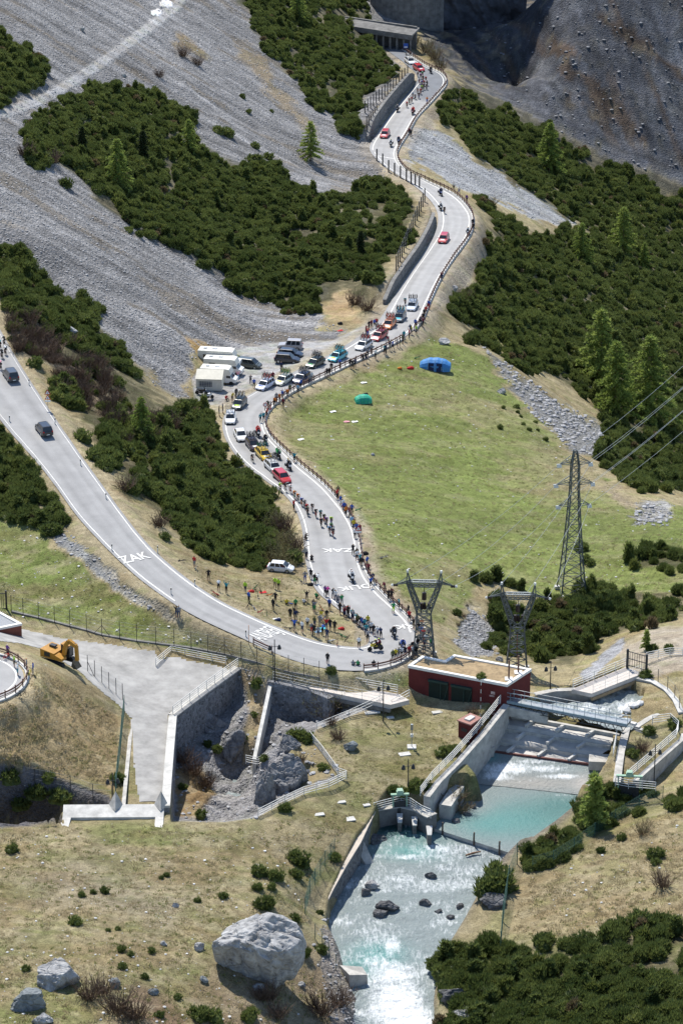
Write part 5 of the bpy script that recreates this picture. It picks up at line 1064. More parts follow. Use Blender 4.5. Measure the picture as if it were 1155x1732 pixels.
P = pts([(1049,1146,-1.6),(1075,1148,-1.5),(1100,1154,-1.4),(1122,1167,-1.4),(1137,1184,-1.5),(1147,1206,-1.7)]); wall('curved_wall', P, .6, 3.4, CONC, 'curved concrete basin wall right of the road bridge', cap=.08, capm=CONCW)
P = pts([(1120,1206,-2.2),(1098,1218,-2.4),(1078,1231,-2.6)]); wall('basin_wall', P[::-1], .7, 2.4, CONC, 'short slanting concrete wall below the curved basin wall')
for k in range(6):
    q = U(1064+k*5, 1226+k*4, -3.0); 
sto = empty('concrete_steps', U(1065, 1222, -2.2)); tag(sto, 'short flight of concrete steps at the right end of the footbridge', 'steps')
for k in range(6): MB().box((k*.42, -k*.42, -k*.2), (1.5, .5, .22), rz=-.6).build('step', CONCW, parent=sto)
gq = empty('metal_gate', U(1060, 1130, -1.2)); tag(gq, 'dark metal gate at the upper end of the right road bridge', 'gate'); ge_ = U(1092, 1139, -1.2)-gq.location
for q in (Vector(), ge_): MB().box(q+Vector((0, 0, 1.2)), (.28, .28, 2.5)).build('post', DARKM, parent=gq)
for z in (.4, 1.3, 2.2): MB().bar(Vector((0, 0, z)), ge_+Vector((0, 0, z)), .07).build('rail', DARKM, parent=gq)
for k in range(1, 8): MB().bar(ge_*(k/8)+Vector((0, 0, .3)), ge_*(k/8)+Vector((0, 0, 2.2)), .05).build('bar', DARKM, parent=gq)
P = pts([(1152,1240,-2.2),(1147,1250,-2.2),(1108,1284,-2.5),(1070,1318,-2.9)]); wall('bank_wall', P[::-1][::-1], .6, [3, 3, 3, 3], CONC, 'long concrete bank wall at the right edge carrying a white railing')
railing('railing', [p+Vector((-.3, .1, 0)) for p in pts([(1107,1226,-2.4),(1137,1222,-2.3),(1151,1235,-2.2),(1147,1249,-2.2),(1108,1283,-2.5),(1068,1317,-2.9)])], 'white railing curving along the right bank wall', 1.1, 4, 1.6)
railing('railing', pts([(1036,1280,-2.8),(1042,1250,-2.6)]), 'small white guard rail on the right weir wall', 1.1, 4, .8)
railing('railing', pts([(1040,1330,-3.2),(1062,1334,-3.1),(1108,1338,-3.0)]), 'white railing behind the green sluice gate on the right', 1.1, 4, 1.4)
HOIST = mat('pale_green_paint', (.28, .42, .30), .5, .15, 3)
def hoist(name, p, label, rz=0, w=1.6):
    o = empty(name, p, rz); tag(o, label, 'sluice gate')
    for x in (-w/2, w/2): MB().box((x, 0, .75), (.14, .2, 1.5)).build('post', HOIST, parent=o)
    MB().box((0, 0, 1.5), (w+.5, .35, .16)).build('beam', HOIST, parent=o); mb = MB(); mb.box((0, 0, 1.75), (.75, .55, .36)); mb.prism([(-.3, -.25), (.3, -.25), (.3, .25), (-.3, .25)], 1.93, [2.05, 2.05, 2.15, 2.15]); mb.build('gearbox', HOIST, parent=o)
    MB().box((0, 0, -.7), (w-.2, .12, 2.6)).build('gate_leaf', DARKM, parent=o); return o
hoist('sluice_gate', U(1063, 1333, -3.4), 'pale green sluice hoist at the right end of the weir', -.1, 2.4)
# lower sluice platform and river wall
P = pts([(627,1361,-4.5),(612,1392,-4.7),(597,1424,-4.9),(571,1466,-5.3),(550,1504,-5.7),(533,1538,-6.1)]); wall('stone_river_wall', P, .85, [4, 4, 4.2, 4.4, 4.6, 4.6], STONE, 'tall stone river wall with broad pale coping below the meadow', cap=.14, capm=mat('tan_coping', (.47, .41, .34), .9, .15, 1), fwd=.45)
bt = U(604, 1424, -5.2); bo = empty('buttress', bt); tag(bo, 'leaning pale concrete slab against the stone river wall', 'slab'); MB().add([(-.6, .5, 0), (.6, .8, 0), (2.0, -.9, -2.6), (1.2, -1.3, -2.6), (-.6, .5, -3), (.6, .8, -3), (2, -.9, -3.4), (1.2, -1.3, -3.4)], [(0, 3, 2, 1), (0, 4, 7, 3), (3, 7, 6, 2), (2, 6, 5, 1), (1, 5, 4, 0)]).build('slab', CONC, parent=bo)
SPp = pts([(638,1372,-4.9),(676,1366,-4.9),(700,1372,-4.9),(722,1384,-4.9)]); wall('sluice_platform', SPp, 1.4, [3.2, 3.2, 3.2, 3.2], CONCD, 'concrete sluice platform at the head of the lower pool', cap=.1, capm=CONC)
for (x, y, z) in ((676,1373,-4.9),(701,1378,-4.9),(726,1390,-4.6)): q = U(x, y, z); pz = empty('sluice_pier', Vector((q.x, q.y, -8))); tag(pz, {676: 'left', 701: 'middle', 726: 'right pointed'}[x]+' concrete pier in front of the sluice platform', 'pier'); MB().prism([(-.2, -.7), (.2, -.7), (.3, .6), (-.3, .6)], 0, [2.1, 2.1, 2.5, 2.5]).build('shaft', CONCD, parent=pz); MB().prism([(-.24, -.75), (.24, -.75), (.34, .6), (-.34, .6)], [2.1, 2.1, 2.5, 2.5], [2.2, 2.2, 2.6, 2.6]).build('cap', CONCW, parent=pz)
railing('railing', pts([(632,1373,-4.75),(650,1368,-4.75),(678,1361,-4.75),(694,1365,-4.75),(712,1377,-4.75),(728,1384,-4.75)]), 'white railing round the lower sluice platform', 1.1, 4, 1.0)
hoist('sluice_gate', U(676, 1364, -4.75), 'pale green sluice hoist on the lower sluice platform', .1, 1.5)
P = pts([(738,1352,-4.2),(760,1318,-4.0)]); wall('concrete_slab_edge', [p+Vector((.3, 0, -.6)) for p in P[::-1]], 1.4, 3.0, CONC, 'broad concrete ledge beside the pool under the weir wall')
cb = empty('concrete_block', U(596, 1640, -6.9)); tag(cb, 'grey concrete block at the river edge, bottom centre', 'block'); MB().add([(-1.3, .9, 0), (1.0, .5, .05), (1.5, -.5, -.3), (-.3, -.9, -.1), (-1.4, .9, -2.6), (1.1, .5, -2.6), (1.6, -.6, -2.6), (-.3, -1.0, -2.6)], [(0, 3, 2, 1), (0, 4, 7, 3), (3, 7, 6, 2), (2, 6, 5, 1), (1, 5, 4, 0)]).build('block', CONC, parent=cb)
# lamps, station, masts
def lamp(p, h, label, rz=0):
    o = empty('street_lamp', p, rz); tag(o, label, 'street lamp', 'twin head street lamps'); MB().tube([(0, 0, -.1), (0, 0, .5), (0, 0, h)], [.09, .07, .05], 8).build('pole', DARKM, parent=o); MB().bar((-.55, 0, h-.9), (.55, 0, h-.9), .05).build('arm', DARKM, parent=o)
    for s in (-.55, .55): MB().tube([(s, 0, h-1.25), (s, 0, h-1.0), (s, 0, h-.72)], [.24, .2, .08], 8).build('lamp_head', DARKM, parent=o)
for px, py, z, h, lab in ((465,1153,-1,5.4,'black twin head lamp post beside the ravine wall'),(648,1220,None,5.2,'black twin head lamp post on the lawn by the ravine bridge'),(690,1338,None,4.0,'black lamp post among pines above the sluice platform'),(705,1186,-2.4,.0,''),(192,1352,None,3.2,'dark lamp post behind the white parapet'),(1105,1330,-3.2,5.2,'tall dark lamp post at the right bank wall'),(930,1165,-2.4,3.6,'dark lamp post right of the red building')):
    if h: lamp(U(px, py, z) if z is not None else G(px, py), h, lab, .2)
so_ = empty('weather_station', G(696, 1264)); tag(so_, 'white weather instrument post on a square base on the lawn', 'instrument post'); MB().box((0, 0, .06), (1.0, 1.0, .16)).build('base', CONCW, parent=so_); MB().tube([(0, 0, .1), (0, 0, 2.6)], .05, 8).build('pole', STEEL, parent=so_); MB().tube([(0, 0, 2.2), (0, 0, 2.9)], .15, 8).build('gauge', STEEL, parent=so_); MB().box((0, 0, 1.5), (.3, .25, .35)).build('box', WHITE, parent=so_)
for i, (px, py, w, l) in enumerate(((684,1276,1.3,.8),(739,1205,1.2,.6),(577,1357,1.0,.5),(591,1386,1.2,.9),(540,1378,1.1,.6),(629,1205,1.8,.8),(660,1214,.8,.5),(620,1362,.8,.5))):
    o = empty('paving_slab', G(px, py), .3); tag(o, ['pale square slab beside the weather post','pale slab in front of the red building','pale slab near the ravine railing foot','large pale slab above the river wall','pale slab below the outcrop railing','pale path slab at the footbridge end','small pale slab beside the lamp post lawn','small slab left of the sluice platform'][i], 'slab', 'slabs in the lawn'); MB().box((0, 0, .03), (w, l, .12)).build('slab', CONCW, parent=o)
# ------------------------------------------------------------------ water
def water_mat():
    m = bpy.data.materials.new('river_water'); m.use_nodes = True; nt = m.node_tree; b = nt.nodes['Principled BSDF']; N = nt.nodes.new; Lk = nt.links.new
    at = N('ShaderNodeAttribute'); at.attribute_name = 'foam'; tc = N('ShaderNodeTexCoord')
    n1 = N('ShaderNodeTexNoise'); n1.inputs['Scale'].default_value = 2.3; n1.inputs['Detail'].default_value = 9; n1.inputs['Roughness'].default_value = .72; n1.inputs['Distortion'].default_value = .8; mpw = N('ShaderNodeMapping'); mpw.inputs['Scale'].default_value = (1.3, .4, 1.0); mpw.inputs['Rotation'].default_value = (0, 0, .25); Lk(tc.outputs['Object'], mpw.inputs[0]); Lk(mpw.outputs[0], n1.inputs['Vector'])
    ad = N('ShaderNodeMath'); ad.operation = 'ADD'; Lk(at.outputs['Alpha'], ad.inputs[0]); Lk(n1.outputs[0], ad.inputs[1])
    r = N('ShaderNodeMapRange'); r.inputs[1].default_value = .80; r.inputs[2].default_value = 1.10; Lk(ad.outputs[0], r.inputs[0])
    mx = N('ShaderNodeMix'); mx.data_type = 'RGBA'; Lk(r.outputs[0], mx.inputs[0]); Lk(at.outputs['Color'], mx.inputs[6]); mx.inputs[7].default_value = (.72, .74, .74, 1); Lk(mx.outputs[2], b.inputs['Base Color'])
    rr = N('ShaderNodeMapRange'); rr.inputs[3].default_value = .3; rr.inputs[4].default_value = .85; Lk(r.outputs[0], rr.inputs[0]); Lk(rr.outputs[0], b.inputs['Roughness']); b.inputs['IOR'].default_value = 1.33
    n2 = N('ShaderNodeTexNoise'); n2.inputs['Scale'].default_value = 2.4; n2.inputs['Detail'].default_value = 5; n2.inputs['Roughness'].default_value = .65; Lk(tc.outputs['Object'], n2.inputs['Vector'])
    bp = N('ShaderNodeBump'); bp.inputs['Strength'].default_value = .85; bp.inputs['Distance'].default_value = .3; Lk(n2.outputs[0], bp.inputs['Height']); Lk(bp.outputs[0], b.inputs['Normal']); return m
WATER = water_mat()
TEAL = np.array([.08, .20, .185]); GREYW = np.array([.20, .235, .23]); DEEP = np.array([.01, .045, .042])
def water(name, L, R, nu, nv, foams, cols, amp=.12, smoothz=True, base=0.0):
    A = catmull([tuple(p) for p in L], .25); B_ = catmull([tuple(p) for p in R], .25)
    def res(P, n):
        s = np.r_[0, np.cumsum(np.linalg.norm(np.diff(P, axis=0), axis=1))]; t = np.linspace(0, s[-1], n); return np.stack([np.interp(t, s, P[:, k]) for k in range(3)], 1)
    A, B_ = res(A, nv), res(B_, nv); t = np.linspace(-.06, 1.06, nu)[None, :, None]; Vw = A[:, None]*(1-t)+B_[:, None]*t
    x, y = Vw[..., 0], Vw[..., 1]; px, py = proj(x, y, Vw[..., 2]); f = np.full(x.shape, base)
    for (fx_, fy_, rx, ry, a) in foams: f = np.maximum(f, a*np.exp(-((px-fx_)/rx)**2-((py-fy_)/ry)**2))
    f = f+(fbm(x/3.5, y/2.4, 83, 4)-.5)*.38*(base > .2)
    c = np.tile(GREYW, x.shape+(1,))
    for (fx_, fy_, rx, ry, col) in cols: e = np.exp(-((px-fx_)/rx)**2-((py-fy_)/ry)**2)[..., None]; c = c*(1-e)+col*e
    Vw[..., 2] += (fbm(x/1.3, y/.9, 71, 4)-.5)*amp*2*(.35+f*1.6)
    k = np.concatenate([c, f[..., None]], -1); me = grid_mesh(name, Vw, None, WATER, {'foam': k}); o = structure(link(name, me))
    if me.polygons[len(me.polygons)//2].normal.z < 0: me.flip_normals()
    return o
RL = pts(RIV_L[:12]); RR = pts(RIV_R[:10])
water('river', RL, RR+[U(882, 1446, -6.9)], 70, 330,
 [(670,1690,75,70,.62),(650,1650,70,45,.58),(665,1600,26,28,.5),(690,1730,70,50,.6),(590,1500,22,20,.36),(570,1560,25,25,.3),(690,1450,50,9,.5),(640,1448,22,7,.45),(760,1470,60,10,.35),(700,1490,50,25,.25),(690,1535,35,25,.4),(620,1520,26,15,.3),(770,1530,30,25,.22),(730,1570,50,20,.22),(640,1560,40,30,.35),(720,1500,60,30,.3),(600,1470,20,25,.3),(800,1480,40,18,.3),(660,1470,60,12,.3)],
 [(690,1405,70,22,TEAL),(660,1395,40,18,DEEP),(700,1440,60,14,TEAL*1.3),(640,1615,45,22,TEAL*1.3),(600,1640,30,20,TEAL*1.2),(800,1440,60,16,GREYW*.9)], .2, base=.3)
water('pool', pts([(736,1402,-6.5),(765,1380,-6.5),(800,1352,-6.5),(772,1318,-6.45)]), pts([(885,1450,-6.5),(940,1414,-6.5),(985,1385,-6.5),(1003,1342,-6.45)]), 60, 110,
 [(800,1330,14,6,.3),(950,1345,25,4,.35),(760,1395,18,8,.2),(830,1330,60,5,.2)], [(900,1385,90,32,TEAL*1.05),(950,1365,60,20,TEAL*.85),(830,1390,60,22,TEAL*1.2),(800,1360,30,20,GREYW)], .10, base=.06)
ap = water('weir_apron_water', pts([(772,1322,-6.4),(786,1296,-5.8),(800,1268,-5.25)]), pts([(1000,1346,-6.4),(1006,1318,-5.8),(1008,1293,-5.25)]), 80, 60,
 [(860,1300,60,14,.62),(840,1312,35,12,.6),(920,1300,60,9,.5),(950,1313,50,6,.55),(900,1288,70,6,.45),(880,1320,60,10,.3)], [(780,1305,26,30,np.array([.42,.40,.36])),(820,1280,20,8,TEAL*1.6),(960,1300,40,10,GREYW*1.05),(900,1325,90,14,np.array([.30,.29,.26])),(985,1325,20,14,np.array([.38,.36,.33]))], .05, base=.08)
water('upstream_water', pts([(905,1196,-2.3),(1000,1185,-2.5),(1035,1165,-2.8),(1060,1142,-3.0)]), pts([(1045,1236,-2.3),(1075,1222,-2.5),(1098,1200,-2.8),(1110,1170,-3.0)]), 60, 60, [(1000,1200,60,12,.5),(1060,1195,30,20,.55),(1040,1170,25,15,.4),(940,1200,60,8,.5)], [], .5, base=.3)
st_ = pts([(378,1352,-8.4),(392,1335,-8.6),(396,1318,-8.8)]); en_ = pts([(420,1368,-8.4),(418,1345,-8.6),(418,1322,-8.8)]); water('ravine_stream', st_, en_, 20, 30, [(398,1355,14,10,.6)], [], .15, base=.25)
# crest between the pools with its stakes
P = pts([(724,1398,-6.55),(760,1410,-6.6),(820,1429,-6.6),(884,1448,-6.6)]); cr = wall('weir_crest', P, .5, 1.2, CONCW, 'pale low concrete sill between the turquoise pool and the rapids', 'sill')
for i, (px, py) in enumerate(((748,1408),(801,1425),(844,1440))):
    o = empty('wooden_stake', U(px, py, -6.7)); tag(o, ['left','middle','right'][i]+' of the three dark stakes on the low sill', 'stake', 'stakes on the sill'); MB().tube([(0, 0, -.5), (0, 0, .6), (.02, 0, 1.25)], [.11, .1, .09], 7).build('stake', WOOD, parent=o)
lg = empty('driftwood', U(800, 1444, -7.0), .4); tag(lg, 'brown log lying in the rapids below the sill', 'log'); MB().tube([(-.9, 0, 0), (0, .05, .06), (.9, 0, .1)], [.1, .12, .07], 7).build('log', mat('wet_log', (.2, .11, .06), .8, .3, 4), parent=lg)
# ------------------------------------------------------------------ people, bicycles, motorcycles
def solid(name, c, rough=.7, **k): return mat(name, c, rough, .12, 4, **k)
SHIRT = {'red': (.45, .03, .03), 'maroon': (.16, .02, .035), 'blue': (.04, .10, .38), 'navy': (.02, .03, .08), 'black': (.018, .018, .02), 'white': (.72, .72, .70), 'grey': (.22, .22, .23), 'green': (.04, .26, .09), 'yellow': (.62, .5, .04),
 'lime': (.42, .68, .05), 'orange': (.62, .19, .03), 'teal': (.03, .24, .28), 'purple': (.17, .07, .24), 'magenta': (.5, .06, .26), 'pink': (.6, .28, .32), 'olive': (.10, .11, .045), 'lightblue': (.24, .42, .58), 'cyan': (.08, .5, .58)}
CLOTH = {k: solid('cloth_'+k, v, .9) for k, v in SHIRT.items()}
SKIN = solid('skin', (.47, .28, .2), .6); HAIRS = [solid('hair_dark', (.025, .018, .014)), solid('hair_brown', (.09, .05, .03)), solid('hair_fair', (.3, .2, .1))]; DENIM = solid('denim', (.045, .065, .12), .9); KHAKI = solid('khaki', (.26, .22, .15), .9); SHOE = solid('shoe_dark', (.03, .03, .03)); SHOEW = solid('shoe_white', (.6, .6, .58))
def mir(j): return {k.replace('_l', '_r'): (v[0], -v[1], v[2], v[3]) for k, v in j.items() if k.endswith('_l')}
STAND = dict(pelvis=(0, 0, .96, .15), waist=(0, 0, 1.12, .135), chest=(.01, 0, 1.36, .165), neck=(.01, 0, 1.5, .065), head=(.03, 0, 1.60, .095), crown=(.02, 0, 1.70, .09),
 hip_l=(0, .1, .9, .10), knee_l=(.03, .11, .5, .07), ankle_l=(-.01, .12, .1, .05), toe_l=(.15, .13, .045, .042), shoulder_l=(0, .2, 1.43, .07), elbow_l=(-.02, .26, 1.15, .05), wrist_l=(.08, .25, .93, .038), hand_l=(.11, .24, .84, .042))
EDG = [('pelvis', 'waist', 2), ('waist', 'chest', 1), ('chest', 'neck', 1), ('neck', 'head', 0), ('head', 'crown', 5)]+[(a+s, b+s, c) for s in ('_l', '_r') for a, b, c in (('hip', 'knee', 2), ('knee', 'ankle', 3), ('ankle', 'toe', 4), ('shoulder', 'elbow', 1), ('elbow', 'wrist', 6), ('wrist', 'hand', 0))]+[('pelvis', 'hip_l', 2), ('pelvis', 'hip_r', 2), ('chest', 'shoulder_l', 1), ('chest', 'shoulder_r', 1)]
def pose(base, **ch):
    j = dict(base); j.update(ch); m = mir({k: v for k, v in j.items()}); 
    for k, v in m.items():
        if k not in ch: j[k] = v
    return j
def body_mesh(name, j):
    names = list(j); me = bpy.data.meshes.new('sk'); me.from_pydata([j[k][:3] for k in names], [(names.index(a), names.index(b)) for a, b, c in EDG], [])
    o = bpy.data.objects.new('sk', me); COL.objects.link(o); o.modifiers.new('skin', 'SKIN'); o.modifiers.new('sub', 'SUBSURF').levels = 1
    for i, k in enumerate(names):
        sv = me.skin_vertices[0].data[i]; r = j[k][3]; sv.radius = (r, r); sv.use_root = (k == 'pelvis')
        if k in ('chest', 'pelvis', 'waist'): sv.radius = (r*.78, r*1.12)
    dg = bpy.context.evaluated_depsgraph_get(); ev = o.evaluated_get(dg); out = bpy.data.meshes.new_from_object(ev); out.name = name
    n = len(out.polygons); Cn = np.empty(n*3); out.polygons.foreach_get('center', Cn); Cn = Cn.reshape(-1, 3); best = np.full(n, 1e9); mi = np.zeros(n, int)
    for a, b, c in EDG:
        p, q = np.array(j[a][:3]), np.array(j[b][:3]); t = np.clip(((Cn-p)@(q-p))/((q-p)@(q-p)), 0, 1); d = np.linalg.norm(Cn-p-t[:, None]*(q-p), axis=1)/(.6*(j[a][3]+j[b][3])); k = d < best; best[k] = d[k]; mi[k] = c
    hx, hy, hz = j['head'][:3]; cr = np.array(j['crown'][:3]); hd = np.array(j['head'][:3]); ax = cr-hd; ax = ax/np.linalg.norm(ax); hh = (Cn-hd)@ax
    face_ = ((mi == 5) | (mi == 0)) & (np.linalg.norm(Cn-(hd+cr)/2, axis=1) < .19); mi[face_] = np.where((hh[face_] > .07) | ((Cn[face_]-hd)[:, 0] < -.03), 5, 0)
    out.materials.clear()
    for m in (SKIN, CLOTH['grey'], DENIM, SKIN, SHOE, HAIRS[0], SKIN): out.materials.append(m)
    out.polygons.foreach_set('material_index', mi.astype(np.int32)); out.polygons.foreach_set('use_smooth', [True]*n); out.update(); bpy.data.objects.remove(o); return out
A = STAND
BODY = {'stand': body_mesh('person_stand', pose(A)),
 'hips': body_mesh('person_hips', pose(A, elbow_l=(-.05, .36, 1.2, .05), wrist_l=(.06, .2, 1.02, .038), hand_l=(.1, .13, 1.0, .04))),
 'photo': body_mesh('person_photo', pose(A, elbow_l=(.2, .26, 1.3, .05), wrist_l=(.3, .1, 1.52, .038), hand_l=(.33, .05, 1.58, .04))),
 'walk': body_mesh('person_walk', pose(A, knee_l=(.18, .11, .53, .07), ankle_l=(.12, .12, .1, .05), toe_l=(.28, .13, .05, .042), knee_r=(-.06, -.11, .5, .07), ankle_r=(-.22, -.12, .13, .05), toe_r=(-.08, -.13, .045, .042), elbow_r=(.08, -.27, 1.17, .05), wrist_r=(.2, -.24, 1.0, .038), hand_r=(.25, -.23, .95, .04))),
 'cheer': body_mesh('person_cheer', pose(A, elbow_l=(.05, .36, 1.55, .05), wrist_l=(.08, .3, 1.82, .038), hand_l=(.08, .29, 1.9, .04))),
 'lean': body_mesh('person_lean', pose(A, chest=(.2, 0, 1.3, .165), neck=(.27, 0, 1.43, .065), head=(.33, 0, 1.52, .095), crown=(.35, 0, 1.62, .09), waist=(.07, 0, 1.1, .135), shoulder_l=(.2, .2, 1.36, .07), elbow_l=(.34, .26, 1.1, .05), wrist_l=(.48, .2, .98, .038), hand_l=(.55, .18, .95, .04))),
 'sit': body_mesh('person_sit', pose(A, pelvis=(0, 0, .18, .15), waist=(-.04, 0, .34, .135), chest=(-.02, 0, .58, .165), neck=(.0, 0, .72, .065), head=(.03, 0, .82, .095), crown=(.02, 0, .92, .09), hip_l=(.04, .1, .16, .10), knee_l=(.38, .16, .42, .07), ankle_l=(.58, .16, .08, .05), toe_l=(.74, .17, .06, .042), shoulder_l=(-.03, .2, .65, .07), elbow_l=(.14, .27, .45, .05), wrist_l=(.34, .22, .48, .038), hand_l=(.42, .19, .46, .04))),
 'crouch': body_mesh('person_crouch', pose(A, pelvis=(-.1, 0, .4, .15), waist=(-.02, 0, .55, .135), chest=(.08, 0, .77, .165), neck=(.12, 0, .91, .065), head=(.17, 0, 1.0, .095), crown=(.17, 0, 1.1, .09), hip_l=(-.08, .12, .36, .10), knee_l=(.26, .2, .5, .07), ankle_l=(.02, .16, .1, .05), toe_l=(.18, .18, .045, .042), shoulder_l=(.08, .2, .84, .07), elbow_l=(.28, .26, .68, .05), wrist_l=(.38, .1, .9, .038), hand_l=(.4, .06, .97, .04))),
 'cycle': body_mesh('person_cycle', pose(A, pelvis=(-.3, 0, 1.0, .14), waist=(-.14, 0, 1.13, .13), chest=(.12, 0, 1.25, .15), neck=(.25, 0, 1.31, .06), head=(.34, 0, 1.38, .095), crown=(.36, 0, 1.47, .10), hip_l=(-.27, .1, .95, .10), knee_l=(.08, .12, .72, .075), ankle_l=(-.1, .12, .34, .05), toe_l=(.05, .13, .28, .042), knee_r=(.14, -.12, .88, .075), ankle_r=(-.04, -.12, .55, .05), toe_r=(.11, -.13, .52, .042), shoulder_l=(.13, .18, 1.27, .065), elbow_l=(.32, .22, 1.08, .045), wrist_l=(.5, .2, .97, .035), hand_l=(.57, .2, .95, .038), shoulder_r=(.13, -.18, 1.27, .065))),
 'moto': body_mesh('person_moto', pose(A, pelvis=(-.2, 0, .92, .16), waist=(-.17, 0, 1.07, .16), chest=(-.06, 0, 1.3, .18), neck=(.0, 0, 1.44, .07), head=(.03, 0, 1.54, .13), crown=(.03, 0, 1.63, .125), hip_l=(-.15, .13, .88, .11), knee_l=(.26, .24, .76, .08), ankle_l=(.02, .24, .36, .055), toe_l=(.2, .25, .32, .045), shoulder_l=(-.06, .21, 1.36, .08), elbow_l=(.2, .32, 1.18, .06), wrist_l=(.44, .3, 1.08, .045), hand_l=(.52, .29, 1.06, .045)))}
PEOPLE = []
def person(p, rz, top, legs='denim', kind='stand', where='', hair=None, bare=None, sc=.91, what='spectator', helmet=None):
    me = BODY[kind]; o = link('person', me); o.location = p; o.rotation_euler = (0, 0, rz); o.scale = (sc,)*3
    rg = random.Random(int(p.x*97+p.y*31)); lm = {'denim': DENIM, 'khaki': KHAKI}.get(legs) or CLOTH[legs]
    bare = rg.random() < .55 if bare is None else bare
    ms = [SKIN, CLOTH[top], lm, SKIN if bare else lm, SHOE if rg.random() < .6 else SHOEW, CLOTH[helmet] if helmet else (rg.choice(HAIRS) if hair is None else HAIRS[hair]), CLOTH[top] if (not bare or kind in ('moto',)) else SKIN]
    for i, m in enumerate(ms): o.material_slots[i].link = 'OBJECT'; o.material_slots[i].material = m
    nm = {'lightblue': 'light blue', 'lime': 'fluorescent lime'}.get(top, top)
    verb = {'stand': 'standing', 'hips': 'standing hands on hips', 'photo': 'taking a photo', 'walk': 'walking', 'cheer': 'arms raised', 'lean': 'leaning forward', 'sit': 'sitting', 'crouch': 'crouching', 'cycle': 'riding', 'moto': 'riding'}[kind]
    base = f'{what} in {nm} top {verb} {where}'; PEOPLE.append((base, p, o, what)); o['category'] = 'person'; return o
def finish_people():
    from collections import defaultdict
    d = defaultdict(list)
    for b, p, o, w in PEOPLE: d[b].append((p, o, w))
    ords = ['first', 'second', 'third', 'fourth', 'fifth', 'sixth', 'seventh', 'eighth', 'ninth', 'tenth', 'eleventh', 'twelfth', 'thirteenth', 'fourteenth']
    for b, L in d.items():
        L.sort(key=lambda t: proj(*t[0])[0])
        for i, (p, o, w) in enumerate(L):
            n = len(L); s = '' if n == 1 else (', left one' if i == 0 else ', right one') if n == 2 else ', '+ords[min(i, 13)]+' from left'
            o['label'] = ' '.join((b+s).split()[:16]); o['group'] = {'spectator': 'spectators', 'cyclist': 'racing cyclists', 'motorcyclist': 'motorcyclists'}.get(w, 'spectators')
# bicycle
BLACKR = solid('rubber', (.02, .02, .02), .8)
def ring(mb, c, r, w, n=16, mi=0, ax='y'):
    P = [Vector(c)+Vector((r*math.cos(2*math.pi*k/n), 0, r*math.sin(2*math.pi*k/n))) for k in range(n)]
    for k in range(n): mb.bar(P[k], P[(k+1) % n], w, w, mi, up=(0, 1, 0))
def bike_mesh(name, fm):
    mb = MB()
    for x in (-.5, .5): ring(mb, (x, 0, .34), .33, .035, 14, 1)
    for x in (-.5, .5):
        for k in range(4): a = k*math.pi/4; mb.bar((x-.32*math.cos(a), 0, .34-.32*math.sin(a)), (x+.32*math.cos(a), 0, .34+.32*math.sin(a)), .006, mi=1)
    for a, b in (((-.5, 0, .34), (-.1, 0, .3)), ((-.1, 0, .3), (-.22, 0, .85)), ((-.1, 0, .3), (.34, 0, .72)), ((-.2, 0, .8), (.32, 0, .82)), ((-.5, 0, .34), (-.19, 0, .78)), ((.33, 0, .85), (.5, 0, .34))): mb.bar(a, b, .045, mi=0)
    mb.box((-.23, 0, .95), (.26, .12, .05), 1); mb.bar((-.22, 0, .8), (-.23, 0, .94), .03, mi=1); mb.bar((.33, 0, .85), (.4, 0, .95), .03, mi=1); mb.bar((.4, -.21, .95), (.4, .21, .95), .03, mi=1)
    for s in (-.21, .21): mb.bar((.4, s, .95), (.53, s, .92), .03, mi=1); mb.bar((.53, s, .92), (.46, s, .82), .03, mi=1)
    mb.box((-.1, .06, .3), (.16, .03, .16), 1); return mb.mesh(name, fm, BLACKR)
BIKE = {k: bike_mesh('bicycle_'+k, CLOTH[k]) for k in ('black', 'white', 'red', 'blue', 'green', 'orange', 'yellow', 'grey', 'cyan', 'teal')}
BIKES = []
def bicycle(p, rz, col, label, lie=0, group='bicycles'):
    o = link('bicycle', BIKE[col]); o.location = p; o.rotation_mode = 'ZYX'; o.rotation_euler = (lie, 0, rz); tag(o, label, 'bicycle', group); o.scale = (.91,)*3
    if lie: o.location = p+Vector((0, 0, .12))
    return o
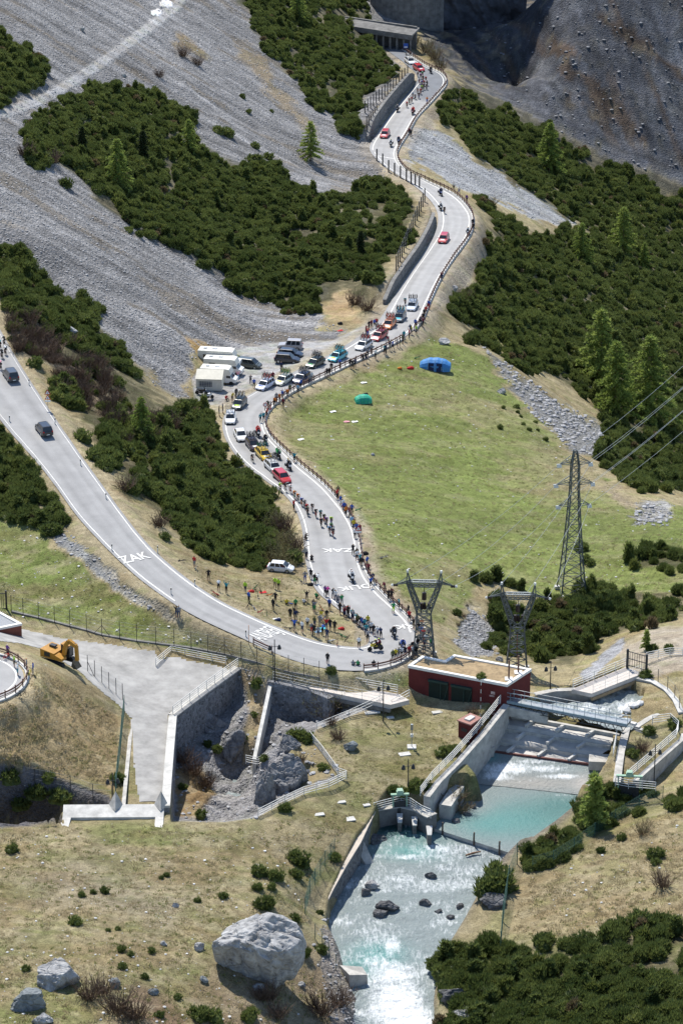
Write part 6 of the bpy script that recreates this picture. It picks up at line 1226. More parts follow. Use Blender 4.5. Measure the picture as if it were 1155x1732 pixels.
def moto_proto(col):
    M1 = solid('moto_'+col, SHIRT[col], .35, coat=.4); parts = []
    b = MB(); b.add([(-.75, -.16, .78), (-.75, .16, .78), (.1, .2, .62), (.1, -.2, .62), (-.8, -.13, .9), (-.8, .13, .9), (.05, .2, .85), (.05, -.2, .85)], [(0, 1, 2, 3), (4, 7, 6, 5), (0, 4, 5, 1), (3, 2, 6, 7), (0, 3, 7, 4), (1, 5, 6, 2)])
    b.add([(.0, -.2, .72), (.0, .2, .72), (.45, .2, .7), (.45, -.2, .7), (.02, -.15, 1.02), (.02, .15, 1.02), (.4, .14, 1.04), (.4, -.14, 1.04), (.75, -.12, .8), (.75, .12, .8), (.6, .12, 1.08), (.6, -.12, 1.08)], [(0, 1, 5, 4), (4, 5, 6, 7), (7, 6, 10, 11), (8, 11, 10, 9), (0, 4, 7, 3), (1, 2, 6, 5), (3, 7, 11, 8), (2, 9, 10, 6), (0, 3, 2, 1), (3, 8, 9, 2)]); parts.append(('fairing', b.mesh('fairing', M1)))
    e = MB(); e.box((.0, 0, .5), (.55, .34, .4)); e.bar((-.1, .16, .35), (-.8, .2, .48), .1); e.bar((.55, .09, .95), (.78, .09, .34), .06); e.bar((.55, -.09, .95), (.78, -.09, .34), .06); e.bar((-.2, 0, .45), (-.72, 0, .34), .1); e.bar((.5, -.38, 1.1), (.5, .38, 1.1), .04); parts.append(('engine', e.mesh('engine', DARKM)))
    s = MB(); s.box((-.3, 0, .9), (.75, .3, .1)); parts.append(('seat', s.mesh('seat', BLACKR)))
    w = MB(); w.add([(.62, -.2, 1.05), (.62, .2, 1.05), (.45, .16, 1.4), (.45, -.16, 1.4), (.6, -.2, 1.05), (.6, .2, 1.05), (.43, .16, 1.4), (.43, -.16, 1.4)], [(0, 1, 2, 3), (7, 6, 5, 4), (3, 2, 6, 7), (0, 3, 7, 4), (1, 5, 6, 2)]); parts.append(('windscreen', w.mesh('windscreen', GLASS)))
    for x in (-.74, .78):
        t = MB(); ring(t, (x, 0, .32), .27, .11, 14); t.tube([(x, -.03, .32), (x, .03, .32)], .2, 10); parts.append(('wheel', t.mesh('wheel', BLACKR)))
    for sd in (-1, 1): c = MB(); c.box((-.6, sd*.34, .68), (.45, .2, .36)); parts.append(('pannier', c.mesh('pannier', DARKM)))
    h = MB(); h.box((.76, 0, .95), (.05, .2, .12)); parts.append(('headlight', h.mesh('headlight', LAMPG))); return parts
GLASS = mat('dark_glass', (.02, .025, .03), .08, .1, 1, spec=.6); LAMPG = mat('lamp_glass', (.75, .75, .72), .15, .05, 1, spec=.6); TAIL = mat('tail_lamp', (.35, .01, .01), .2, .1, 1); CHROME = mat('alloy', (.45, .46, .47), .3, .1, 3, metal=.7); PLATE = mat('number_plate', (.7, .7, .66), .5, .1, 3)
MOTO = {c: moto_proto(c) for c in ('black', 'white', 'blue', 'red', 'yellow')}
def motorcycle(p, d, col, label, rider=None, jacket='black', helmet='white', where='', lean=0, pillion=None):
    rz = math.atan2(d.y, d.x); o = empty('motorcycle', p, rz); o.scale = (.9,)*3; tag(o, label, 'motorcycle', 'motorcycles')
    for nm, me in MOTO[col]: link(nm, me, o)
    if rider is not False: person(p+Vector((0, 0, .02)), rz, jacket, 'black', 'moto', where, helmet=helmet, bare=False, what='motorcyclist')
    if pillion: person(p-d*.42+Vector((0, 0, .1)), rz, pillion, 'black', 'moto', where+' as pillion', helmet=helmet, bare=False, what='motorcyclist')
    return o
def cyclist(p, d, col, bike, where, helmet='white'):
    rz = math.atan2(d.y, d.x); person(p, rz, col, 'black', 'cycle', where, helmet=helmet, bare=True, what='cyclist')
    BIKES.append((bicycle(p, rz, bike, ''), col, where, p))
def finish_bikes():
    from collections import defaultdict
    d = defaultdict(list)
    for o, col, where, p in BIKES: d[(col, where)].append((p, o))
    ords = ['first', 'second', 'third', 'fourth', 'fifth', 'sixth', 'seventh', 'eighth', 'ninth', 'tenth']
    for (col, where), L in d.items():
        L.sort(key=lambda t: proj(*t[0])[0]); nm = {'lightblue': 'light blue', 'lime': 'lime'}.get(col, col)
        for i, (p, o) in enumerate(L):
            o['label'] = f'racing bicycle under the {nm} clad rider {where}'+('' if len(L) == 1 else ', '+ords[min(i, 9)]+' from left'); o['group'] = 'racing bicycles'
# ------------------------------------------------------------------ vehicles
def car_parts(style, col, rack=0, bikes=('black',), hood=None, tag_=''):
    P = dict(estate=(4.6, 1.82, 1.47, -2.05, -1.75, .55, 1.25), suv=(4.5, 1.86, 1.68, -2.1, -1.85, .55, 1.15), hatch=(3.95, 1.72, 1.48, -1.75, -1.35, .5, 1.2), sedan=(4.6, 1.82, 1.44, -1.85, -1.1, .45, 1.25), van=(4.4, 1.84, 1.8, -2.1, -2.0, .75, 1.5), jeep=(4.5, 1.85, 1.95, -2.1, -2.0, .45, .85))[style]
    L, W, Hh, xr0, xr1, xf1, xf0 = P; hw = W/2; up = Hh-1.47; sh = .93+up*.45; out = []
    PAINT = mat('car_paint_'+tag_, col, .28, .06, 1.5, spec=.5, coat=.5)
    st = [(-L/2, hw*.84, .38, sh-.22), (-L/2+.08, hw*.93, .27, sh-.02), (-L/2+.5, hw, .22, sh), (-.6, hw, .2, sh), (xf0-.35, hw, .2, sh), (xf0+.15, hw*.99, .2, sh-.03), (L/2-.5, hw*.95, .22, sh-.13), (L/2-.16, hw*.88, .25, sh-.25), (L/2, hw*.76, .36, sh-.38)]
    V = []; F = []
    for x, h, zl, zt in st:
        lp = [(h*.9, zl), (h, zl+.16), (h*1.0, (zl+zt)/2+.05), (h*.97, zt-.08), (h*.86, zt)]; lp = lp+[(-a, b) for a, b in reversed(lp)]; V += [(x, a, b) for a, b in lp]
    n = 10
    for i in range(len(st)-1):
        for k in range(n): F.append((i*n+k, (i+1)*n+k, (i+1)*n+(k+1) % n, i*n+(k+1) % n))
    F += [tuple(range(n)), tuple((len(st)-1)*n+k for k in range(n-1, -1, -1))]
    b = MB(); b.add(V, F); out.append(('body', b.mesh('body', PAINT, shade=False), None))
    z0, z1 = sh-.03, Hh; h0, h1 = hw*.9, hw*.74
    c = MB(); cv = [(xr0, h0, z0), (xf0, h0, z0), (xf0, -h0, z0), (xr0, -h0, z0), (xr1, h1, z1), (xf1, h1, z1), (xf1, -h1, z1), (xr1, -h1, z1)]
    xm = (xr1+xf1)/2; c.add(cv[:4]+[(xr1, h1, z1-.05), (xf1, h1, z1-.05), (xf1, -h1, z1-.05), (xr1, -h1, z1-.05), (xr1+.12, h1*.85, z1), (xf1-.15, h1*.85, z1), (xf1-.15, -h1*.85, z1), (xr1+.12, -h1*.85, z1)], [(0, 4, 5, 1), (1, 5, 6, 2), (2, 6, 7, 3), (3, 7, 4, 0), (4, 8, 9, 5), (5, 9, 10, 6), (6, 10, 11, 7), (7, 11, 8, 4), (8, 11, 10, 9)]); out.append(('cabin', c.mesh('cabin', PAINT), None))
    def quad(a, b_, c_, d_, ins, off):
        q = [Vector(t) for t in (a, b_, c_, d_)]; ctr = sum(q, Vector())/4; nn = (q[1]-q[0]).cross(q[3]-q[0]).normalized(); q = [ctr+(t-ctr)*ins+nn*off for t in q]; return q+[t-nn*.01 for t in q]
    def pane(nm, a, b_, c_, d_, ins=.86):
        ctr = Vector((xm, 0, (z0+z1)/2)); q = quad(a, b_, c_, d_, ins, .006); nn = (q[1]-q[0]).cross(q[3]-q[0])
        if nn.dot(q[0]-ctr) < 0: q = quad(d_, c_, b_, a, ins, .006)
        m = MB(); m.add(q, [(0, 1, 2, 3), (0, 4, 5, 1), (1, 5, 6, 2), (2, 6, 7, 3), (3, 7, 4, 0)]); out.append((nm, m.mesh(nm, GLASS), None))
    A0, A1, A2, A3, T0, T1, T2, T3 = [Vector(v) for v in cv]
    pane('windscreen', A1, A2, T2, T1, .9); pane('rear_window', A3, A0, T0, T3, .84)
    for s in (0, 1):
        a, b_, t, u = (A0, A1, T0, T1) if s == 0 else (A3, A2, T3, T2)
        for f0, f1 in ((.06, .33), (.35, .63), (.65, .95)): pane('side_window', a+(b_-a)*f0, a+(b_-a)*f1, t+(u-t)*f1, t+(u-t)*f0, .9)
    wr = .33+up*.1
    for x in (-L/2+.82, L/2-.85):
        for s in (-1, 1):
            t = MB(); t.tube([(x, s*(hw-.2), wr), (x, s*(hw+.015), wr)], wr, 14); out.append(('wheel', t.mesh('wheel', BLACKR), ('rim', (x, s*(hw+.02), wr, wr*.62))))
    for s in (-1, 1):
        m = MB(); m.add([(L/2-.2, s*hw*.86, sh-.3), (L/2-.05, s*hw*.62, sh-.36), (L/2-.03, s*hw*.62, sh-.48), (L/2-.12, s*hw*.86, sh-.46), (L/2-.35, s*hw*.9, sh-.24)], [(0, 1, 2, 3), (4, 0, 3)] if s > 0 else [(3, 2, 1, 0), (3, 0, 4)]); out.append(('headlight', m.mesh('headlight', LAMPG), None))
        m = MB(); m.box((-L/2+.03, s*hw*.76, sh-.12), (.12, .22, .2)); out.append(('tail_light', m.mesh('tail_light', TAIL), None)); m = MB(); m.box((xf0-.2, s*(hw+.06), sh+.06), (.1, .16, .12)); out.append(('mirror', m.mesh('mirror', PAINT), None))
    m = MB(); m.box((L/2-.015, 0, sh-.55), (.06, hw*1.1, .16)); out.append(('grille', m.mesh('grille', BLACKR), None))
    for x in (L/2+.02, -L/2-.02): m = MB(); m.box((x, 0, .46), (.03, .5, .12)); out.append(('number_plate', m.mesh('number_plate', PLATE), None))
    if hood: m = MB(); m.add([(xf0+.2, hw*.5, sh-.018), (L/2-.5, hw*.42, sh-.118), (L/2-.5, -hw*.42, sh-.118), (xf0+.2, -hw*.5, sh-.018)], [(0, 3, 2, 1)]); out.append(('bonnet_decal', m.mesh('bonnet_decal', CLOTH[hood]), None))
    return out, (L, W, Hh, xr1, xf1)
CARS = {}
def car(p, d, style, colname, col, label, rack=0, bikes=('black',), hood=None, open_tail=False):
    key = (style, colname, hood)
    if key not in CARS: CARS[key] = car_parts(style, col, hood=hood, tag_=colname)
    parts, (L, W, Hh, xr1, xf1) = CARS[key]; rz = math.atan2(d.y, d.x); o = empty('parked_car' if 'parked' in label else 'car', p, rz); o.scale = (.84,)*3; tag(o, label, 'car', 'cars')
    for nm, me, sub in parts:
        q = link(nm, me, o)
        if sub:
            x, y, z, r = sub[1]; k = ('rim', round(x, 2), y > 0, round(r, 2))
            if k not in CARS: CARS[k] = MB().tube([(x, y-.01, z), (x, y+.01, z)], r, 8).mesh('rim', CHROME)
            link('rim', CARS[k], q)
    if rack:
        k = ('rack', style)
        if k not in CARS: m = MB(); [m.bar((x, -W*.36, Hh+.07), (x, W*.36, Hh+.07), .05) or m.bar((x, -W*.36, Hh+.07), (x, -W*.36, Hh-.02), .05) or 0 for x in (xr1+.35, xf1-.3)]; CARS[k] = m.mesh('roof_rack', DARKM)
        link('roof_rack', CARS[k], o)
        for i in range(rack):
            b = link('bicycle', BIKE[bikes[i % len(bikes)]], o); b.location = ((xr1+xf1)/2+(.18 if i % 2 else -.18), (i-(rack-1)/2)*W*.78/max(rack-1, 1), Hh+.1); b.rotation_euler = (0, 0, math.pi if i % 2 else 0)
    if open_tail: m = MB(); m.add([(xr1, -.6, Hh), (xr1, .6, Hh), (xr1-1.0, .6, Hh+.25), (xr1-1.0, -.6, Hh+.25), (xr1, -.6, Hh-.06), (xr1, .6, Hh-.06), (xr1-1.0, .6, Hh+.19), (xr1-1.0, -.6, Hh+.19)], [(0, 1, 2, 3), (7, 6, 5, 4), (3, 2, 6, 7), (0, 3, 7, 4), (1, 5, 6, 2)]); link('tailgate', m.mesh('tailgate', CLOTH['olive']), o)
    return o
def down(px, py): p, t, i = onroad(roadU, px, py, .03); return p, -t
def uphill(px, py): p, t, i = onroad(roadL, px, py, .03); return p, t
WH, RD_, BK = (.70, .70, .68), (.42, .02, .025), (.012, .012, .014)
for px, py, st, cn, c, lab, rk, bk, hd in [
 (693,107,'estate','white',WH,'white team car with bicycles on its roof emerging from the gallery',4,('black','white'),None),
 (708,119,'estate','red',RD_,'red race car right behind the far group of cyclists',0,(),'white'),
 (651,231,'estate','red',RD_,'red race car on the straight below the tall retaining wall',0,(),'white'),
 (750,408,'estate','red',RD_,'red race car alone in the upper bend',0,(),'white'),
 (697,522,'estate','silverblue',(.50,.55,.62),'pale silver blue team car with roof bicycles, highest of the queue',5,('black','grey'),None),
 (676,541,'estate','darkblue',(.02,.045,.075),'dark blue team car with cyan bonnet and roof bicycles',6,('black','cyan'),'cyan'),
 (658,553,'estate','orange',(.62,.16,.02),'orange team car carrying orange bicycles',6,('orange','red'),'white'),
 (641,573,'estate','redblack',(.40,.03,.03),'red team car with white bonnet beside the left crowd',6,('black','red'),'white'),
 (615,589,'estate','white',WH,'white team car with dark bicycles behind the red one, upper bend',6,('black','red'),'white'),
 (571,608,'estate','cyan',(.03,.38,.46),'turquoise team car with roof bicycles',6,('black','cyan'),'yellow'),
 (533,619,'estate','blackgreen',(.015,.03,.02),'black and green team car with roof bicycles behind the turquoise one',6,('white','black'),'green'),
 (511,645,'estate','navy',(.025,.035,.09),'dark navy team car with bicycles beside the guardrail',6,('black','grey'),'grey'),
 (480,648,'estate','cream',(.66,.66,.55),'white and yellow team car with yellow bicycles',6,('yellow','green'),'yellow'),
 (449,656,'estate','whiteblue',(.55,.58,.68),'white and blue team car with black bicycles by the camper lot',6,('black','red'),'blue'),
 (405,688,'estate','darkgreen',(.02,.035,.03),'dark team car with green bonnet entering the bend',6,('black','white'),'lime'),
 (390,712,'estate','white',WH,'white team car with dark roof bicycles at the inner line of the bend',5,('black','teal'),None),
 (407,741,'sedan','white',WH,'white car without bicycles half hidden behind the pines',0,(),None),
 (428,757,'estate','blackred',(.03,.012,.014),'black and red team car with bicycles in the bend',6,('grey','black'),'white'),
 (446,774,'estate','yellow',(.62,.42,.02),'yellow team car carrying green bicycles',6,('green','teal'),'white'),
 (462,795,'estate','white',WH,'white team car behind the red lead car',6,('black','grey'),'grey'),
 (477,812,'estate','red',RD_,'red lead car directly behind the cyclists',0,(),'red')]:
    p, d = down(px, py); car(p, d, st, cn, c, lab, rk, bk or ('black',), hd)
p, d = uphill(19, 640); car(p, d, 'suv', 'darkgrey', (.035, .037, .042), 'dark grey estate car on the side road at the left edge')
p, d = uphill(75, 732); car(p, d, 'suv', 'black', BK, 'black estate car climbing the side road')
def parked(px, py, ang, st, cn, c, lab, **k): car(G(px, py, .03), Vector((math.cos(math.radians(ang)), math.sin(math.radians(ang)), 0)), st, cn, c, lab, **k)
parked(475,966,-12,'hatch','white',WH,'white parked hatchback at the edge of the thicket')
parked(486,613,-12,'suv','darknavy',(.018,.02,.03),'dark parked SUV nearest to the road in the camper lot')
parked(491,603,-14,'estate','navyparked',(.02,.028,.045),'dark blue parked car behind the dark SUV')
parked(491,591,172,'jeep','silver',(.36,.34,.33),'silver parked off road car at the foot of the scree')
parked(422,622,-20,'van','olive',(.075,.085,.075),'olive parked van with its tailgate open',open_tail=True)
# motor homes
def camper(p, rz, label, L=5.8, awning=False, cabdoor=True, Hc=2.75):
    o = empty('motorhome', p, rz); o.scale = (.92,)*3; tag(o, label, 'motorhome', 'motorhomes'); CW = mat('camper_white', (.66, .64, .56), .5, .08, 1.2); hb = 1.05
    m = MB(); m.prism([(-L/2, -hb), (L/2-1.5, -hb), (L/2-1.5, hb), (-L/2, hb)], .45, [Hc-.15, Hc, Hc, Hc-.15]); m.build('living_box', CW, parent=o)
    m = MB(); m.add([(L/2-1.5, -hb, 1.75), (L/2-1.5, hb, 1.75), (L/2-1.5, hb, Hc), (L/2-1.5, -hb, Hc), (L/2-.5, -hb*.92, 1.85), (L/2-.5, hb*.92, 1.85), (L/2-.85, hb*.92, Hc-.1), (L/2-.85, -hb*.92, Hc-.1)], [(0, 4, 5, 1), (4, 7, 6, 5), (7, 3, 2, 6), (0, 3, 7, 4), (1, 5, 6, 2)]); m.build('overcab', CW, parent=o)
    m = MB(); m.add([(L/2-1.5, -.95, .4), (L/2-1.5, .95, .4), (L/2+.25, .85, .4), (L/2+.25, -.85, .4), (L/2-1.5, -.95, 1.75), (L/2-1.5, .95, 1.75), (L/2-.75, .85, 1.75), (L/2-.75, -.85, 1.75), (L/2-.25, -.9, 1.15), (L/2-.25, .9, 1.15), (L/2+.25, .85, .95), (L/2+.25, -.85, .95)], [(0, 3, 2, 1), (4, 5, 6, 7), (7, 6, 9, 8), (8, 9, 10, 11), (11, 10, 2, 3), (0, 4, 7, 8, 11, 3), (1, 2, 10, 9, 6, 5)]); m.build('cab', mat('cab_white', (.7, .7, .68), .3, .05, 1, coat=.4), parent=o)
    m = MB(); m.add([(L/2-.71, -.75, 1.70), (L/2-.71, .75, 1.70), (L/2-.27, .8, 1.19), (L/2-.27, -.8, 1.19)], [(3, 2, 1, 0)]); m.build('windscreen', GLASS, parent=o)
    for s in (-1, 1):
        MB().box((L/2-.95, s*.955, 1.42), (.7, .02, .42)).build('side_window', GLASS, parent=o); MB().box((-L/2+1.4, s*(hb+.005), 1.75), (1.0, .03, .5)).build('side_window', GLASS, parent=o)
        MB().box((L/2+.25, s*.65, .85), (.06, .28, .18)).build('headlight', LAMPG, parent=o)
        for x in (-L/2+1.2, L/2-.5): MB().tube([(x, s*.75, .34), (x, s*1.0, .34)], .34, 12).build('wheel', BLACKR, parent=o)
    for x, w in ((-L/2+1.0, .5), (-L/2+2.6, .7)): MB().box((x, .1, Hc-.06), (w, .5, .14)).build('roof_hatch', mat('hatch_grey', (.4, .42, .44), .4, .1, 2), parent=o)
    return o
camper(G(371,617,.02), -.22, 'white motorhome at the back of the row of three', 6.6); camper(G(378,631,.02), -.22, 'white motorhome in the middle of the row of three', 6.0); camper(G(370,647,.02), -.22, 'white motorhome in front with an awning tent', 5.6)
aw = empty('awning_tent', G(355,657,.02), -.08); tag(aw, 'off white awning tent with barred window beside the front motorhome', 'awning tent'); CV = mat('off_white_canvas', (.60, .57, .48), .85, .1, 1.5)
MB().prism([(-1.9, -.9), (1.9, -.9), (1.9, 1.1), (-1.9, 1.1)], 0, [1.75, 1.75, 2.5, 2.5]).build('canvas', CV, parent=aw); MB().box((-.5, -.91, 1.0), (1.9, .03, .8)).build('window', mat('smoked_film', (.05, .06, .08), .3, .2, 3), parent=aw)
for k in range(6): MB().box((-1.35+k*.33, -.935, 1.0), (.03, .02, .8)).build('bar', CV, parent=aw)
for k in range(3): MB().box((-.5, -.937, .78+k*.24), (1.9, .02, .03)).build('bar', CV, parent=aw)
MB().prism([(-1.98, -1.02), (1.98, -1.02), (1.98, 1.15), (-1.98, 1.15)], [1.74, 1.74, 2.51, 2.51], [1.79, 1.79, 2.56, 2.56]).build('roof', CV, parent=aw)
mp_, td = U(800, 600, -5), None
motorcycle(G(341,668,.02), Vector((1, -.2, 0)), 'black', 'black touring motorcycle with red bag parked before the awning', False); motorcycle(G(352,676,.02), Vector((.8, .5, 0)), 'white', 'white motorcycle parked at the edge of the camper lot', False)
# race motorcycles
for px, py, c, j, hl, lab, wh, pil in [(728,124,'black','black','grey','black motorcycle in the hairpin below the gallery','below the gallery',None),(672,189,'black','grey','white','black motorcycle leading the far group on the left','ahead of the far group at left',None),(698,194,'red','red','red','red motorcycle leading the far group on the right','ahead of the far group at right','red'),
 (661,248,'white','white','lime','white motorcycle below the upper red car','below the upper red car',None),(674,243,'blue','navy','red','blue motorcycle near the guardrail below the upper red car','near the guardrail at the stop line',None),(745,331,'blue','navy','black','blue motorcycle at the top of the second bend','at the top of the second bend',None),(745,356,'white','white','white','white motorcycle with pillion beside a lone cyclist','beside the lone cyclist','white'),
 (791,398,'white','white','yellow','white motorcycle at the outer line of the second bend','at the outer line of the second bend',None),(437,739,'white','red','red','white motorcycle with red rider in the middle bend','beside the middle guardrail','red'),(449,751,'black','black','black','black motorcycle beside the yellow team car','beside the yellow team car',None),(471,776,'black','green','white','dark motorcycle beside the guardrail, green pillion','past the yellow team car','green'),
 (489,795,'white','black','yellow','white motorcycle beside the red lead car','beside the red lead car','white'),(595,984,'white','white','white','white motorcycle above the painted word in the lower bend','above the painted word','white'),(666,1078,'black','black','white','dark motorcycle leading into the hairpin','leading into the hairpin',None),(681,1100,'blue','blue','white','blue and white motorcycle in the hairpin','in the hairpin near the crowd',None),(698,1104,'black','black','white','black motorcycle by the outer guardrail of the hairpin','by the outer hairpin rail',None)]:
    p, d = down(px, py); motorcycle(p, d, c, lab, None, j, hl, wh, pillion=pil)
p, d = uphill(635, 1101); d = Vector((-.95, -.3, 0)); motorcycle(p, d, 'yellow', 'black and yellow motorcycle turning out of the hairpin', None, 'black', 'lime', 'turning out of the hairpin', pillion='maroon')
FRONT = [(474,831,'lime'),(483,832,'black'),(491,834,'white'),(498,844,'orange'),(504,849,'orange'),(510,856,'blue'),(515,860,'grey'),(519,867,'red'),(520,872,'black'),(528,866,'black'),(534,875,'black'),(542,877,'teal'),(543,891,'black'),(548,884,'black'),(552,889,'purple'),(560,888,'lime'),(560,899,'green'),(557,904,'lightblue'),(563,908,'navy')]
bc = ['black','white','red','green','black','orange','grey','blue']
for i, (x, y, c) in enumerate(FRONT): p, d = down(x, y); cyclist(p, d, c, bc[i % 8], 'in the front group', ['white','black','red','green','white'][i % 5])
FAR = [(688,182),(692,176),(696,174),(698,166),(702,168),(708,167),(711,160),(706,157),(713,154),(716,152),(721,152),(717,146),(722,145),(713,146),(709,142),(715,138),(720,139),(711,134),(706,130),(714,131)]
fc = ['red','maroon','red','lightblue','white','black','red','white','lime','black','black','red','white','blue','white','black','red','purple','white','green']
for i, (x, y) in enumerate(FAR): p, d = down(x, y); cyclist(p, d, fc[i], bc[(i*3) % 8], 'in the far group', ['red','white','black'][i % 3])
for x, y, c, w in ((751,361,'black','alone beside a white motorcycle'),(685,516,'teal','beside the silver blue team car'),(427,782,'black','beside the yellow team car')): p, d = down(x, y); cyclist(p, d, c, 'black', w)
for i, (x, y, c) in enumerate(((4,606,'black'),(10,600,'white'),(1,590,'teal'),(8,584,'black'),(2,625,'pink'),(-6,600,'black'))): p, d = uphill(x, y); cyclist(p, d, c, 'black', 'at the left edge')
# ------------------------------------------------------------------ spectators
tgt = lambda p, q: math.atan2(q.y-p.y, q.x-p.x)
kinds = ['stand', 'hips', 'photo', 'stand', 'walk', 'cheer', 'lean', 'stand']
def crowd(lst, where, face=None, dz=0.0, kk=None, road=None):
    for i, e in enumerate(lst):
        px, py, c = e[:3]; leg = e[3] if len(e) > 3 and e[3] else ['denim', 'black', 'khaki', 'navy', 'black', 'grey'][(i*5+int(px)) % 6]; kd = e[4] if len(e) > 4 else (kk or kinds[(i*3+int(py)) % 8])
        p = (onroad(road, px, py, .03)[0] if road is not None else G(px, py, dz)); f = U(*face, -6) if face else None
        if f is None: q, t, k = onroad(roadU, px, py); f = Vector(roadU.C[min(max(k-int(0), 0), len(roadU.C)-1)])+Vector((0, 6, 0))
        person(p, tgt(p, f)+random.Random(i*7+int(px)).uniform(-.5, .5), c, leg, kd, where)
crowd([(563,1014,'black'),(568,1018,'white'),(572,1025,'grey'),(578,1025,'green'),(583,1046,'maroon'),(588,1043,'red'),(597,1052,'grey','navy'),(605,1059,'olive'),(613,1064,'blue','navy'),(622,1060,'yellow','black'),(619,1075,'teal'),(628,1071,'white','black'),(632,1076,'black','black'),(622,1086,'grey','black','lean'),(638,1079,'white'),(644,1081,'navy','black'),(550,1010,'purple','black'),(554,1011,'magenta','black'),(607,1097,'white','black')], 'on the inner side of the hairpin', (640, 960))
crowd([(516,985,'grey','blue'),(526,981,'black','black'),(532,989,'black','green'),(536,989,'white','black'),(518,947,'navy'),(527,951,'black','black','crouch'),(517,914,'black','black','crouch'),(497,864,'red','black')], 'at the inner verge near the warning sign', (600, 900))
crowd([(597,940,'black','black','photo'),(604,950,'white','black'),(603,946,'black'),(627,996,'blue','black'),(657,1017,'black','black'),(662,1018,'black','black'),(665,1039,'green','lime'),(692,1053,'red','black'),(699,1066,'black','khaki'),(704,1060,'grey'),(612,962,'black'),(609,956,'teal')], 'along the outer guardrail of the lower bend', (580, 960), .05)
crowd([(708,1072,'black'),(712,1079,'blue','black'),(716,1084,'red'),(711,1090,'grey'),(720,1092,'white'),(725,1080,'maroon'),(729,1098,'green','black'),(706,1098,'black'),(717,1102,'navy'),(713,1067,'orange')], 'under the lattice pylon at the hairpin', (640, 1060))
crowd([(664,1119,'olive'),(669,1117,'yellow','black'),(674,1115,'grey'),(679,1114,'white'),(685,1113,'black'),(692,1112,'red','grey'),(698,1112,'white'),(704,1112,'black')], 'in the crowd behind the hairpin guardrail', (650, 1040))
for px, py, c, k in ((597,1127,'grey','sit'),(605,1127,'green','sit'),(632,1127,'black','sit'),(554,1124,'black','stand')): p = G(px, py); person(p, tgt(p, U(620, 1060, 0)), c, 'black', k, 'on the grass bank outside the hairpin')
crowd([(415,1003,'lime','navy'),(421,1020,'blue','black'),(465,996,'lime','khaki'),(471,998,'lime','black'),(466,1021,'black','black'),(462,1032,'black','black'),(485,1023,'yellow','black','sit'),(514,1022,'white','black','sit'),(500,1032,'green','black'),(491,1048,'black','black'),(498,1047,'black','black'),(532,1036,'grey','green'),(535,1012,'green','black','sit'),(543,1052,'yellow','white','cheer'),(498,1067,'blue','navy'),(511,1070,'white','denim'),(520,1063,'white','black'),(527,1073,'grey','red'),(531,1076,'black','black'),(538,1079,'grey','denim'),(553,1083,'navy','denim'),(566,1069,'black','black')], 'on the grass inside the hairpin', (600, 1000))
crowd([(329,960,'red','grey'),(353,982,'black','black'),(370,1000,'white','black'),(383,1004,'teal','black')], 'beside the upper edge of the side road', (400, 1040))
crowd([(299,1045,'black','denim'),(303,1045,'grey','denim')], 'below the side road on the stony bank', (340, 1000))
crowd([(576,856,'blue','white'),(580,862,'white','red'),(582,867,'blue','black'),(585,874,'orange','black'),(595,891,'lightblue','grey'),(598,897,'yellow','black'),(603,903,'blue','black'),(610,905,'maroon','grey'),(600,912,'white','black'),(606,909,'red','black')], 'along the guardrail beside the front group', (540, 870))
crowd([(441,716,'teal','black'),(446,714,'teal','black'),(449,699,'black','black'),(454,692,'black','khaki','lean'),(458,695,'grey','red'),(465,688,'orange','black'),(473,682,'orange','black'),(479,690,'maroon','black'),(478,674,'white','black'),(486,674,'orange','black'),(498,783,'teal','black'),(452,706,'red','black')], 'at the guardrail of the middle bend', (420, 700))
crowd([(504,667,'lightblue','black'),(553,639,'black','black'),(557,638,'black','black'),(592,623,'black','black'),(596,625,'black','black'),(600,623,'navy','black'),(614,615,'black','black'),(619,613,'black','navy'),(635,607,'white','black'),(650,599,'teal','black'),(653,599,'navy','black'),(659,593,'navy','khaki'),(664,592,'blue','black'),(672,588,'grey','black'),(676,587,'black','black'),(681,582,'olive','black')], 'along the guardrail above the tents', (600, 560))
crowd([(692,573,'red','black'),(696,566,'yellow','black'),(704,566,'lime','black'),(711,550,'grey','black'),(715,553,'maroon','black'),(716,543,'black','black'),(720,533,'red','black'),(725,523,'blue','red'),(747,474,'maroon','navy')], 'at the guardrail beside the upper queue', (660, 540))
crowd([(622,570,'red','blue'),(624,558,'black','black'),(637,552,'red','black'),(633,555,'blue','black'),(619,566,'maroon','black'),(628,556,'maroon','black')], 'on the inner side of the upper queue', (680, 560))
crowd([(800,390,'black','black'),(799,384,'black','black'),(776,328,'white','blue'),(767,322,'white','black'),(789,343,'purple','black'),(722,176,'orange','blue','photo'),(692,229,'maroon','black'),(695,232,'black','black')], 'at the guardrail of the far bends', (740, 380))
crowd([(424,650,'grey','black'),(430,657,'blue','black'),(462,645,'maroon','black'),(403,644,'pink','lightblue'),(383,677,'red','black','sit'),(393,679,'yellow','black'),(400,673,'black','black'),(371,704,'black','denim'),(377,699,'navy','black'),(476,628,'navy','black')], 'in the gravel camper lot', (440, 690))
for px, py, c, l, h in ((14,1111,'purple','black','white'),(25,1129,'lime','black','white'),(31,1143,'white','teal','white'),(46,1135,'grey','black','orange'),(57,1141,'blue','grey',None)):
    p = G(px, py, .03); person(p, tgt(p, U(-60, 1140, 6)), c, l, 'stand' if px > 40 else 'hips', 'at the small hairpin on the left', helmet=h)
rc = random.Random(77); dark = ['black', 'navy', 'grey', 'maroon', 'black', 'white', 'olive', 'blue', 'red', 'teal', 'black']
